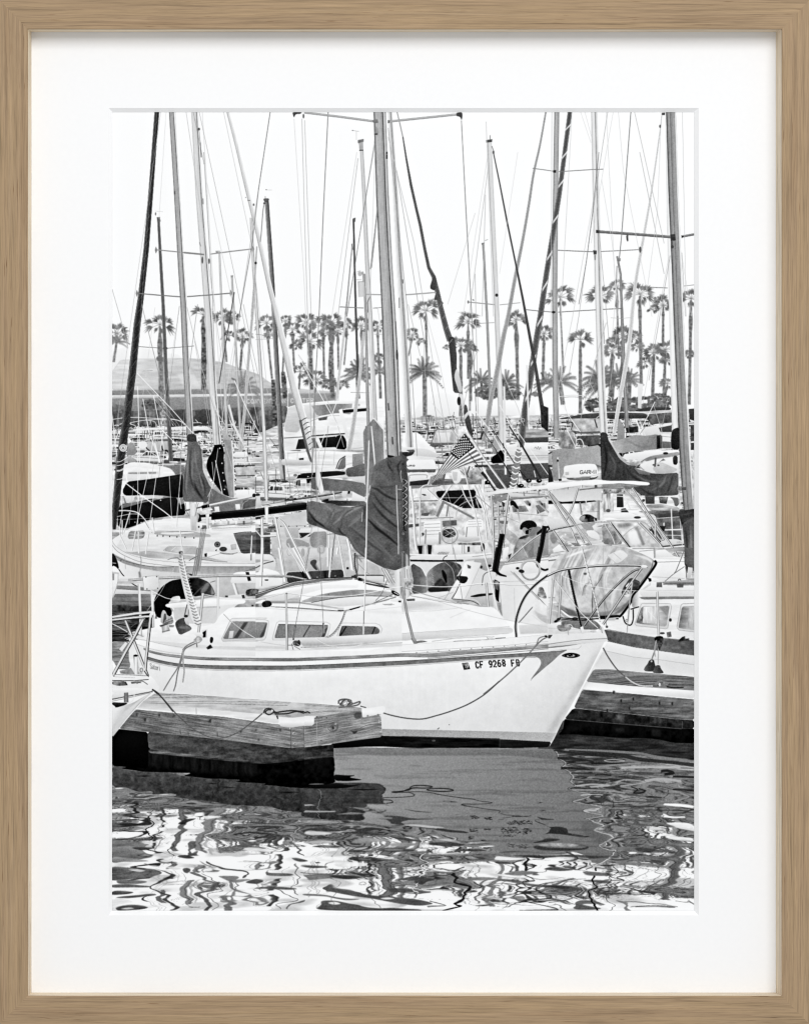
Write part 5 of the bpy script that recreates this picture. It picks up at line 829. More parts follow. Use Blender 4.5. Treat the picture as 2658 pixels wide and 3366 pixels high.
for x,y in ((985,92),(1050,165),(1155,150),(1490,190),(1380,185),(930,250),(1120,230)): E(x,y,9,14,.14,soft=.7); E(x+10,y,5,9,.5,soft=.8)
T('D4'); rope('640,1170 700,1280 800,1420 900,1510',14,.45); rope('900,1510 980,1570 1080,1612 1220,1618',15,.88)
part('cleat','mooring rope coiled on a dock cleat'); P('1250,1590 1290,1560 1340,1560 1400,1590 1380,1620 1260,1620',.5,tex=('mott',.4)); rope('1240,1600 1300,1560 1400,1585 1340,1610 1260,1590',12,.62); rope('1380,1625 1460,1635 1580,1632',13,.22); E(1300,1600,12,22,.9)
part('fender','dark teardrop fenders hanging from a rail'); rope('1300,1080 1260,1160 1210,1300',14,.6); rope('1285,1060 1282,1360',10,.75); P('1180,1310 1232,1305 1240,1350 1262,1420 1240,1445 1180,1448 1110,1440 1130,1390 1160,1360',('h',.45,.25,.2),tex=('grain',.08)); P('1250,1375 1305,1372 1310,1410 1350,1460 1330,1470 1215,1465 1230,1430',('h',.42,.22),tex=('grain',.08)); E(1205,1328,12,12,.8); P('1240,1040 1330,1030 1350,1070 1330,1120 1310,1190 1290,1200 1270,1100 1240,1090',.18,tex=('mott',.4)); rope('1260,1080 1240,1200 1250,1280',12,.75)
part('stanchion','pale stanchion of the right-hand cabin boat'); M('1272,510 1280,800 1290,1030',26,[.6,.95,.85,.6])
# ---------------- left dock beyond, black outboard, deck box behind the near stern
T('D1'); P('30,440 330,450 480,480 480,690 30,670',.55,tex=('hmott',.12)); part('dock','timber dock behind the stern on the left'); P('30,480 330,500 500,510 500,545 30,540',.88); P('30,540 500,545 500,690 30,660',.5,tex=('hmott',.14)); P('30,665 500,690 490,745 30,755',.24,tex=('mott',.2)); P('30,755 520,745 520,1100 30,1100',.2,tex=('hmott',.3)); P('160,400 200,370 260,400 250,440 160,435',.9); P('80,330 320,340 330,380 90,380',.92); P('90,385 320,390 330,420 90,420',.8)
g = RS(8)
for i in range(14): L([(30,550+i*9),(260,556+i*9+g.uniform(-5,5)),(500,556+i*9)],2,g.choice([.36,.62]),a=.6,sm=1)
for i in range(18): L([(30,780+i*14),(120+g.uniform(-30,30),775+i*14),(230+g.uniform(-20,40),785+i*14)],g.uniform(3,7),g.choice([.75,.1,.85]),a=.7,sm=1)
P('30,1090 230,1100 260,1200 240,1420 30,1420',.55,tex=('hmott',.25)); 
for i in range(12): L([(30,1150+i*18),(260,1160+i*18)],3,g.choice([.35,.8]),a=.7)
P('30,60 60,80 100,170 115,260 30,230',.12); L('30,178 80,182',8,.9); 
part('motorboat','white boat end at the left border'); P('30,200 100,235 115,300 100,420 60,560 30,610',.94); L('30,290 110,300',20,.8); P('35,300 60,300 55,380 38,380',.6); L('105,300 95,420 35,600',5,.6,sm=1)
part('outboard_motor','black round outboard cowling behind the stern'); P('520,620 560,530 620,450 720,385 860,360 960,370 1000,560 880,610 740,600 680,650 740,760 700,820 560,820 530,760',.06,tex=('grain',.04)); P('930,340 1040,350 1160,400 1215,480 1240,560 1100,555 980,575 940,500',('h',.05,.18,.3),tex=('mott',.1)); P('1060,500 1140,400 1180,420 1130,510 1080,550',.5,soft=1); P('1190,440 1230,540 1190,555',.6,soft=1); L('980,560 1060,480 1100,450',12,.4,sm=1,soft=.8); P('910,300 970,310 960,330',.1); L('1180,405 1280,375 1708,235',6,.4)
part('dinghy','white tender tied behind the stern'); T('D1'); P('1240,300 1440,300 1708,270 1708,620 1240,560',.8); P('1410,410 1440,310 1480,285 1708,270 1708,410 1450,415',.95); P('1590,285 1630,285 1655,385 1620,390',.15); L('1445,415 1500,590',22,.95); L('1470,415 1525,590',8,.6); P('1350,565 1580,540 1600,600 1360,590',.9); P('1350,560 1385,560 1385,580 1355,580',.3); P('1545,555 1575,550 1585,590 1555,592',.25); P('1590,500 1640,480 1708,480 1708,560 1600,570',.25,tex=('mott',.5)); P('1590,570 1708,575 1708,690 1600,690',.78,tex=('mott',.12)); E(1672,678,12,10,.2)
part('deck_box','white deck locker box on the stern',None); P('650,660 860,640 1200,580 1560,590 1590,640 1500,660 1300,840 1240,890 960,900 760,910 740,700',('h',.97,.9)); P('740,700 960,690 1300,680 1290,720 960,705 745,712',.78); P('740,715 960,705 1280,700 1250,880 960,890 765,860',('h',.82,.88)); P('650,660 740,650 1200,600 1590,610 1590,650 1300,680 740,705 660,695',.97); P('720,580 800,560 830,570 830,630 710,640',('h',.8,.95))
part('outboard_motor','grey rounded outboard engine cowling'); T('D3')
P('105,190 180,195 240,240 280,330 300,430 300,525 120,540 110,400',('h',.34,.4,.62),tex=('mott',.08)); L('150,190 230,240 280,330',12,.95,sm=1); L('285,380 300,520',8,.8)
part('outboard_motor','grey rounded outboard engine cowling with a dark vent')
P('285,330 310,270 400,200 480,170 560,160 650,180 700,215 690,330 640,480 560,510 300,520 295,420',('h',.66,.42,.34,.3),tex=('mott',.10)); P('360,440 450,350 540,440 540,500 320,515',.2,tex=('mott',.1),soft=1); P('460,255 490,262 525,330 525,430 495,380 470,320',.07); L('500,165 580,240 610,340 620,440',6,.8,sm=1); L('610,170 660,230 690,290',6,.55,sm=1); P('300,470 420,460 540,470 530,510 310,520',.16,soft=.8)
for q in range(5): L([(345+q*4,310+q*28),(365+q*3,330+q*28)],5,.75)
P('100,545 400,520 560,505 520,600 400,580 110,560',.92)
part('boarding_ladder','white angled board with a dark band'); P('735,158 930,175 925,200 735,600 600,600 680,340',('g',700,300,.97,900,350,.9)); P('735,158 690,250 640,330 660,350',.9); P('640,325 780,340 745,418 680,415 640,380',.14,tex=('grain',.06)); P('640,370 675,395 590,600 500,600',.93); P('760,195 805,215 800,245 770,240',.4,tex=('mott',.3)); L('670,430 630,520 580,598',9,.35); L('925,185 735,600',4,.7); L('640,370 500,600',4,.6); L('590,600 800,620 900,665',10,.4,sm=1); L('600,590 800,600 870,620 920,680',8,.9,sm=1)
# ---------------- near sailboat
sb = part('sailboat','large white sailboat moored bow to the right beside the near dock, striped hull with an eye on the bow'); T('N')
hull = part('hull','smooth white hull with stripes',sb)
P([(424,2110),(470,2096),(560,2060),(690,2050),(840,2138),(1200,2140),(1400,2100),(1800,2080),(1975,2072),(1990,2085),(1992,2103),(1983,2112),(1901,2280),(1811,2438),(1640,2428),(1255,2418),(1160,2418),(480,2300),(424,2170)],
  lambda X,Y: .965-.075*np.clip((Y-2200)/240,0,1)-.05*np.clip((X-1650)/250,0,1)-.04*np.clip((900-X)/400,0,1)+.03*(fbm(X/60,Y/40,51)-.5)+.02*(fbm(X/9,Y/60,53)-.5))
T('D1'); P('440,1330 700,1400 860,1440 800,1640 760,1708 440,1708',.94,a=.5,soft=3); L('860,1480 800,1700',8,.9,soft=1)
T('D4'); P('650,1115 600,1210 360,1708 280,1708 480,1350 560,1200',.80,a=.55,soft=5,mark=False); P('540,1280 620,1200 380,1640 330,1640',.62,a=.4,soft=5,mark=False); L('660,1105 605,1215 355,1715',13,.985); 
T('E3'); L('745,-10 455,518',14,.98); P('690,0 720,0 470,440 400,440',.74,a=.6,soft=4,mark=False); P('0,430 490,442 450,518 0,497',('h',.70,.74),tex=('grain',.06)); P('0,497 450,520 425,560 440,578 0,582',.1,tex=('hmott',.06))
T('E2'); P('680,415 1708,437 1708,498 680,476',('h',.66,.70),tex=('grain',.07)); P('680,476 1708,498 1708,582 1000,584 680,570 255,574 420,530',.07,tex=('hmott',.08)); L('850,480 1708,505 1708,512',7,.26); E(1132,518,16,8,.3)
P('1160,418 1180,402 1184,406 1168,420',.35); E(1268,378,4,4,.4)
part('stripe','grey paint stripe running the length of the hull',hull)
T('N')
TL = lambda n,s: [(TK[n][0]+float(a)/TK[n][2],TK[n][1]+float(b)/TK[n][2]) for a,b in (q.split(',') for q in s.split())]
up = TL('D1','400,1170 470,1200 620,1235 860,1262 1200,1285 1708,1290')+TL('D2','400,1292 800,1280 1300,1258 1708,1238')+TL('D3','300,1240 700,1205 1100,1180 1400,1160 1708,1132')+TL('D4','200,1120 400,1095 660,1070')
dn = TL('D1','400,1185 470,1222 620,1258 860,1290 1200,1315 1708,1322')+TL('D2','400,1325 800,1312 1300,1290 1708,1272')+TL('D3','300,1278 700,1248 1100,1215 1400,1190 1708,1170')+TL('D4','200,1150 400,1118 660,1088')
P(smooth(np.array(up)).tolist()+smooth(np.array(dn)).tolist()[::-1],.62,tex=('hmott',.18)); L(dn,1.6,.42,sm=1); L(up,1.3,.55,sm=1)
s2u = TL('D1','440,1275 560,1310 700,1340 860,1362 1200,1378 1708,1382')+TL('D2','400,1382 800,1368 1300,1345 1708,1325')+TL('D3','300,1308 700,1282 1100,1255 1400,1238 1640,1222')+TL('D4','100,1212 215,1198')
s2d = TL('D1','440,1310 560,1345 700,1375 860,1398 1200,1420 1708,1430')+TL('D2','400,1428 800,1415 1300,1392 1708,1372')+TL('D3','300,1352 700,1322 1100,1295 1400,1278 1560,1272')
tail = TL('D3','1600,1290 1625,1330 1620,1375 1570,1450 1495,1550 1600,1460 1708,1368')+TL('D4','60,1320 130,1250 215,1200')
P(smooth(np.array(s2u)).tolist()+smooth(np.array(tail)).tolist()[::-1][0:0]+tail[::-1]+s2d[::-1],lambda X,Y:.50+.06*np.clip((X-1700)/160,0,1)+.0*X,tex=('mott',.10)); L(s2u,1.8,.28,sm=1); L([(a,b+3) for a,b in s2d],1.2,.62,sm=1); L([(a,b+3) for a,b in s2d][-2:]+[(a+2,b+1) for a,b in tail[:5]],1.3,.6,sm=1)
gl = TL('D3','-300,1240 300,1290 700,1265 1100,1232 1400,1210 1708,1180')[1:]; L([(a,b+.5) for a,b in gl],1.4,.35,sm=1)
T('D4'); L('0,1215 150,1190 330,1185 370,1165 385,1145',4,.7,sm=1)
part('painted_eye','painted eye on the bow',hull); P('158,1262 200,1238 265,1228 330,1238 370,1260 330,1282 265,1290 200,1280',.12,sm=1); P('215,1262 255,1246 300,1252 310,1268 265,1280 225,1276',.72,sm=1); E(258,1254,26,20,.08); E(250,1250,5,4,.8); E(182,1262,8,5,.45); E(348,1258,8,5,.4); E(272,1268,12,6,.5)
part('registration_number','registration number CF 9268 FB with a year sticker',hull); T('D3')
P('700,1350 770,1343 796,1418 724,1428',.15); text("'19",708,1362,22,46,22,8,.9,slope=-.05); L('712,1354 768,1347',4,.85); L('740,1428 790,1420',3,.8)
for ch_,x,y in (('C',862,1336),('F',912,1332),('9',1018,1325),('2',1066,1322),('6',1118,1318),('8',1172,1314),('F',1278,1314),('B',1336,1311)): text(ch_,x+3,y,36,70,40,13.5,.03,shear=-.14)
part('boat_name','script boat name on the quarter',hull); T('D1'); text('Satori',478,1352,22,60,20,5,.5,slope=.22,shear=-.1)
part('stain','faint drip marks',hull); T('D2'); P('80,1500 180,1580 220,1680 150,1640',.985,a=.5,soft=3,mark=False)
# deck edge and cabin
ca = part('cabin','low white cabin trunk',sb); T('D1')
P('200,1000 380,960 520,930 740,920 1100,920 1230,890 1290,790 1400,700 1708,690 1708,1210 1200,1190 860,1180 620,1130 470,1095 300,1060',.975,tex=('hmott',.02))
P('470,1085 620,1120 860,1165 1200,1180 1708,1200 1708,1160 1200,1150 1000,1130',('h',.9,.86)); L('300,1060 470,1092 620,1128 860,1168',4,.7,sm=1); P('220,1060 480,1100 860,1190 1708,1215 1708,1270 860,1250 480,1180 240,1100',.965); L('230,1095 480,1180 700,1225 860,1240',4,.72,sm=1); P('180,1080 300,1020 380,1000 430,1040 300,1060',.9); P('840,1000 1000,960 1140,950 1130,1060 1000,1010',.95); P('1080,960 1148,950 1140,1050 1080,1055',.88); P('1090,990 1130,965 1125,1045 1095,1050',.1)
T('D2')
P('0,545 200,485 450,398 750,362 1130,350 1250,380 1550,470 1640,560 1708,560 1708,1060 1250,1160 700,1200 0,1205',.97)
T('D3'); P('0,560 300,540 500,600 780,665 900,690 1060,695 1120,740 1190,830 1260,915 1420,930 1708,900 1708,1010 1340,1060 600,1110 0,1140',('v',.965,.985)); P('1360,905 1708,890 1708,1000 1380,1010',.86,soft=1); P('0,1005 1250,930 1300,950 1290,1000 0,1085',('v',.86,.9,.80)); L('0,1002 1255,922',4,.72); L('0,1085 600,1050 1000,1020 1250,1000',4,.75); L('600,1095 1000,1075 1200,1055',5,.4); rope('350,1095 640,1060 980,1040 1080,1040',6,.82); L('0,1085 300,1060 620,1060 700,1050',5,.85); P('990,1045 1060,1030 1065,1065 1000,1075',.9); L('990,1048 1010,1072',4,.5); L('1090,1060 1210,1052',5,.35); P('160,1095 230,1080 300,1100 170,1115',.5,tex=('mott',.4))
L('0,1135 600,1100 1340,1050 1708,1012',4,.82); L('0,1215 600,1180 1200,1145 1708,1095',3.5,.66); L('0,1245 600,1205 1200,1165 1708,1122',4,.55)
for i in range(12): E(170+i*128,1228-i*9.5,6,6,.5)
P('0,640 250,620 700,690 600,720 150,730 0,760',('h',.88,.96)); L('0,770 130,745 400,735 700,700',4,.82,sm=1); P('0,640 300,640 500,680 260,690 0,720',.85,soft=2); L('560,820 700,760 800,720',6,.85,soft=.7); P('700,740 900,730 1100,900 900,930',.985,soft=4,mark=False)
part('cabin_top','ribbed cabin top with a sliding hatch',ca); T('D2')
P('0,560 120,560 300,530 520,560 520,640 380,640 130,640 100,600 0,640',.82,tex=('hmott',.1)); P('0,550 200,490 450,405 750,365 1130,352 1140,372 750,395 450,440 200,505 0,600',.5,tex=('hmott',.14)); L('0,540 200,480 450,397 750,360 900,352 1130,350',7,.12,sm=1); L('0,560 200,500 450,440 750,400',5,.3,sm=1)
P('110,590 400,500 780,430 1200,440 1200,470 800,480 500,560 330,620 130,620',.93,sm=0); L('400,510 780,432 1160,440',8,.98,sm=1); L('300,480 620,430 1000,380 1130,360',6,.7,sm=1); P('520,630 700,560 900,520 1150,490 1350,495 1600,520 1600,570 1300,565 950,590 660,640',('h',.72,.62,.78),tex=('hmott',.12),sm=0); L('650,642 900,595 1180,565 1600,568',5,.2,sm=1); P('660,645 900,600 1180,570 1600,575 1560,620 1330,660 1000,690 700,665',.92); P('1240,400 1400,430 1550,460 1540,475 1300,430',.3,tex=('mott',.2)); L('1150,365 1350,400 1560,470',9,.3,sm=1); P('1190,420 1210,455 1150,455',.97)
L('1200,370 1540,420',20,('h',.5,.92)); L('1210,385 1540,432',5,.2); P('1190,320 1500,330 1500,400 1360,390 1200,350',.88); L('1200,325 1490,325',8,.3); L('1500,335 1495,400',6,.35); P('1200,345 1260,365 1250,390 1195,385',.2,tex=('mott',.4)); E(850,545,5,5,.2)
L('180,640 500,640 780,680 1000,715',20,('h',.6,.82)); L('180,660 400,655 700,690 970,720',7,.95); L('180,690 500,705 1000,742',7,.3); L('0,690 180,690 500,715 1000,745',5,.7); P('70,640 130,615 185,630 190,680 120,700 75,690',.12,tex=('mott',.3)); P('0,655 70,650 70,690 0,690',.6,tex=('mott',.4)); P('960,700 1030,700 1030,740 960,742',.85); L('960,735 1030,738',10,.15); rope('1030,740 1120,720 1220,690 1400,645 1560,600 1640,570',12,.7); rope('1220,690 1290,660 1400,660',9,.85); P('1090,720 1220,685 1215,700 1110,730',.15); L('1390,640 1600,545 1690,530',7,.5); L('1380,640 1500,620 1640,580',6,.55); L('1400,620 1470,540 1520,420 1565,270',5,.35,sm=1); L('0,700 500,735 1000,750 1300,730 1708,690',4,.84); P('1490,660 1600,650 1590,675 1500,672',.8); L('1480,660 1620,665',4,.6); L('1300,745 1708,760',30,.93,soft=2,mark=False)
wd = part('window',None,ca,True)
T('D1'); P('1310,1090 1330,1040 1420,830 1450,822 1708,825 1750,826 1750,1100 1340,1098',.9); L('1330,1098 1310,1070 1415,840 1440,826 1720,822 1840,824',6,.74,sm=0); L('1330,1095 1750,1062',5,.74)
P('1325,1065 1345,1020 1430,865 1450,860 1708,862 1840,865 1820,900 1770,1050 1700,1056 1380,1068',.58,tex=('grain',.05)); P('1575,870 1620,870 1500,1055 1450,1058',.3,soft=.6); P('1405,975 1455,970 1440,1055 1390,1062',.86); L('1640,870 1560,1050',20,.7,a=.5,soft=1)
T('D2'); P('0,842 110,842 150,855 155,890 120,1060 100,1085 0,1090',.93); L('0,842 110,842 148,855 154,890 118,1055 95,1080 0,1088',6,.74); P('0,870 120,872 137,880 110,1000 85,1052 0,1055',.58,tex=('grain',.05)); P('125,875 137,880 90,1050 40,1050 90,960',.34,soft=.8)
part('window',None,ca,True); P('195,1075 245,880 275,860 830,870 872,895 870,930 838,1045 500,1085 210,1088',.93); L('205,1082 195,1060 245,880 275,858 830,870 872,895 868,930 835,1045',6,.76); P('220,1052 262,900 280,892 840,908 848,925 810,1040 790,1045 240,1058',('h',.5,.62,.55),tex=('grain',.07)); L('265,897 845,908',6,.3); L('635,910 555,1045',13,.3); P('800,960 845,925 805,1042 770,1042',.35)
part('window',None,ca,True); P('945,1030 990,900 1010,880 1400,882 1450,905 1480,950 1465,1000 1440,1010 960,1040',.93); L('950,1035 990,900 1010,880 1400,884 1450,905 1478,950 1462,1000',6,.76); P('972,1030 1005,920 1020,912 1410,922 1452,965 1440,1000 1420,1010 980,1032',('h',.38,.52,.42),tex=('grain',.08)); L('1060,920 990,1030',14,.14); L('1395,925 1360,1010',12,.16); P('975,1030 1008,918 1015,915 990,1030',.2)
part('spinnaker_pole','thick white pole lashed along the side deck',ca)
P('520,1080 560,1060 1200,1040 1708,1002 1708,1085 1250,1130 1000,1150 540,1152',('v',.95,.92,.84,.7)); P('440,1085 500,1085 530,1100 520,1150 470,1150 430,1130',.4,tex=('mott',.3)); E(505,1115,18,36,.3,tex=('mott',.3)); L('530,1155 800,1150 1250,1115',12,.88); L('530,1165 760,1158 1100,1145 1300,1135 1708,1110',5,.28,sm=1); P('600,1165 1250,1135 1708,1105 1708,1150 700,1190',.88,soft=1); L('420,1120 440,1195',5,.3); L('380,1140 440,1140',6,.3); L('450,1150 520,1190',5,.35); L('480,1120 560,1170 620,1185',6,.9,sm=1); L('700,1060 800,1120 950,1165 1100,1165 1250,1130',5,.97,sm=1); L('720,1065 820,1125 950,1170',3,.75,sm=1)
L('0,1160 340,1170 380,1200',30,.86); L('60,1100 200,1125 350,1145',6,.8,sm=1); L('0,1208 860,1195 1708,1145',4,.88)
rope('1050,740 1010,850 950,960 880,1030 810,1048',22,.8); rope('1040,745 1000,860 930,970 860,1035',6,.5)
# mast foot, rigging
part('mast_foot','lower mast and tabernacle',sb); T('D3'); P('-92,270 95,200 110,300 95,470 85,590 0,600 -90,560',('h',.82,.93,.75,.9,.7)); L('-20,280 -10,560',5,.45); L('30,230 40,560',6,.5); L('60,250 70,450',5,.4); P('50,600 150,595 150,620 60,625',.4); rope('90,300 125,360 120,420 60,440 40,400',10,.75); rope('100,240 118,330 100,400 70,380',8,.85); P('20,360 130,350 130,460 60,480',.8,tex=('mott',.4)); L('20,480 150,460',5,.7)
T('D2'); P('1460,240 1530,250 1620,400 1600,440 1560,420',.85); 
for s in ('1470,240 1560,410','1500,250 1600,420','1530,250 1625,415'): L(s,5,.4)
P('1580,510 1600,495 1680,540 1675,570 1600,545',.12); L('1615,520 1670,550',10,.9); P('1560,600 1708,590 1700,640 1580,625',.93); P('1670,620 1700,620 1695,640 1665,635',.15)
part('mast_strut','grey whisker tube from the mast to the deck',sb); T('D3'); M('5,460 60,780 130,1060 150,1110',[26,28,30,22],[.45,.75,.7,.55]); P('105,1060 160,1060 180,1120 140,1125',.6,tex=('mott',.3))
part('shroud','wire shroud with a rigging screw',sb); T('D2')
for s,w,t in (('630,0 530,560 465,915',4,.35),('750,0 775,600 790,880',4,.42),('1286,0 1275,500 1265,740',15,.96),('1292,0 1282,500 1272,740',5,.62),('1265,740 1262,900',8,.45),('1260,890 1258,1015',20,.85),('790,880 798,1005',20,.4),('465,910 440,1080',16,.3)): L(s,w,t)
L('798,890 802,1000',6,.9); L('462,920 446,1060',5,.8); T('C2'); L('1325,170 1300,900 1286,1708',15,.96); L('1333,170 1308,900 1293,1708',5,.55)
T('D3'); L('600,0 650,250 710,630',5,.55); L('0,460 300,560 640,640 770,660',7,.72); L('0,465 640,650',3,.5); L('90,560 640,640 900,670',5,.8); L('90,560 400,620 700,660',4,.5); L('420,630 800,740 1200,840 1708,930',6,.82,sm=1); L('640,640 780,660',10,.6); T('D3'); L('600,520 420,590',3,.6)
part('rigging_wire','white anchor line and lifelines',sb); T('D3'); L('940,0 1010,260 1060,480 1120,740',15,.97); L('948,0 1018,260 1068,480 1126,740',5,.6); L('120,435 400,455 640,450 980,415 1300,430 1560,420 1708,395',9,.98,sm=1); L('120,443 400,463 640,458 980,423 1300,438 1560,428',3,.6,sm=1)
T('D2'); L('0,600 140,580 350,530 600,560 900,570 1200,550 1600,470 1708,455',8,.97,sm=1); L('0,606 140,586 350,537 600,566 900,577 1200,557 1600,478',3,.65,sm=1); T('D1'); L('440,470 600,560 720,600 960,605',9,.96,sm=1); L('1090,540 1300,580 1500,605 1708,605',8,.96,sm=1); L('1330,770 1420,860 1560,970 1700,1055',9,.9,sm=1); L('1335,778 1425,868 1560,978',3,.5,sm=1); L('770,215 600,520 440,740',6,.8)
st = part('stanchion','white deck stanchion',sb)
T('D2'); part('stanchion',None,sb,True); M('357,535 362,900 366,1195',24,[.7,.97,.6]); L('374,900 372,1195',5,.3); E(362,535,12,8,.5); T('D1'); part('stanchion',None,sb,True); M('1092,540 1065,800 1035,1050',30,[.6,.95,.85,.55]); E(1092,540,16,9,.9); part('stanchion',None,sb,True); L('1275,345 1268,780',26,('h',.75,.97,.7)); part('stanchion',None,sb,True); L('345,420 360,700 370,1040',30,('h',.7,.98,.65)); part('stanchion',None,sb,True); L('490,500 505,700 515,930',26,('h',.75,.97,.6)); T('D3'); part('stanchion',None,sb,True); M('985,410 1005,690',30,[.65,.95,.6])
part('stern_rail','stainless stern rail with a white square plate',sb); T('D1'); M('220,380 600,355 840,345 1280,330 1708,328',26,[.6,.98,.7,.45]); L('225,385 370,420',24,('v',.7,.95)); T('D2'); M('0,333 300,330 440,340',22,[.6,.97,.7,.45]); T('D1'); P('390,340 575,325 585,490 405,498',('g',400,340,.97,580,490,.85)); L('390,340 575,325 585,490 405,498 390,340',4,.65); 
for x,y in ((428,342),(555,338),(440,483),(565,475)): E(x,y,8,8,.4)
part('anchor','wooden anchor stock, winches and rope on the stern deck',sb); P('600,890 600,800 615,740 635,725 660,745 680,800 740,800 755,890 680,890',.78,sm=0); P('625,890 640,770 660,770 670,850',.35); P('620,880 700,800 740,800 750,890 640,900',.58,tex=('vmott',.3)); L('630,870 740,820',5,.3); L('640,885 745,850',5,.3); P('530,830 545,770 560,830',.5); P('610,920 680,890 710,970 620,1000',('h',.65,.9,.6)); P('585,910 680,880 690,895 600,925',.35); L('615,985 700,965',10,.5); P('690,900 760,905 750,930 700,930',.6); L('180,1060 330,1020 400,1040',12,.7,sm=1); rope('160,1040 250,1000 340,1010 300,1040',8,.5); P('270,875 320,865 320,880 280,885',.3); L('250,930 320,880',6,.5); L('265,960 320,890',6,.2)
part('block_cover','dark canvas bag hanging from a rope tackle',sb); P('765,890 790,850 850,820 885,820 900,890 960,930 960,960 820,1025 790,960',('g',770,850,.26,960,980,.42),tex=('cloth',.14)); P('870,820 910,840 940,900 910,905 885,880',.8); P('790,930 900,910 960,950 850,950',.5,soft=1); E(895,800,24,16,.2); rope('880,790 900,700 930,610 950,580',12,.5); rope('920,800 930,700 945,610',10,.6)
part('striped_pole','white pole wound with grey spiral cloth',sb); P('800,110 850,95 900,240 920,400 980,600 1080,890 1020,915 960,840 880,560 820,300',('h',.86,.95)); E(836,55,26,18,.5); P('815,60 855,50 860,110 820,120',.7); E(824,62,10,8,.1)
for i in range(22):
    y = 130+i*36; xc = 836+(y-110)*.255+ (0 if y<600 else (y-600)*.02); L([(xc-42,y-6),(xc-6,y+12),(xc+34,y-4)],13,.55,sm=1,a=.85)
L('850,90 900,330 940,480 985,620 1060,840',14,.97,sm=1); L('858,90 908,330 948,480',4,.55,sm=1)
part('mooring_line','twisted mooring rope over the hull',sb); rope('1040,1080 930,1130 870,1180 845,1260 800,1400 710,1540 630,1675',13,.62); rope('1070,1090 960,1140 880,1190 850,1290 800,1450 775,1600 750,1680',13,.58); rope('860,1180 862,1340 875,1440 858,1580',15,.74); P('990,1060 1060,1040 1085,1075 1060,1110 1000,1120',.82,tex=('mott',.3)); rope('985,1085 1040,1040 1080,1075 1030,1115 1000,1070',12,.75); L('1020,1120 1025,1165',10,.4); P('1175,1050 1200,1040 1218,1065 1200,1120 1175,1110',.12,tex=('mott',.4)); P('1130,1170 1180,1130 1210,1170 1150,1190',.25,tex=('mott',.5)); P('985,1000 1060,985 1100,1010 1090,1040 1000,1030',.93)
T('D3'); rope('950,1715 1130,1570 1300,1420 1480,1240 1620,1090 1708,1040',14,.55); L('1490,1230 1570,1130 1600,1060 1680,1030',12,.55,sm=1); E(1680,1035,16,10,.12); T('D4'); P('0,1020 50,1020 20,1060 0,1060',.3)
T('E2'); rope('1708,-5 1580,110 1430,200 1280,260 1150,300 1030,328 900,322 780,300 690,275',10,.45)
T('D4'); use(hull); P('-10,885 100,885 380,955 600,985 400,1000 -10,1008',.91,tex=('mott',.04))
pp = part('pulpit','steel tube bow pulpit',sb); T('D3')
def tub(s,w,sm=1):
    L(s,w,.6,sm=sm); q=np.array([float(v) for v in re.split('[ ,]',s)]).reshape(-1,2); return q
L('1338,1045 1328,900 1362,740 1440,570 1560,435 1708,320',28,.12,sm=1); q=np.array([[1338,1045],[1328,900],[1362,740],[1440,570],[1560,435],[1708,320]],float); L(q+[9,6],9,.75,sm=1); L(q+[-9,-7],5,.6,sm=1)
T('D4'); q=np.array([[-10,328],[150,262],[400,227],[700,206],[1000,207],[1090,214],[1158,224]],float); L(q,26,.5,sm=1); L(q-[0,4],9,.97,sm=1); L(q+[0,9],7,.14,sm=1); P('1085,200 1150,205 1162,225 1140,240 1080,235',.93)
for s,w,tn in (('238,262 300,560 400,990',30,[.75,.12,.06,.1,.5]),('1090,245 1000,270 860,380 640,610 420,910',24,[.4,.9,.5,.15]),('1090,240 960,420 800,660 640,895',26,[.4,.95,.75,.3])): M(s,w,tn,sm=1)
M('155,325 140,560 122,830',26,[.55,.95,.8,.5]); M('58,360 35,640 10,890',26,[.7,.95,.8,.55]); L('70,365 240,580 400,780 580,940',9,.95); L('78,365 246,580 405,780',3,.5); L('170,335 440,430 800,490 1270,515',6,.93,sm=1); L('1280,515 1708,555',3,.85); L('980,400 950,640 930,860',16,('h',.6,.85)); P('372,930 405,915 425,1000 390,1010',.92); 
part('furled_stay','forestay wire wound with pale tape',sb); L('390,0 440,190 500,420 560,640 600,840 620,900',16,.94); L('398,0 448,190 508,420 568,640 606,840',5,.55); 
for y in range(20,880,44): L([(395+y*.235,y),(410+y*.235,y+8)],5,.5)
P('600,920 635,915 665,990 690,1050 690,1085 660,1095 630,1050',('h',.85,.97)); L('615,930 640,1040',5,.5); E(640,1030,7,7,.4); P('430,1000 620,985 690,1060 690,1095 640,1100 0,1160 0,1130 400,1090 660,1060',.9); L('0,1128 200,1100 420,1075 620,1065 690,1060',6,.5,sm=1)
part('anchor_chain','windlass and fittings on the foredeck',sb); P('95,905 200,895 260,905 270,960 160,985 110,960',.55,tex=('mott',.3)); L('220,905 260,900 290,940 305,1010',10,.88,sm=1); L('225,940 235,1020',8,.7); P('480,975 570,955 600,940 610,985 500,995',.85,tex=('mott',.35)); L('0,940 330,955 380,965',4,.75); P('60,860 130,820 150,830 120,860 80,880',.15,tex=('mott',.3)); L('130,820 330,830',9,.15); E(120,835,20,14,.2)
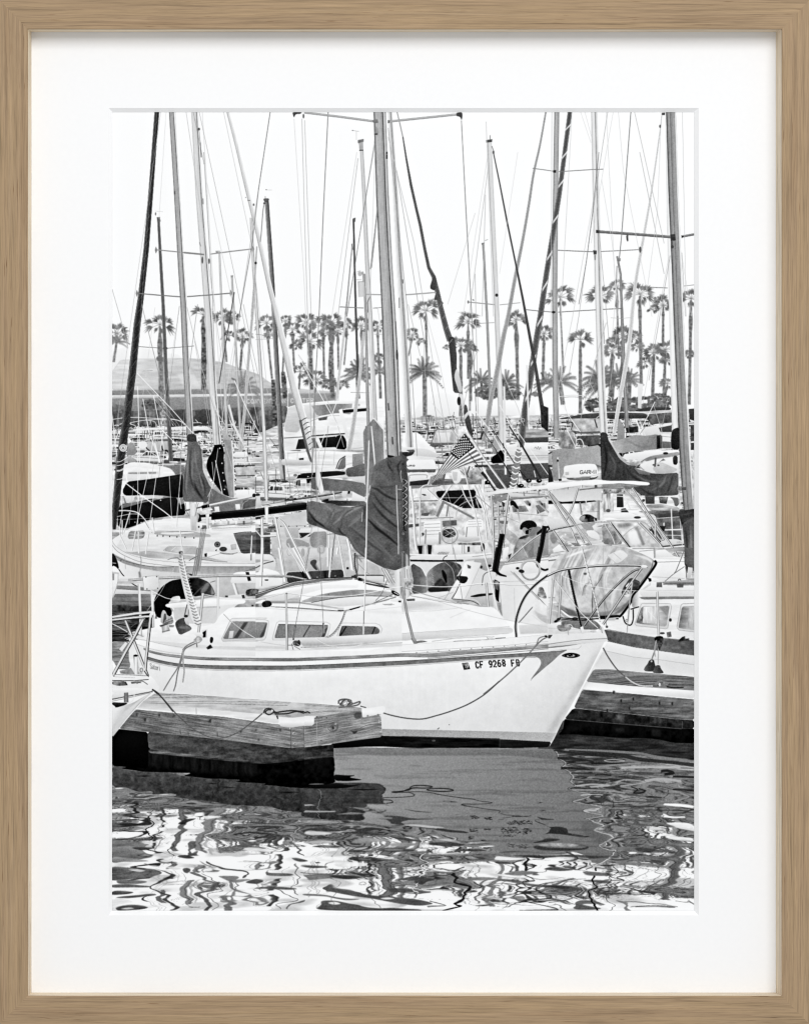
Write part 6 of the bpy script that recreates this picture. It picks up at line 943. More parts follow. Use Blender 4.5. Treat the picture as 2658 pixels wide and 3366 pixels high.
# ---------------- water: the harbour surface mirrors what was printed above it
wt = part('water','rippled harbour water mirroring masts and hulls')
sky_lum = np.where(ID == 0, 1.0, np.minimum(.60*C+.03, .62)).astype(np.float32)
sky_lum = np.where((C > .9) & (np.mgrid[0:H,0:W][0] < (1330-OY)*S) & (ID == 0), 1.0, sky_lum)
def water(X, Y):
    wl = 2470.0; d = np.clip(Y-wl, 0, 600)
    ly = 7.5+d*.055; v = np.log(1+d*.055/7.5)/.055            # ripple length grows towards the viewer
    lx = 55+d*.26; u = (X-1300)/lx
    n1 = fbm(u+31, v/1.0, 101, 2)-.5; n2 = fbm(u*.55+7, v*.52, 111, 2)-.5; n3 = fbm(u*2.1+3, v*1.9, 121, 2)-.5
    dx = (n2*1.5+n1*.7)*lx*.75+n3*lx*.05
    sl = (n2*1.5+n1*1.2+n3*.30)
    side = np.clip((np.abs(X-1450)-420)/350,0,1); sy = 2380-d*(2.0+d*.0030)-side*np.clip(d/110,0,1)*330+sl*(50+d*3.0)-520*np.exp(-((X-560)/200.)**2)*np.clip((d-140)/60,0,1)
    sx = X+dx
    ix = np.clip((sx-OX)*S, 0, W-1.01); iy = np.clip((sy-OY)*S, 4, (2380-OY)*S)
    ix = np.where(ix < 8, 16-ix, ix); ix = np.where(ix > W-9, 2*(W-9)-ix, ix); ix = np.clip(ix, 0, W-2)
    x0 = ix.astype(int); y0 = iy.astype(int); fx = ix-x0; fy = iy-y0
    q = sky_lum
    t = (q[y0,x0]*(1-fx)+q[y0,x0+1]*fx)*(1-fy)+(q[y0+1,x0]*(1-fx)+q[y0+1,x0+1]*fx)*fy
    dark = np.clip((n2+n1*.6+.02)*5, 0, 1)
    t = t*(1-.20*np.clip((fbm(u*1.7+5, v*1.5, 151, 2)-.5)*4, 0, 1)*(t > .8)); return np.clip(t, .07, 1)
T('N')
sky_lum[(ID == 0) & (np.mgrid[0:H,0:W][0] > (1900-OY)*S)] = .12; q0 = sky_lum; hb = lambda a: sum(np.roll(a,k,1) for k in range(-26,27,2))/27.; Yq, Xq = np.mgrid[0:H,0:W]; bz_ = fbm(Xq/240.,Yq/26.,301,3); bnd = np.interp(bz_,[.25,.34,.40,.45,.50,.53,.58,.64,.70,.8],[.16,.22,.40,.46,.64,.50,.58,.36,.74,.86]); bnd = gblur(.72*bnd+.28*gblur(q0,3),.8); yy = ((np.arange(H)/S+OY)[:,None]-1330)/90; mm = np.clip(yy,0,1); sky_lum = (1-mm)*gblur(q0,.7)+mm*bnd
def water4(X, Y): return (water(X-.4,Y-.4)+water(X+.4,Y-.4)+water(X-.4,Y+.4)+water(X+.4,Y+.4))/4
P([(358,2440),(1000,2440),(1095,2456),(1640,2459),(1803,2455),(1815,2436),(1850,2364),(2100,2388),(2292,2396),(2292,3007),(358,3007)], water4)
def ripple(mask_pts, t, soft=.6, a=1., tex=('grain',.06)): P(mask_pts, t, 1, a, tex, soft)
def wav(n, s, amp, per, seed):          # a traced edge, made to waver
    g = RS(seed); q = np.array(TL(n, s)); q = smooth(q, 10); y = q[:,1]
    q[:,0] += amp*(fbm(y/per, y*0+.5, seed, 2)-.5)*2
    return q.tolist()
# deep shade under docks
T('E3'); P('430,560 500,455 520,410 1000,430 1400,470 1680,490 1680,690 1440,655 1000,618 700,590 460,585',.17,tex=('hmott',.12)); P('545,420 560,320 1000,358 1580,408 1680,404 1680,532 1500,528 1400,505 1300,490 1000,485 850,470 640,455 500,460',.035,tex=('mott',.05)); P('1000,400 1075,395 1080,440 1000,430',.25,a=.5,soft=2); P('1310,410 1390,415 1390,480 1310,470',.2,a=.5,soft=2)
# hull reflection
E1_ = TL('E3','460,585 490,625 500,665 560,700 530,745 590,775 620,830 600,850 640,900 600,925 660,955 780,985 690,1020 640,1040 760,1060 860,1085 720,1110 800,1140 890,1165 720,1185')
E2_ = TL('F3','740,400 800,430 880,460 805,490 870,520 980,565 860,620 930,660 1000,675 900,745 820,790')
bt = TL('F3','700,700 520,690 380,700 250,720 150,700 0,680')+TL('F2','1600,610 1450,590 1300,560 1150,520 1000,470 860,440 720,460 560,440 530,430')
lf = TL('E2','530,1200 545,1160 690,1160 740,1090 700,1060 690,1000 700,930 660,890 268,885 262,800 255,574')
tp = TL('E2','420,575 1000,588 1708,585')
hr = tp+E1_+E2_+bt+lf[0:]
def hulltone(X, Y):
    b = .605-.10*np.clip((X-1250)/650,0,1)-.05*np.clip((Y-2480)/300,0,1)
    r = np.clip((fbm(X/160, Y/9, 131, 3)-.56)*5, 0, 1)
    return b-.07*r+.045*(noise(X/2.1, Y/2.1, 141)-.5)
T('N'); P(smooth(np.array(hr),5,True), hulltone, soft=.5)
P(TL('E2','258,575 420,575 1000,590 1708,587 1708,650 1000,648 700,650 500,640 262,655')+[], .44, a=.75, soft=1.2, tex=('grain',.05)); T('E3'); P('0,585 460,588 490,640 500,672 380,665 200,645 0,635',.42,a=.8,soft=1,tex=('grain',.05))
T('N'); L(E1_,2.6,.35,sm=1); L([(x+5,y) for x,y in E1_],2.,.85,sm=1,a=.7); L([(x+5,y) for x,y in E2_],2.4,.93,sm=1,a=.85); L([(x+14,y-2) for x,y in E2_],2,.5,sm=1); P([(x,y) for x,y in E2_[:8]]+TL('F3','860,600 780,560 700,470'),.36,a=.6,soft=2.5)
for n,s,t in (('E3','1310,672 1520,660 1640,672 1480,680',.5),('E3','0,698 120,694 240,698 120,703',.42),('E2','915,738 980,734 1030,740 970,745',.42),('E2','700,815 860,822 1080,828 900,834',.50),('E2','300,766 460,762 620,770 420,774',.48),('E2','260,632 340,626 430,632 340,640',.62)): T(n); P(s,t,1,a=.8,soft=1)
T('E2')
for s,w in (('930,940 960,915 1050,913 1130,925 1060,938 960,935 900,955 760,964 800,970 860,960 930,938',8),('1080,952 1130,942 1220,940 1297,952 1230,966 1120,962 1082,952',8),('820,970 900,975 960,998 930,1010 700,1018',5),('860,970 1060,972 1230,1000 1340,1015 1480,1030 1540,1050 1640,1064 1560,1074 1370,1074 1450,1092 1560,1115 1690,1135 1695,1155',4.5),('700,1035 760,1040 780,1058 720,1068',6)): L(s,w,.13,sm=1)
for s,t in (('880,1120 980,1130 1125,1142 1000,1140',.3),('1208,1053 1260,1048 1335,1056 1260,1060',.22),('1305,1166 1350,1168 1310,1170',.3),('590,1195 660,1180 840,1185 980,1205 1130,1215 900,1216 780,1230 700,1205',.25)): P(s,t,1,soft=.4)
E(1250,1053,26,4,.55); E(700,1192,60,7,.5)
T('F2'); P('590,395 680,380 840,392 960,402 1130,415 940,412 860,440 1000,470 1200,490 1380,510 1440,530 1300,520 1050,490 900,460 770,440 760,415',.24,1,soft=.5); P('860,450 1000,455 1210,480 1100,488 930,465',.75,1,soft=.5); E(710,396,60,8,.5)
# reflected letters and stripes
g = RS(19); part('water','rippled harbour water mirroring masts and hulls')
for n,bx,cnt in (('F2',(1450,375,1510,405),26),('F2',(1565,385,1640,412),26),('F2',(1440,480,1510,525),26),('F2',(1560,485,1620,500),12),('F2',(1440,560,1490,578),12),('F2',(1540,585,1600,592),8),('F3',(60,410,275,445),60),('F3',(0,465,160,520),60),('F3',(170,480,250,530),30),('F3',(0,535,130,550),16),('F3',(105,368,250,376),14),('F3',(60,615,230,645),24)):
    T(n)
    for i in range(cnt):
        x = g.uniform(bx[0],bx[2]); y = g.uniform(bx[1],bx[3]); w_ = g.uniform(5,18); L([(x,y),(x+w_,y+g.uniform(-3,3)),(x+w_*1.3,y+g.uniform(-1,5))],g.uniform(2,5),.14)
T('F3'); P('318,372 360,385 480,402 420,405 320,405 330,418 390,440 430,465 500,465 590,488 600,515 650,525 790,545 700,550 560,530 410,525 350,540 400,520 440,490 400,450 330,425 315,410 370,402',.2,1,soft=.4); E(715,532,70,12,.4,hole=4); P('330,248 395,256 335,264 365,256',.2); P('330,316 400,325 330,333 370,325',.2); L('0,350 60,362 250,376',3,.2,sm=1); L('40,385 100,378 250,372',3,.2,sm=1); P('400,560 510,568 440,585 300,595 360,575',.2,1,soft=.5)
L('0,425 -10,400 40,395',4,.3); P('370,605 520,600 700,625 600,640 430,628 350,620',.62,1,soft=.6,tex=('mott',.2)); P('390,645 560,640 640,655 560,668 430,665',.5,1,soft=.6); P('320,620 420,640 700,655 760,630 650,605 780,640 720,670 540,680 300,650',.17,1,a=.8,soft=.6)
# traced ripple bands over the near reflection
def bands(lst):
    for n,s,t in lst: T(n); P(s,t*.8+.13 if t < .35 else t,1,.9,soft=.55,tex=('hmott',.10))
bands([('F3','120,712 300,705 480,712 700,715 1000,720 700,735 480,728 330,740 200,722',.14),('F3','640,740 760,738 720,750',.06),('F3','0,690 120,672 300,668 160,680 60,690',.2),('F3','0,715 230,745 0,748 -40,730',.97),('F3','0,760 120,770 60,782 0,780',.15),('F3','300,775 520,768 820,772 760,790 480,795',.96),('F3','400,822 470,808 640,830 560,845 430,838',.18),('F3','880,785 1010,785 960,800 890,796',.15),('F3','360,700 520,690 620,700 540,710',.3),
 ('F2','0,735 120,730 310,745 260,780 100,778 0,765',.97),('F2','-60,810 100,815 200,825 80,832',.17),('F2','390,760 450,735 560,745 690,770 580,782 430,775',.13),('F2','470,762 540,752 590,765 520,772',.5),('F2','490,715 560,708 700,722 800,745 830,765 700,755 560,730',.96),('F2','870,770 920,755 960,768 910,776',.12),('F2','250,785 480,788 600,800 480,822 300,820',.95),('F2','740,635 880,618 1000,630 900,650 780,648',.6),('F2','640,670 760,655 900,672 980,682 840,690 700,690',.2),('F2','700,672 780,664 860,676 780,684',.55),('F2','380,685 430,650 520,640 585,650 540,668 480,678 620,690 440,692',.14),('F2','440,655 540,645 500,665 420,668',.78),
 ('F2','1080,620 1140,615 1290,610 1390,630 1280,640 1350,650 1200,642 1110,640',.13),('F2','1530,650 1600,638 1650,646 1580,654',.98),('F2','1120,580 1210,570 1340,590 1420,605 1250,605 1150,595',.55),('F2','1170,586 1250,580 1320,592 1240,598',.75),('F2','760,560 880,570 1010,600 960,605 850,590',.14),('F2','1280,675 1450,668 1600,680 1480,688',.15),('F2','1210,705 1320,695 1460,708 1300,716',.7),('F2','330,460 450,450 700,480 900,520 1050,545 960,548 760,500 500,470',.6),('F2','420,465 470,458 500,468 450,476',.12),('F2','490,485 600,478 690,495 600,502 520,497',.15),('F2','410,600 560,575 780,600 650,608 480,612',.62),('F2','0,600 140,585 290,600 180,615 40,612',.72),('F2','50,640 160,628 320,640 200,652',.15),('F2','110,640 170,634 250,641 180,646',.6),('F2','0,520 140,510 250,525 160,538 30,536',.85),('F2','420,520 520,515 690,540 560,548 440,540',.16),('F2','20,425 180,415 320,432 200,445 40,440',.6),('F2','0,470 80,455 190,462 120,475',.14),
 ('F1','600,262 700,240 830,258 900,275 700,282 640,275',.55),('F1','665,264 715,256 765,264 715,270',.04),('F1','350,188 450,172 575,182 600,195 450,205 380,200',.6),('F1','430,186 470,180 520,186 470,191',.9),('F1','24,120 120,122 170,140 330,145 375,158 250,172 150,160 24,145',.5),('F1','40,130 90,126 120,134 60,140',.93),('F1','24,175 100,172 155,184 80,198 24,200',.55),('F1','500,212 640,200 820,212 660,222',.5),('F1','940,255 1080,242 1280,245 1385,254 1200,266 1000,264',.45),('F1','980,254 1100,248 1240,252 1120,260',.6),('F1','1450,284 1530,272 1708,272 1708,290 1520,290',.55),('F1','830,320 940,308 1020,318 930,328',.55),('F1','640,350 690,344 730,352 680,360',.1),('F1','580,308 760,295 860,310 720,322',.15),('F1','830,385 900,378 990,388 900,402 835,412',.96),('F1','600,440 660,405 740,400 700,425 650,450',.08),('F1','1440,680 1240,660 1180,675 1260,690 1420,695',.95)])
# dock reflection, dark with a frayed lower edge
T('E1'); drk = '24,420 85,415 335,440 345,590 850,660 1350,720 1708,680 1708,870 1708,940 1600,935 1350,905 1375,893 1080,882 1160,862 960,850 870,850 640,826 720,800 520,795 300,790 160,770 100,765 160,745 24,740'
P(drk,.025,tex=('mott',.05)); P('345,595 850,665 1300,720 1300,830 900,800 345,740',.12,a=.5,soft=3,tex=('vmott',.12)); P('24,420 85,415 335,440 340,760 24,740',.02)
rf = [('24,742 160,748 100,768 300,792 520,797 640,828 870,852 960,852 1160,865 1080,884 1375,895 1350,907 1600,937 1708,942 1708,1150 1500,1130 1400,1100 1100,1085 900,1050 560,1010 600,990 560,978 370,990 380,960 250,970 150,925 24,925')]
P(rf[0],lambda X,Y: np.interp(Y,[2520,2600,2680],[.30,.22,.17]),tex=('mott',.13))
for s in ('230,828 300,823 372,827 290,834','860,890 910,888 955,893 900,897','960,918 1040,920 1135,932 1010,926','1450,966 1560,962 1670,968 1560,974','640,822 740,818 720,830'): P(s,.05)
L('715,830 708,880',5,.1); L('965,855 955,890 960,935',7,.1,sm=1); L('1520,1080 1510,1150',5,.1); L('1610,940 1600,1060',5,.16); L('905,960 920,990 900,1020',8,.12,sm=1)
T('E2'); P('0,685 257,655 262,700 268,885 200,905 -4,940',.03,tex=('mott',.05)); P('262,815 400,825 460,822 390,840 520,862 380,872 265,870',.05); P('262,886 500,885 640,890 690,898 705,930 690,980 705,1040 690,1075 540,1070 545,1105 380,1100 540,1140 545,1190 520,1225 130,1200 -20,1180 -20,940 200,910',lambda X,Y: np.interp(Y,[2575,2600,2690],[.24,.25,.19]),tex=('mott',.1)); P('0,940 264,890 420,905 520,892 380,925 250,938',.05); P('370,946 480,940 650,946 520,954',.04); E(100,900,70,6,.4); L('130,945 138,1010 128,1080 132,1200',6,.5,sm=1); P('545,1075 700,1080 760,1105 720,1130 600,1115',.62,1,soft=1.2); P('540,1150 640,1160 700,1190 560,1215 530,1200',.6,1,soft=1.2); P('0,1080 60,1078 95,1088 0,1096',.65); P('0,1130 260,1130 285,1140 0,1148',.62); P('290,1162 420,1150 560,1165 440,1172',.5)
for y in range(960,1080,14): L([(140,y),(300,y+g.uniform(-5,5)),(690,y)],2.5,g.choice([.12,.34]),a=.5,sm=1)
# dark swirls and squiggles traced near the bottom
bands([('F2','190,990 260,1005 420,1020 560,1060 760,1080 980,1100 1080,1120 1115,1145 1000,1160 780,1130 560,1090 420,1070 240,1040 175,1035',.2),('F2','680,1095 740,1085 790,1097 730,1106',.96),('F2','175,1130 300,1130 450,1150 520,1172 640,1180 900,1188 1010,1200 900,1212 180,1208 165,1170',.17),('F2','220,1150 280,1138 330,1150 270,1162',.97),('F2','720,1015 830,1010 960,1020 1060,1035 1150,1055 1060,1060 940,1045 760,1035',.22),('F2','820,925 940,912 1060,915 1090,945 1050,975 980,945 850,940',.18),('F2','0,900 150,885 400,890 500,912 400,930 240,925 60,940',.45),('F2','230,905 380,892 490,912 360,925',.15),('F2','1380,930 1530,910 1708,930 1560,945',.5),('F2','1470,1155 1560,1150 1625,1157 1540,1165',.15),('F2','0,1060 140,1068 300,1090 490,1105 380,1118 230,1095 0,1075',.4),('F2','1200,1020 1300,1025 1390,1040 1280,1038',.5),('F2','850,985 1000,990 1190,1000 1050,1008',.6),
 ('F3','0,920 160,930 400,960 560,975 700,1000 640,1010 420,990 240,960 0,940',.35),('F3','350,962 480,970 600,990 520,998',.1),('F3','60,862 160,850 320,858 340,872 200,882 90,875',.45),('F3','640,1115 720,1100 870,1108 830,1125 700,1135 860,1160 760,1175 650,1172',.25),('F3','980,640 1150,640 1380,660 1480,668 1400,690 1200,680 1040,665',.42),('F3','1170,650 1250,645 1330,658 1250,680',.15),('F3','1430,690 1470,680 1500,690 1470,700',.14),('F3','1000,755 1180,765 1340,780 1440,810 1280,800 1040,780',.45),('F3','1060,985 1130,975 1310,995 1180,1000',.5),('F3','710,855 800,855 960,875 930,890 760,885',.3),('F3','740,935 860,932 980,945 950,958 800,948',.3),('F3','1640,985 1680,970 1680,990',.4),('F3','1640,1045 1680,1030 1680,1060',.45),('F3','1660,1120 1680,1108 1680,1130',.4),('F3','1040,1090 1110,1110 1100,1150 1120,1190 1070,1190 1080,1140',.5),('F3','110,1075 180,1065 240,1072 190,1115 170,1100',.5),('F3','1410,270 1540,262 1680,280 1660,295 1500,283',.98),('F3','1400,365 1490,370 1560,380 1440,382',.96),('F3','1430,430 1600,430 1680,470 1680,510 1560,480 1500,460',.97),('F3','1400,515 1540,545 1680,560 1680,590 1540,580 1440,560',.97),
 ('F1','830,1040 780,1060 800,1100 850,1150 860,1208 890,1208 885,1140 850,1100 840,1060 930,1030 965,990 950,965 830,930 800,890 770,870 800,860 960,862 990,850 930,835 860,800 800,775 850,805 930,848 740,870 750,900 830,945 920,975 915,1015',.30),('F1','1060,945 1080,1010 1130,1040 1250,1060 1200,1078 1040,1075 985,1085 985,1110 1040,1130 1000,1160 990,1208 1030,1208 1060,1160 1110,1140 1030,1100 1110,1082 1260,1085 1270,1065 1160,1030 1110,1010 1090,945',.45),('F1','945,900 1100,905 1085,945 1020,935',.46),('F1','1090,930 1240,940 1180,955 1100,955',.5),('F1','1240,950 1280,935 1370,945 1330,972 1260,968',.2),('F1','1310,1005 1380,995 1450,1000 1640,1020 1560,1030 1420,1020',.25),('F1','405,840 500,880 570,908 500,950 420,990 405,1000 430,1030 540,1078 500,1105 540,1150 615,1185 560,1208 530,1208 575,1188 500,1150 465,1110 510,1082 420,1040 395,1000 440,960 520,910 470,880',.08),('F1','24,985 200,985 400,1000 330,1010 24,1005',.25),('F1','80,950 230,945 340,960 250,980 100,978',.35),('F1','24,830 180,830 380,840 420,880 400,910 200,940 80,940 24,920',.28),('F1','190,850 260,842 300,855 240,872',.85),('F1','24,1030 120,1030 205,1048 100,1062 24,1058',.12),('F1','60,1090 220,1080 400,1065 340,1090 180,1105',.2),('F1','170,1022 240,1012 300,1022 230,1032',.95),('F1','24,1110 160,1110 200,1135 120,1150 24,1150',.9),('F1','60,1170 200,1160 310,1180 230,1200 70,1200',.12),('F1','90,1185 150,1178 200,1188 140,1195',.9),('F1','24,610 200,600 330,640 300,690 350,730 200,760 24,780',.45),('F1','225,662 300,652 410,660 300,678',.06),('F1','230,720 300,710 370,720 300,730',.1),('F1','250,720 300,715 345,720 300,725',.8),('F1','24,660 180,640 260,690 160,705 24,700',.5),('F1','24,740 200,745 330,765 200,778 24,770',.6),('F1','400,770 440,752 560,780 620,790 480,792',.12),('F1','430,772 500,755 560,778 500,786',.95),('F1','510,830 580,822 650,838 580,848',.9),('F1','700,605 760,600 780,640 730,690 760,720 680,730 720,680',.35),('F1','740,705 800,680 780,715 800,720 750,725',.3),('F1','600,725 680,722 740,745 690,755 620,740',.08),('F1','655,850 700,832 740,850 700,885',.25),('F1','1350,895 1440,830 1400,870 1620,885 1560,905',.3),('F1','1120,640 1180,620 1320,630 1200,650',.25),('F1','1220,600 1270,588 1305,598 1260,608',.97),('F1','1580,760 1640,755 1708,775 1640,785',.12)])
T('F1')
for s,w,t in (('345,380 375,440 330,500 370,545 350,590',9,.1),('375,330 345,380 365,415',6,.3),('455,430 440,520 450,570 420,690',7,.5),('1650,480 1590,545 1610,600 1640,660 1708,730',16,.4),('1655,480 1595,545 1615,600 1645,660',5,.8),('1590,800 1660,850 1640,930 1600,1010 1640,1070',9,.45),('1600,800 1670,850 1650,930',4,.9),('1590,1200 1620,1150 1690,1130',16,.45),('555,620 570,650 530,690 560,730',6,.2),('650,880 660,960 680,1010 640,1070',4,.6),('480,980 640,955 770,965 660,985 490,990',3,.55),('560,850 600,900 590,960',3,.6),('640,1090 680,1170 790,1175 690,1180',3,.4),('1450,1010 1560,1080 1620,1120 1480,1150 1530,1200',5,.3),('1560,820 1540,870 1600,940 1580,990',3,.5),('860,780 1000,830 1170,860 1200,890 1140,920',12,.35),('880,1010 1000,1030 900,1060 880,1100 950,1150 920,1200',4,.3),('820,880 870,920 980,990 1000,1020',5,.3),('300,790 380,810 450,820',4,.5),('1290,560 1420,560 1440,520 1300,500',12,.25),('1100,480 1300,470 1480,480 1300,492',14,.24),('1100,540 1240,520 1420,540 1290,575',12,.2),('1060,430 1300,440 1560,450',6,.2),('950,440 1200,470 1260,500',7,.5)): L(s,w,t,sm=1)
T('F2')
for s,w,t in (('1270,880 1300,900 1340,940 1360,970 1430,990 1420,1040 1400,1090 1290,1140 1340,1165 1210,1208',[20,22,18,20,26,24,16,18,20,8],.13),('1310,860 1390,828',7,.2),('1050,700 1030,740 1060,780 1030,820 1050,860 1010,920',9,.93),('1040,700 1020,740 1045,780 1018,820 1040,860',4,.3),('1010,960 975,1030 1025,1050 975,1100',8,.95),('1470,820 1430,900 1490,990 1470,1060 1430,1130 1500,1160 1540,1208',3,.5),('240,830 230,900 270,950 280,1020 260,1080 280,1208',4,.4),('580,640 660,720 570,780 640,870 560,930 660,1000 570,1060 700,1208',4,.4),('540,950 580,985 545,1010 590,1050',14,.3),('550,800 590,810 570,850 590,885 550,890',20,.22),('570,720 615,722',18,.3),('170,1200 130,1190 180,1130',3,.5),('1050,900 1180,960 1060,980',8,.4),('1090,1110 1200,1155 1060,1170',8,.4),('700,830 880,850 780,860 930,910',4,.3),('720,740 840,760 800,775 870,760',4,.4),('1550,1020 1570,1060 1620,1080',4,.4),('1690,940 1640,990 1700,1090',4,.4),('460,965 500,955 520,975 470,978 460,965',3,.4),('0,870 180,885 360,872',5,.3),('0,910 40,860 50,830',3,.5),('880,985 730,1010 1000,1060 1150,1050',5,.3)): L(s,w,t,sm=1)
T('F3')
for s,w,t in (('230,730 250,770 220,810 245,850',[14,22,18,22],.15),('235,880 310,920 215,935 240,970',6,.2),('240,970 330,1015 430,1070 300,1085 240,1100 330,1140 490,1175 440,1185 180,1190',[5,6,9,7,8,6,7,5,4],.16),('830,810 815,845',14,.12),('830,890 815,930 830,985 770,1015 790,1080 810,1140 830,1190',[16,14,12,12,20,18,14],.1),('990,800 1000,840 970,900 960,960 930,1010 960,1090 970,1150 940,1190',[7,9,7,9,6,6,5,4],.22),('1000,990 1100,1000 1250,1030 1320,1045 1240,1055 960,1050 860,1045 900,1040',[4,6,12,10,6,8,5,3],.22),('1060,830 1150,865 1040,900 1090,940',12,.4),('1040,780 1090,790 1080,840 1150,860',10,.4),('1260,820 1280,850 1190,910 1300,970',4,.6),('1370,820 1350,850 1410,880 1320,940 1390,980 1300,1000',4,.4),('1490,830 1480,870 1510,880 1490,940 1510,1000',3,.5),('1080,540 1100,580 1200,595 1240,600',6,.4),('1300,550 1440,600 1420,620',3,.5),('1180,720 1300,740 1380,760 1400,730 1290,710',3,.4),('1330,640 1400,665',9,.2),('1020,670 1110,700 1010,725',4,.4),('1000,680 1180,710 1050,740',8,.4),('410,1115 500,1105 600,1080 550,1050 480,1010',5,.3),('470,1130 540,1170 570,1190',6,.35),('1380,1100 1480,1070 1400,1020 1300,1000',3,.4),('1510,1025 1600,1020 1680,1030',4,.5),('1540,1110 1640,1120 1680,1100',4,.5),('1130,1158 1300,1150 1500,1160 1170,1160',4,.25),('1100,1100 1300,1130 1520,1155',4,.3),('0,1030 50,990 20,960 70,940',4,.5),('0,1110 50,1130 10,1180',4,.4),('500,770 530,780 510,795',8,.2),('560,770 600,790',10,.25),('620,770 660,790 640,800',10,.25),('700,770 760,790 680,830',10,.3),('760,770 800,800 740,830',6,.3),('840,810 1000,840 1080,860 900,850',5,.25),('900,870 1040,920 1080,930 960,935',6,.25),('1550,970 1610,930 1650,910',5,.4),('1560,975 1620,960 1660,935',4,.5),('1280,545 1310,640',3,.5)): L(s,w,t,sm=1)
T('E3')
for s,w,t in (('560,590 900,600 1200,620 1360,650 1680,690',22,.5),('600,595 1000,630 1200,670 1400,690 1680,720',[10,30,34,26,30],.17),('470,592 560,605 800,635 1000,650',[14,20,20,8],.15),('500,660 600,665 760,680 640,690',[22,24,14,6],.16),('530,748 640,748 800,765',[22,18,6],.14),('900,680 980,672 1080,685 960,694 905,684',6,.7),('790,705 900,705 1100,710',12,.1),('700,720 830,735 1000,720 1220,705',16,.55),('1050,745 1200,740 1560,740',20,.72),('1100,770 1060,800 900,820 700,800',16,.35),('620,790 740,790 800,785',14,.2),('640,830 700,822 750,830 700,836',8,.15),('820,808 880,805 970,812',10,.12),('1100,792 1200,800 1330,792 1200,784',10,.3),('1390,775 1450,770 1500,790 1420,800',22,.12),('1500,820 1680,825',16,.12),('860,850 960,845 1090,855 960,860',12,.14),('1140,855 1200,862 1240,855',12,.2),('660,905 800,890 960,900 780,912',14,.7),('1000,870 1100,850 1250,870 1050,900',12,.66),('1260,860 1400,840 1560,860',24,.7),('640,940 900,945 1080,965',16,.6),('1490,930 1680,935',16,.14),('700,985 830,980 900,985',6,.95),('1140,905 1180,930 1160,960 1260,950 1190,920',12,.12),('1280,990 1420,1000 1300,985',8,.15),('1060,1010 1180,1000 1330,1030 1180,1040 1060,1015',4,.2),('720,1040 880,1060 1060,1080 1340,1080',8,.2),('1440,930 1470,970 1420,1010',6,.25),('1430,1075 1470,1110 1420,1160 1450,1200',5,.25),('1040,1110 1080,1140 1030,1160 1040,1200',8,.15),('980,1020 990,1060 960,1090',6,.15),('880,1020 900,1010 870,1060',4,.25),('1420,1055 1540,1062 1670,1080',18,.97),('1410,1140 1480,1165 1600,1165',14,.95),('1560,960 1640,1000 1500,1030',10,.6)): L(s,w,t,sm=1,a=.9)

Wy = int((2480-OY)*S); Yg, Xg = np.mgrid[Wy:H,0:W].astype(np.float32)
dd = Yg-Wy; amp = np.clip(dd/60,0,1)*(1.2+dd*.012); per = 5+dd*.022
ddx = amp*((fbm(Xg/90,np.log(1+dd*.022/5)/.022*1.0,201,2)-.5)*5+(noise(Xg/40,dd/4.2,211)-.5)*1.2); ddy = amp*(fbm(Xg/70,dd/16,221,2)-.5)*1.6
sx = np.clip(Xg+ddx,0,W-1.01); sy_ = np.clip(Yg+ddy,Wy,H-1.01); x0 = sx.astype(int); y0 = sy_.astype(int); fx = sx-x0; fy = sy_-y0
x1 = np.minimum(x0+1,W-1); y1 = np.minimum(y0+1,H-1)
C[Wy:H] = (C[y0,x0]*(1-fx)+C[y0,x1]*fx)*(1-fy)+(C[y1,x0]*(1-fx)+C[y1,x1]*fx)*fy
SHADE = True
# ---------------- front dock
dk2 = part('dock','near slatted timber dock with pale rubber edging and a big end beam'); T('E2'); P('230,545 700,470 700,560 420,577 230,585',.06); T('E1')
P('270,185 420,92 1708,186 1708,340 1460,300',.80,tex=('hmott',.1)); g = RS(15)
clip('270,185 420,92 1708,186 1708,340 1480,302 1000,256 600,214'); 
for i in range(48):
    f = i/43; x0 = 420-150*f; y0 = 95+92*f; L([(x0,y0),(x0+600,y0+38+20*f-60),(x0+1300,y0+75+60*f-120)],g.uniform(1.0,2.4),g.choice([.2,.26,.4,.88,.9]),a=.6,sm=0)
clip(None); L('425,93 1000,130 1708,185',6,.95)
T('E2'); P('0,184 300,205 500,232 500,262 80,305 0,300',.80,tex=('hmott',.12))
clip('0,184 300,205 500,232 500,262 80,305 0,300')
for i in range(16): L([(0,190+i*7),(200,200+i*5),(505,228+i*2.4)],g.uniform(1.2,3),g.choice([.25,.35,.8,.85]),a=.6)
clip(None); L('0,182 160,195 300,206',7,.96)
part('rubber_edging','pale rubber bumper strip along the dock edge',dk2); T('E1'); P('265,182 600,214 1000,255 1465,297 1480,330 1485,368 1440,368 1000,300 560,262 230,236',('v',.80,.93,.86),tex=('hmott',.05)); L('230,240 560,270 1000,303 1445,368 1485,366',9,.96); L('228,247 560,278 1000,311 1440,375',3.5,.35); L('760,230 762,285',5,.65); P('1460,298 1475,296 1480,330 1470,325',.2)
P('1480,310 1600,318 1708,305 1708,385 1590,405 1490,392',('v',.93,.97,.8)); L('1490,394 1590,406 1708,388',4,.55); L('1480,305 1600,312 1708,300',5,.75); L('1545,300 1590,303',4,.45); T('E2'); P('0,300 80,303 88,382 0,390',('v',.93,.97,.82)); P('495,240 560,232 690,213 712,225 700,270 660,295 640,292 505,320',('v',.95,.97,.88)); L('505,320 640,293 668,290',4,.5); E(555,300,9,8,.6); E(645,292,9,8,.5); L('500,240 505,318',4,.7)
part('beam','heavy timber side beam with knots',dk2); T('E1')
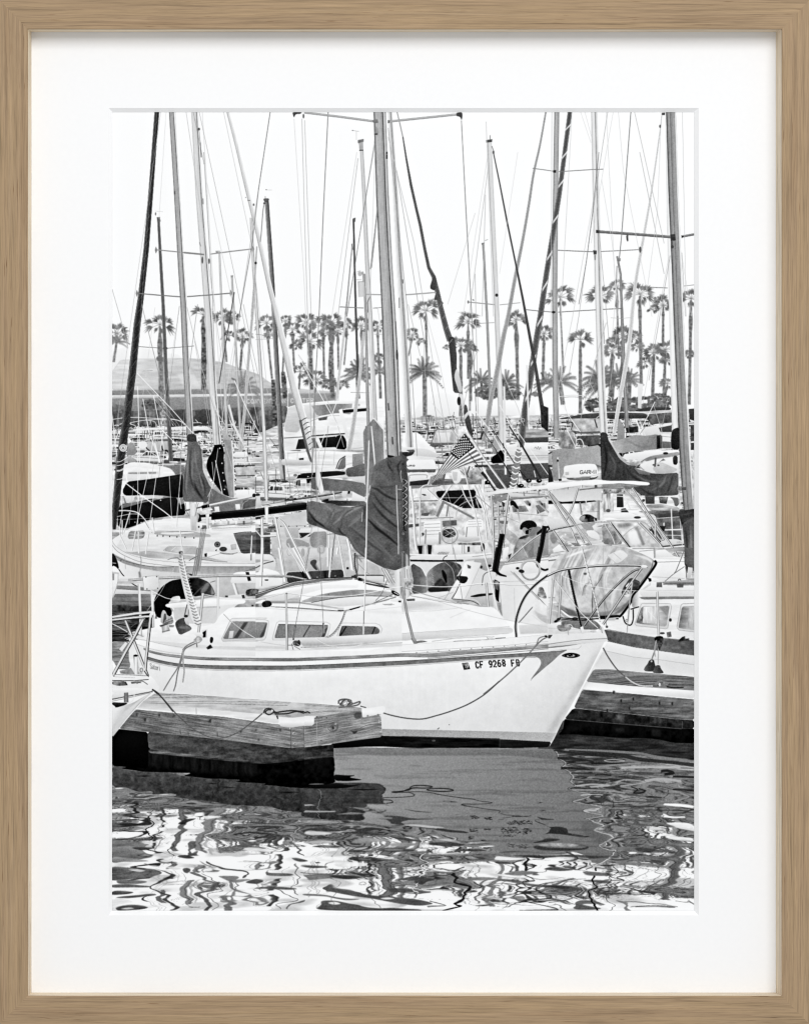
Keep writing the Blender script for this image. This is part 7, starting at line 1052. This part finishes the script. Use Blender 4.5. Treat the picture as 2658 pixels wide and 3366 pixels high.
wood = lambda X,Y: .53+.42*(fbm((X+Y*.25)/60,(Y-.16*X)/3.2,61)-.5)+.06*np.sin((Y-.165*X+9*fbm(X/55,Y/14,66))*.95)*.5+.26*(fbm(X/45,Y/22,62)-.5)-.06*np.clip((900-X)/500,0,1)
P('230,245 560,275 1000,310 1440,372 1490,372 1500,395 1590,407 1590,585 1000,510 350,442 85,415 140,330',wood)
for x,y,r in ((316,335,13),(440,295,10),(885,345,13),(1155,435,10),(1500,425,9),(1310,512,7),(243,290,9),(1285,425,6)): E(x,y,r,r*1.3,.22,soft=.9); E(x+r*1.4,y+6,r*.9,r*1.6,.6,soft=1.2); E(x,y,r*1.8,r*2.2,.38,hole=3,soft=.6,a=.7)
for x,y in ((945,465),(690,460),(620,440)): L([(x,y-18),(x+4,y+18)],6,.3)
L('85,415 350,442 1000,510 1590,586',5,.62); L('122,370 122,415',4,.3); L('560,285 575,300 550,310',12,.3,soft=.7)
T('E1'); P('1590,407 1708,388 1708,575 1595,585',wood); L('1592,405 1594,585',6,.22); L('1598,405 1600,585',3,.7)
wood2 = lambda X,Y: .57+.42*(fbm((X)/60,(Y+.17*X)/3.2,71)-.5)+.04*np.sin((Y+.165*X+14*fbm(X/45,Y/22,76))*.9)+.26*(fbm(X/45,Y/22,72)-.5)
T('E2'); P('0,390 85,385 88,305 500,250 505,320 668,292 682,485 0,578',wood2); L('108,350 112,550',4,.72); L('-5,395 0,575',3,.3)
E(250,400,46,40,.28,hole=5,soft=.5); E(255,405,30,26,.3,hole=4,soft=.5); E(250,405,12,14,.25,soft=.6); E(275,370,10,8,.75,soft=.7); P('385,415 430,440 470,425 455,450 430,465 420,440',.22,soft=.6); L('330,440 420,455 520,440 660,400',3,.3,sm=1); L('480,410 560,380 660,372',3,.3,sm=1); P('170,420 190,380 230,360 200,430 240,460 190,450',.6,soft=1,a=.6,mark=False); P('450,268 500,262 505,318 450,330 430,300',.3,soft=1,a=.8,mark=False)
for x,y in ((655,340),(655,358),(668,440),(148,518),(195,318),(110,310)): E(x,y,5,6,.85 if x>600 else .3)
T('E1'); 
for x,y in ((1622,448),(1622,540),(1614,455)): E(x,y,8,7,.8); E(x+3,y+2,4,4,.2)
part('cleat','rope coiled on the near dock edge'); P('1345,240 1380,232 1380,260 1350,258',.9); rope('1350,275 1370,240 1420,240 1440,265 1400,290 1365,270 1400,245 1460,270',12,.35); rope('1440,275 1520,262 1600,255 1708,265',12,.3); rope('1450,285 1560,280 1640,262 1708,278',12,.32); rope('1340,280 1250,355 1150,430 1060,475 960,497 860,480 740,420 640,335 560,255 480,160 378,68',9,.45)
E(1425,255,10,10,.9); T('E2'); rope('0,272 30,265 50,278',10,.25)
part('rope_coil','heap of coiled rope on the dock end'); rope('300,195 305,165 360,155 410,170 380,200 330,210 310,190',14,.5); rope('330,215 340,175 390,170 420,195 380,215',13,.55); rope('310,205 350,160 400,185 370,212',10,.4); rope('400,200 440,190 485,175 480,195 440,212 300,228',12,.5); rope('340,190 370,165 370,200 350,212',12,.8); E(490,215,10,12,.92); rope('490,215 540,228',8,.4)
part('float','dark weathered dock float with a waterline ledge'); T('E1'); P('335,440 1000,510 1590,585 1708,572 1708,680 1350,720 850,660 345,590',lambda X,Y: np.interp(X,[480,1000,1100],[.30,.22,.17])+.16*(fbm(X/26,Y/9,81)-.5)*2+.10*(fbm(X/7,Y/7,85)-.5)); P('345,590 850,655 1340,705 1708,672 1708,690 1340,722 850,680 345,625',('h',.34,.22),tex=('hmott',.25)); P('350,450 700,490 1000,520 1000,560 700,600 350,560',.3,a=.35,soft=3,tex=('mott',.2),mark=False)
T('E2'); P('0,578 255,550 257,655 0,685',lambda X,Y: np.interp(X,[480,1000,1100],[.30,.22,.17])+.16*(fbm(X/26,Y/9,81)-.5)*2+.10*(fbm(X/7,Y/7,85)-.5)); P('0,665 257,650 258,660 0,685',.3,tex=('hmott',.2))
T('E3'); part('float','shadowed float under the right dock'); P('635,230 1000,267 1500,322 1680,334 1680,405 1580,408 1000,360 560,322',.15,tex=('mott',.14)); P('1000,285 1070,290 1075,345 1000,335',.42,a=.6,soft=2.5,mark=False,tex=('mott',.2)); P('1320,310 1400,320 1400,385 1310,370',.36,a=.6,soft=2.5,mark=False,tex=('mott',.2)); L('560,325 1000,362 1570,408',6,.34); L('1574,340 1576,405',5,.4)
# ---------------- white pulpit boat in the left foreground
fb = part('sailboat','white boat bow with a welded steel pulpit at the left edge'); T('E1')
P('24,0 370,0 430,40 440,60 300,170 190,290 24,490',.95); P('24,230 200,190 380,90 280,180 150,320 24,490',('g',60,250,.93,200,330,.66)); P('24,400 100,290 300,130 390,85 250,200 100,380 24,495',.86,soft=1); L('24,155 150,130 380,85',10,.4); L('24,172 150,146 360,98',4,.5); L('24,140 180,115 380,72 395,60',6,.85); P('24,40 380,25 380,70 150,95 24,100',.965); P('24,100 150,95 380,70 380,82 24,150',.92); P('24,180 110,186 165,185 140,205 55,230 50,215 24,200',.14,tex=('mott',.15)); P('130,98 165,95 168,182 128,182',('h',.35,.6,.4)); L('220,105 210,160 170,190',8,.92,sm=1); L('378,66 375,95',6,.4)
T('D1'); P('30,1300 85,1390 120,1440 60,1500 30,1500',.97); P('460,1490 520,1530 590,1640 560,1670 500,1660 300,1640 30,1650 30,1560 400,1545',('v',.97,.93)); P('30,1560 190,1560 215,1610 100,1615 30,1600',.55,tex=('mott',.3)); P('190,1565 215,1605 200,1610 180,1570',.2); P('250,1570 340,1560 380,1580 260,1590',.4,tex=('mott',.3)); rope('320,1590 380,1560 450,1600',8,.5); P('120,1440 270,1400 300,1490 130,1470',.62,tex=('mott',.15)); P('245,1310 290,1290 300,1480 250,1400',.93)
pu = part('pulpit','welded triangular steel pulpit',fb)
def steel(s,w,sm=0):
    q=np.array([float(v) for v in re.split('[ ,]',s)]).reshape(-1,2); d=q[-1]-q[0]; n=np.array([-d[1],d[0]])/np.hypot(*d)
    if n[0]<0: n=-n
    L(q,w,.93,sm=sm); L(q+n*w*.36,w*.22,.12,sm=sm); L(q-n*w*.4,w*.16,.5,sm=sm); L(q+n*w*.1,w*.14,.72,sm=sm)
steel('30,885 130,935 215,985',16); steel('190,850 270,1050 370,1300 450,1500',32); steel('400,830 300,1030 190,1220 40,1500',40); steel('485,790 460,1030 430,1300 420,1440',34); steel('350,840 420,830',10)
for s,w in (('30,812 300,770 505,750',30),('30,845 300,815 490,800',26)): L(s,w,.9); 
L('30,826 300,785 505,766',6,.3); L('30,800 300,757 500,738',4,.6); L('30,858 300,830 480,815',8,.15); L('30,835 300,806 490,790',5,.6); P('470,760 515,745 520,770 490,830 465,830',.92); L('505,790 470,1030 440,1350',6,.2)
P('280,1260 330,1255 345,1480 300,1480',('h',.5,.98,.9,.45)); E(308,1262,26,12,.08); P('335,1385 400,1380 420,1440 370,1490 340,1470',.88,tex=('mott',.2)); E(375,1430,18,26,.4,hole=6); L('200,1110 130,1200',46,.9); L('215,1125 160,1210',7,.5); L('185,1100 110,1185',5,.55)
for s,w in (('60,1500 300,1500 465,1525',40),('30,1530 300,1535 465,1530',26)): L(s,w,.95)
L('30,1552 300,1555 460,1540',7,.18); L('60,1482 300,1490 460,1500',5,.4); L('50,1510 300,1520',4,.7); L('405,1440 460,1510',8,.2)
T('D1'); rope('500,1655 560,1705',12,.2)
T('E1'); rope('378,68 430,105 500,190 560,265',10,.35)
# ---------------- tone: mottling, occlusion-like edge shading put into the tones, and film grain
C = np.clip(C,0,1); gm = 1+.07*(np.clip(((2440-(np.arange(H)/S+OY))/60),0,1)*np.clip((((np.arange(H)/S+OY)-1340)/60),0,1))[:,None]; C = C**gm; Yq, Xq = np.mgrid[0:H,0:W]; zone = np.clip((Yq-(1330-OY)*S)/20,0,1)*np.clip(((2440-OY)*S-Yq)/20,0,1); zone = zone*np.where(C > .82, .25, 1.); zone = gblur(zone,1.5); C = C*(1+zone*.11*(fbm(Xq/11.,Yq/9.,401,3)-.5)-zone*.012); C = np.clip(C+.10*(C-gblur(C,1.0))+.13*(C-gblur(C,8)),0,1)
gr = RS(2024).normal(0,1,(H,W)); gr = gblur(gr,.7); gr /= gr.std(); C = np.clip(C+gr*.020*np.clip(1.02-C,0,.5)*2*np.clip(C*5,.2,1),0,1)
AMB = .58
LAMPS = [('softbox', (1.2, -4.8, 2.6), (0, 0, 0), 3.8, 2.8, 213)]
# ================= the framed print, built =================
import bpy, bmesh
from math import radians
sc = bpy.context.scene; col = sc.collection
K = .00025                      # metres per photo unit on the mat's face
CD = 2.5                        # camera distance from the mat's face
def at(px, py, y=0.):           # a photo point carried to depth y (negative = nearer)
    f = (CD+y)/CD
    return ((px-1329)*K*f, y, (1683-py)*K*f)
def link(name, me, mat=None, parent=None, **props):
    o = bpy.data.objects.new(name, me); col.objects.link(o)
    if mat: me.materials.append(mat)
    if parent: o.parent = parent
    for k, v in props.items():
        if v: o[k] = v
    return o
def material(name):
    m = bpy.data.materials.new(name); m.use_nodes = True
    nt = m.node_tree; b = nt.nodes['Principled BSDF']
    return m, nt, b
def nd(nt, t, **kw):
    n = nt.nodes.new(t)
    for k, v in kw.items():
        if k.startswith('i_'): n.inputs[k[2:].replace('_', ' ')].default_value = v
        else: setattr(n, k, v)
    return n
# ---- oak
def oak(name, base, seed, pores=1.):
    m, nt, b = material(name); l = nt.links.new
    tc = nd(nt, 'ShaderNodeTexCoord'); 
    def mapped(sx, sy, off):
        mp = nd(nt, 'ShaderNodeMapping'); mp.inputs['Scale'].default_value = (sx, sy, 1); mp.inputs['Location'].default_value = (off+seed*3.7, seed*1.3+off, 0); l(tc.outputs['UV'], mp.inputs['Vector']); return mp
    wob = nd(nt, 'ShaderNodeTexNoise', i_Scale=1., i_Detail=2.); l(mapped(14, 60, 2).outputs[0], wob.inputs['Vector'])
    bend = nd(nt, 'ShaderNodeMix', data_type='VECTOR'); bend.inputs['Factor'].default_value = .003; l(tc.outputs['UV'], bend.inputs['A']); l(wob.outputs['Color'], bend.inputs['B'])
    def noise_(sx, sy, off, det, rough):
        mp = nd(nt, 'ShaderNodeMapping'); mp.inputs['Scale'].default_value = (sx, sy, 1); mp.inputs['Location'].default_value = (off+seed*3.7, seed*1.3+off, 0); l(bend.outputs['Result'], mp.inputs['Vector'])
        n = nd(nt, 'ShaderNodeTexNoise', i_Scale=1., i_Detail=det, i_Roughness=rough); l(mp.outputs[0], n.inputs['Vector']); return n.outputs['Fac']
    def ramp(src, *st):
        r = nd(nt, 'ShaderNodeValToRGB'); e = r.color_ramp.elements
        while len(e) < len(st): e.new(.5)
        for q, (p, c) in zip(e, st): q.position = p; q.color = (*c, 1) if isinstance(c, tuple) else (c, c, c, 1)
        l(src, r.inputs[0]); return r.outputs[0]
    def mul(a, c, f=1.):
        x = nd(nt, 'ShaderNodeMix', data_type='RGBA', blend_type='MULTIPLY'); x.inputs['Factor'].default_value = f; l(a, x.inputs['A']); l(c, x.inputs['B']); return x.outputs['Result']
    B = base
    broad = ramp(noise_(4, 110, 1, 3, .6), (.25, (B[0]*.84, B[1]*.80, B[2]*.75)), (.45, B), (.58, (B[0]*1.02, B[1]*1.02, B[2]*.98)), (.78, (B[0]*1.08, B[1]*1.11, B[2]*1.16)))
    fine = ramp(noise_(9, 420, 5, 4, .7), (.3, .66), (.47, .97), (.55, 1.03), (.74, 1.22))
    fleck = ramp(noise_(30, 1000, 9, 4, .7), (.3, .78), (.5, 1.), (.72, 1.13))
    pr = ramp(noise_(34, 760, 13, 2, .5), (.0, (.45, .36, .28)), (.27, (.55, .46, .38)), (.34, 1.), (1., 1.))
    gate = ramp(noise_(16, 90, 17, 2, .5), (.40, 0.), (.53, 1.))
    c = mul(mul(broad, fine), fleck)
    x = nd(nt, 'ShaderNodeMix', data_type='RGBA', blend_type='MULTIPLY'); l(gate, x.inputs['Factor']); l(c, x.inputs['A']); l(pr, x.inputs['B'])
    l(x.outputs['Result'], b.inputs['Base Color']); b.inputs['Roughness'].default_value = .62; b.inputs['Specular IOR Level'].default_value = .12
    bp = nd(nt, 'ShaderNodeBump', i_Strength=.18, i_Distance=.0006); l(noise_(22, 1100, 5, 4, .65), bp.inputs['Height']); l(bp.outputs[0], b.inputs['Normal'])
    return m
BASE = (.352, .246, .150); LIP_LIT = (.74, .63, .49)  # inner lip is oak with a raised colour, standing in for light it catches
frame = bpy.data.objects.new('picture_frame', None); col.objects.link(frame)
frame['label'] = 'natural oak picture frame with mitred corners around the white mat'; frame['category'] = 'picture frame'
FD = -.0185; BK = .012                     # front face and back of the frame
# profile: (photo units from the outer edge at the front, depth)
IN = dict(l=93, t=97, r=2567, b=3273); MI = dict(l=104.5, t=105.5, r=2548, b=3262.5); OUTP = 8
def rail(side, seed):
    me = bpy.data.meshes.new('rail'); bm = bmesh.new(); uvl = bm.loops.layers.uv.new('UV')
    def corner(which, k, y, prof):       # prof 0 outer .. 1 inner, at the two mitres
        return None
    L_ = {'l': ('l', ((0, 't'), (1, 'b'))), 'r': ('r', ((0, 't'), (1, 'b'))), 't': ('t', ((0, 'l'), (1, 'r'))), 'b': ('b', ((0, 'l'), (1, 'r')))}
    outer = dict(l=-OUTP, t=-OUTP, r=2658+OUTP, b=3366+OUTP)
    def lerp(s, f): return outer[s]+(IN[s]-outer[s])*f
    # rings from outer back, round the front, to the inner wall at the mat
    rings = [(0, BK, 'o'), (0, FD+.002, 'o'), (.012, FD+.0006, 'f'), (.03, FD, 'f'), (.55, FD-.0002, 'f'), (.96, FD, 'f'), (.985, FD+.0003, 'f'), (1, FD+.0011, 'f')]
    pts_ = []
    for f, y, kd in rings:
        pts_.append([{s: lerp(s, f) for s in 'ltrb'}, y])
    pts_.append([dict(MI), .0]); pts_.append([{s: MI[s] for s in 'ltrb'}, BK])
    e0, e1 = ('t', 'b') if side in 'lr' else ('l', 'r')
    V = []
    for d, y in pts_:
        row = []
        for e in (e0, e1):
            p = (d[side], d[e]) if side in 'lr' else (d[e], d[side])
            row.append(bm.verts.new(at(p[0], p[1], y if abs(y) > 1e-9 else -1e-5)))
        V.append(row)
    acc = 0; pv = None
    vv = []
    for (d, y), r in zip(pts_, V):
        if pv is not None: acc += (r[0].co-pv).length*.75
        pv = r[0].co.copy(); vv.append(acc)
    for i in range(len(V)-1):
        f = bm.faces.new((V[i][0], V[i][1], V[i+1][1], V[i+1][0])); f.smooth = False; f.material_index = 1 if i >= 7 else 0
        for lp in f.loops:
            u = lp.vert.co.z if side in 'lr' else lp.vert.co.x
            j = i if lp.vert in V[i] else i+1
            lp[uvl].uv = (u+2, vv[j]+seed*.31)
    i = len(V)-1
    for e in (0, 1): bm.faces.new([r[e] for r in V])
    f = bm.faces.new((V[-1][0], V[-1][1], V[0][1], V[0][0]))
    bmesh.ops.recalc_face_normals(bm, faces=bm.faces); bm.to_mesh(me); bm.free()
    o = link('rail', me, oak('oak_%s' % side, BASE, seed), frame); me.materials.append(oak('lit_lip_oak_%s' % side, LIP_LIT, seed+9)); return o
for i, s_ in enumerate('ltrb'): rail(s_, i+1)
# ---- backing board and mat
m, nt, b = material('board'); b.inputs['Base Color'].default_value = (.45, .36, .26, 1); b.inputs['Roughness'].default_value = .9
def boxmesh(name, x0, x1, z0, z1, y0, y1):
    me = bpy.data.meshes.new(name); v = [(x, y, z) for x in (x0, x1) for y in (y0, y1) for z in (z0, z1)]
    me.from_pydata(v, [], [(0,1,3,2), (4,6,7,5), (0,4,5,1), (2,3,7,6), (0,2,6,4), (1,5,7,3)]); return me
a0 = at(98, 98); a1 = at(2560, 3268)
link('backing_board', boxmesh('backing_board', a0[0], a1[0], a1[2], a0[2], .0050, .0080), m, frame)
m, nt, b = material('mat_board'); l = nt.links.new
tc = nd(nt, 'ShaderNodeTexCoord'); n = nd(nt, 'ShaderNodeTexNoise', i_Scale=260., i_Detail=4.); l(tc.outputs['Object'], n.inputs['Vector'])
r = nd(nt, 'ShaderNodeValToRGB'); r.color_ramp.elements[0].color = (.855, .855, .858, 1); r.color_ramp.elements[1].color = (.885, .885, .885, 1); l(n.outputs[0], r.inputs[0]); l(r.outputs[0], b.inputs['Base Color'])
b.inputs['Roughness'].default_value = .85; b.inputs['Specular IOR Level'].default_value = .05
bp = nd(nt, 'ShaderNodeBump', i_Strength=.05, i_Distance=.0003); l(n.outputs[0], bp.inputs['Height']); l(bp.outputs[0], b.inputs['Normal'])
PY = .0030                                  # depth of the print's surface
def mat_mesh():
    me = bpy.data.meshes.new('mat_board'); 
    o = [(100, 100), (2556, 100), (2556, 3268), (100, 3268)]; i1 = [(358, 355), (2295, 355), (2295, 3009), (358, 3009)]
    v = [at(*p, 0.) for p in o]+[at(*p, 0.) for p in i1]
    me.from_pydata(v, [], [(k, (k+1) % 4, 4+(k+1) % 4, 4+k) for k in range(4)]); return me
mo = link('mat_board', mat_mesh(), m, None, label='wide white cardboard mount surrounding the marina picture inside the oak frame', category='mat board')
def bevel_mesh():
    me = bpy.data.meshes.new('bevel'); i1 = [(358, 355), (2295, 355), (2295, 3009), (358, 3009)]; i2 = [(369, 368.5), (2280, 368.5), (2280, 2993.5), (369, 2993.5)]
    v = [at(*p, 0.) for p in i1]+[at(*p, PY-.0002) for p in i2]
    me.from_pydata(v, [], [(k, (k+1) % 4, 4+(k+1) % 4, 4+k) for k in range(4)]); return me
link('bevelled_edge', bevel_mesh(), m, mo)
# ---- the print: one shared ink material, and a flat piece of paper for each thing pictured
img = bpy.data.images.new('print_tones', W, H, alpha=False); img.colorspace_settings.name = 'sRGB'
px = np.ones((H, W, 4), np.float32); px[..., :3] = np.clip(C, 0, 1)[::-1, :, None]
img.pixels.foreach_set(px.ravel()); img.update()
m, nt, b = material('photo_paper'); l = nt.links.new
tx = nd(nt, 'ShaderNodeTexImage', image=img, interpolation='Cubic', extension='EXTEND')
mx = nd(nt, 'ShaderNodeMix', data_type='RGBA', blend_type='MULTIPLY'); mx.inputs['Factor'].default_value = 1.; mx.inputs['B'].default_value = (.885, .885, .885, 1)
l(tx.outputs['Color'], mx.inputs['A']); l(mx.outputs['Result'], b.inputs['Base Color']); b.inputs['Roughness'].default_value = .9; b.inputs['Specular IOR Level'].default_value = 0.
a0 = at(OX, OY, PY); a1 = at(X1, Y1, PY); wx = (a1[0]-a0[0])/W; wz = (a0[2]-a1[2])/H
def piece(mask):
    rects = []; prev = {}
    d = np.diff(np.pad(mask.astype(np.int8), ((0, 0), (1, 1))), axis=1)
    ys, xs = np.nonzero(d == 1); _, xe = np.nonzero(d == -1)
    open_ = {}
    i = 0; n_ = len(ys); ymax = mask.shape[0]
    while i < n_:
        y = ys[i]; cur = {}
        while i < n_ and ys[i] == y:
            k = (xs[i], xe[i]); s0 = open_.get(k); cur[k] = s0[0] if s0 and s0[1] == y else y; i += 1
        for k, (s0, yl) in open_.items():
            if k not in cur or cur[k] != s0: rects.append((k[0], k[1], s0, yl))
        open_ = {k: (s0, y+1) for k, s0 in cur.items()}
    for k, (s0, yl) in open_.items(): rects.append((k[0], k[1], s0, yl))
    R = np.array(rects, float)
    V = np.zeros((len(R), 4, 3), np.float32); U = np.zeros((len(R), 4, 2), np.float32)
    for q, (xi, yi) in enumerate(((0, 3), (1, 3), (1, 2), (0, 2))):
        V[:, q, 0] = a0[0]+R[:, xi]*wx; V[:, q, 1] = PY; V[:, q, 2] = a0[2]-R[:, yi]*wz; U[:, q, 0] = R[:, xi]/W; U[:, q, 1] = 1-R[:, yi]/H
    n = len(R); me = bpy.data.meshes.new('piece')
    me.vertices.add(4*n); me.vertices.foreach_set('co', V.ravel()); me.loops.add(4*n); me.loops.foreach_set('vertex_index', np.arange(4*n, dtype=np.int32))
    me.polygons.add(n); me.polygons.foreach_set('loop_start', np.arange(0, 4*n, 4, dtype=np.int32)); 
    uv = me.uv_layers.new(name='UV'); uv.data.foreach_set('uv', U.ravel()); me.update(calc_edges=True); me.validate()
    return me
pr = bpy.data.objects.new('photo_print', None); col.objects.link(pr); pr.location = (0, PY, 0)
pr['label'] = 'black and white photographic print of a crowded sailboat marina in the mat window'; pr['category'] = 'photo print'
cnt = np.bincount(ID.ravel(), minlength=len(PARTS)); made = {}
GROUPS = dict(palm_tree='palm trees along the shore', moored_boat='boats in the far berths', mast='masts of the moored boats', furled_sail='sails furled on their stays', spreader='spreaders on the masts')
STUFF = {'rigging_wire', 'moored_boats', 'masthead', 'spreader_fittings', 'stain'}
for k, (nm, par, lab) in enumerate(PARTS):
    if cnt[k] < 4: continue
    me = piece(ID == k); me.name = nm
    o = link(nm, me, m, pr); o.matrix_parent_inverse.identity(); o.location = (0, -PY, 0)
    if lab: o['label'] = lab
    if nm in STUFF: o['kind'] = 'stuff'
    if nm in GROUPS: o['group'] = GROUPS[nm]
    made[k] = o
def root_of(k):
    while PARTS[k][1] is not None: k = PARTS[k][1]
    return k
for k, (nm, par, lab) in enumerate(PARTS):
    if par is None or k not in made: continue
    q = root_of(k)
    if q not in made:                       # a pictured thing that shows only through its pieces
        e = bpy.data.objects.new(PARTS[q][0], None); col.objects.link(e); e.parent = pr; e.location = (0, -PY, 0); made[q] = e
        if PARTS[q][2]: e['label'] = PARTS[q][2]
    made[k].parent = made[q]; made[k].location = (0, 0, 0)
pm, nt2, b2 = material('paper'); b2.inputs['Base Color'].default_value = (.5, .5, .5, 1)
link('paper_sheet', boxmesh('paper_sheet', a0[0]-.004, a1[0]+.004, a1[2]-.004, a0[2]+.004, PY+.0004, PY+.0010), pm, pr).location = (0, -PY, 0)
# ---- the wall it hangs on
wm_, nt, b = material('wall_paint'); b.inputs['Base Color'].default_value = (.78, .78, .77, 1); b.inputs['Roughness'].default_value = .8
me = bpy.data.meshes.new('wall'); me.from_pydata([(-2.5, BK, -2), (2.5, BK, -2), (2.5, BK, 2), (-2.5, BK, 2)], [], [(0, 1, 2, 3)])
link('wall', me, wm_, None, kind='structure')
# ---- studio light: a broad soft lamp above right, and the even light of a white room
w = bpy.data.worlds.new('World'); sc.world = w; w.use_nodes = True
bg = w.node_tree.nodes['Background']; bg.inputs[0].default_value = (.97, .985, 1, 1); bg.inputs[1].default_value = AMB
def lamp(name, loc, tgt, sx, sy, e):
    from mathutils import Vector
    d = bpy.data.lights.new(name, 'AREA'); d.shape = 'RECTANGLE'; d.size = sx; d.size_y = sy; d.energy = e
    o = bpy.data.objects.new(name, d); col.objects.link(o); o.location = loc; o.rotation_euler = (Vector(tgt)-Vector(loc)).to_track_quat('-Z', 'Y').to_euler(); return o
for a_ in LAMPS: lamp(*a_)
cam = bpy.data.cameras.new('Camera'); co = bpy.data.objects.new('Camera', cam); col.objects.link(co)
co.location = (0, -CD, 0); co.rotation_euler = (radians(90), 0, 0); cam.sensor_fit = 'VERTICAL'; cam.sensor_height = 24; cam.lens = 24*CD/(3366*K); cam.clip_start = .05; cam.clip_end = 50
sc.camera = co; sc.cycles.pixel_filter_type = 'BLACKMAN_HARRIS'; sc.cycles.filter_width = 1.1; sc.render.resolution_x = 808; sc.render.resolution_y = 1024
sc.view_settings.view_transform = 'Standard'; sc.view_settings.look = 'None'; sc.view_settings.exposure = 0; sc.view_settings.gamma = 1; sc.view_settings.use_curve_mapping = False
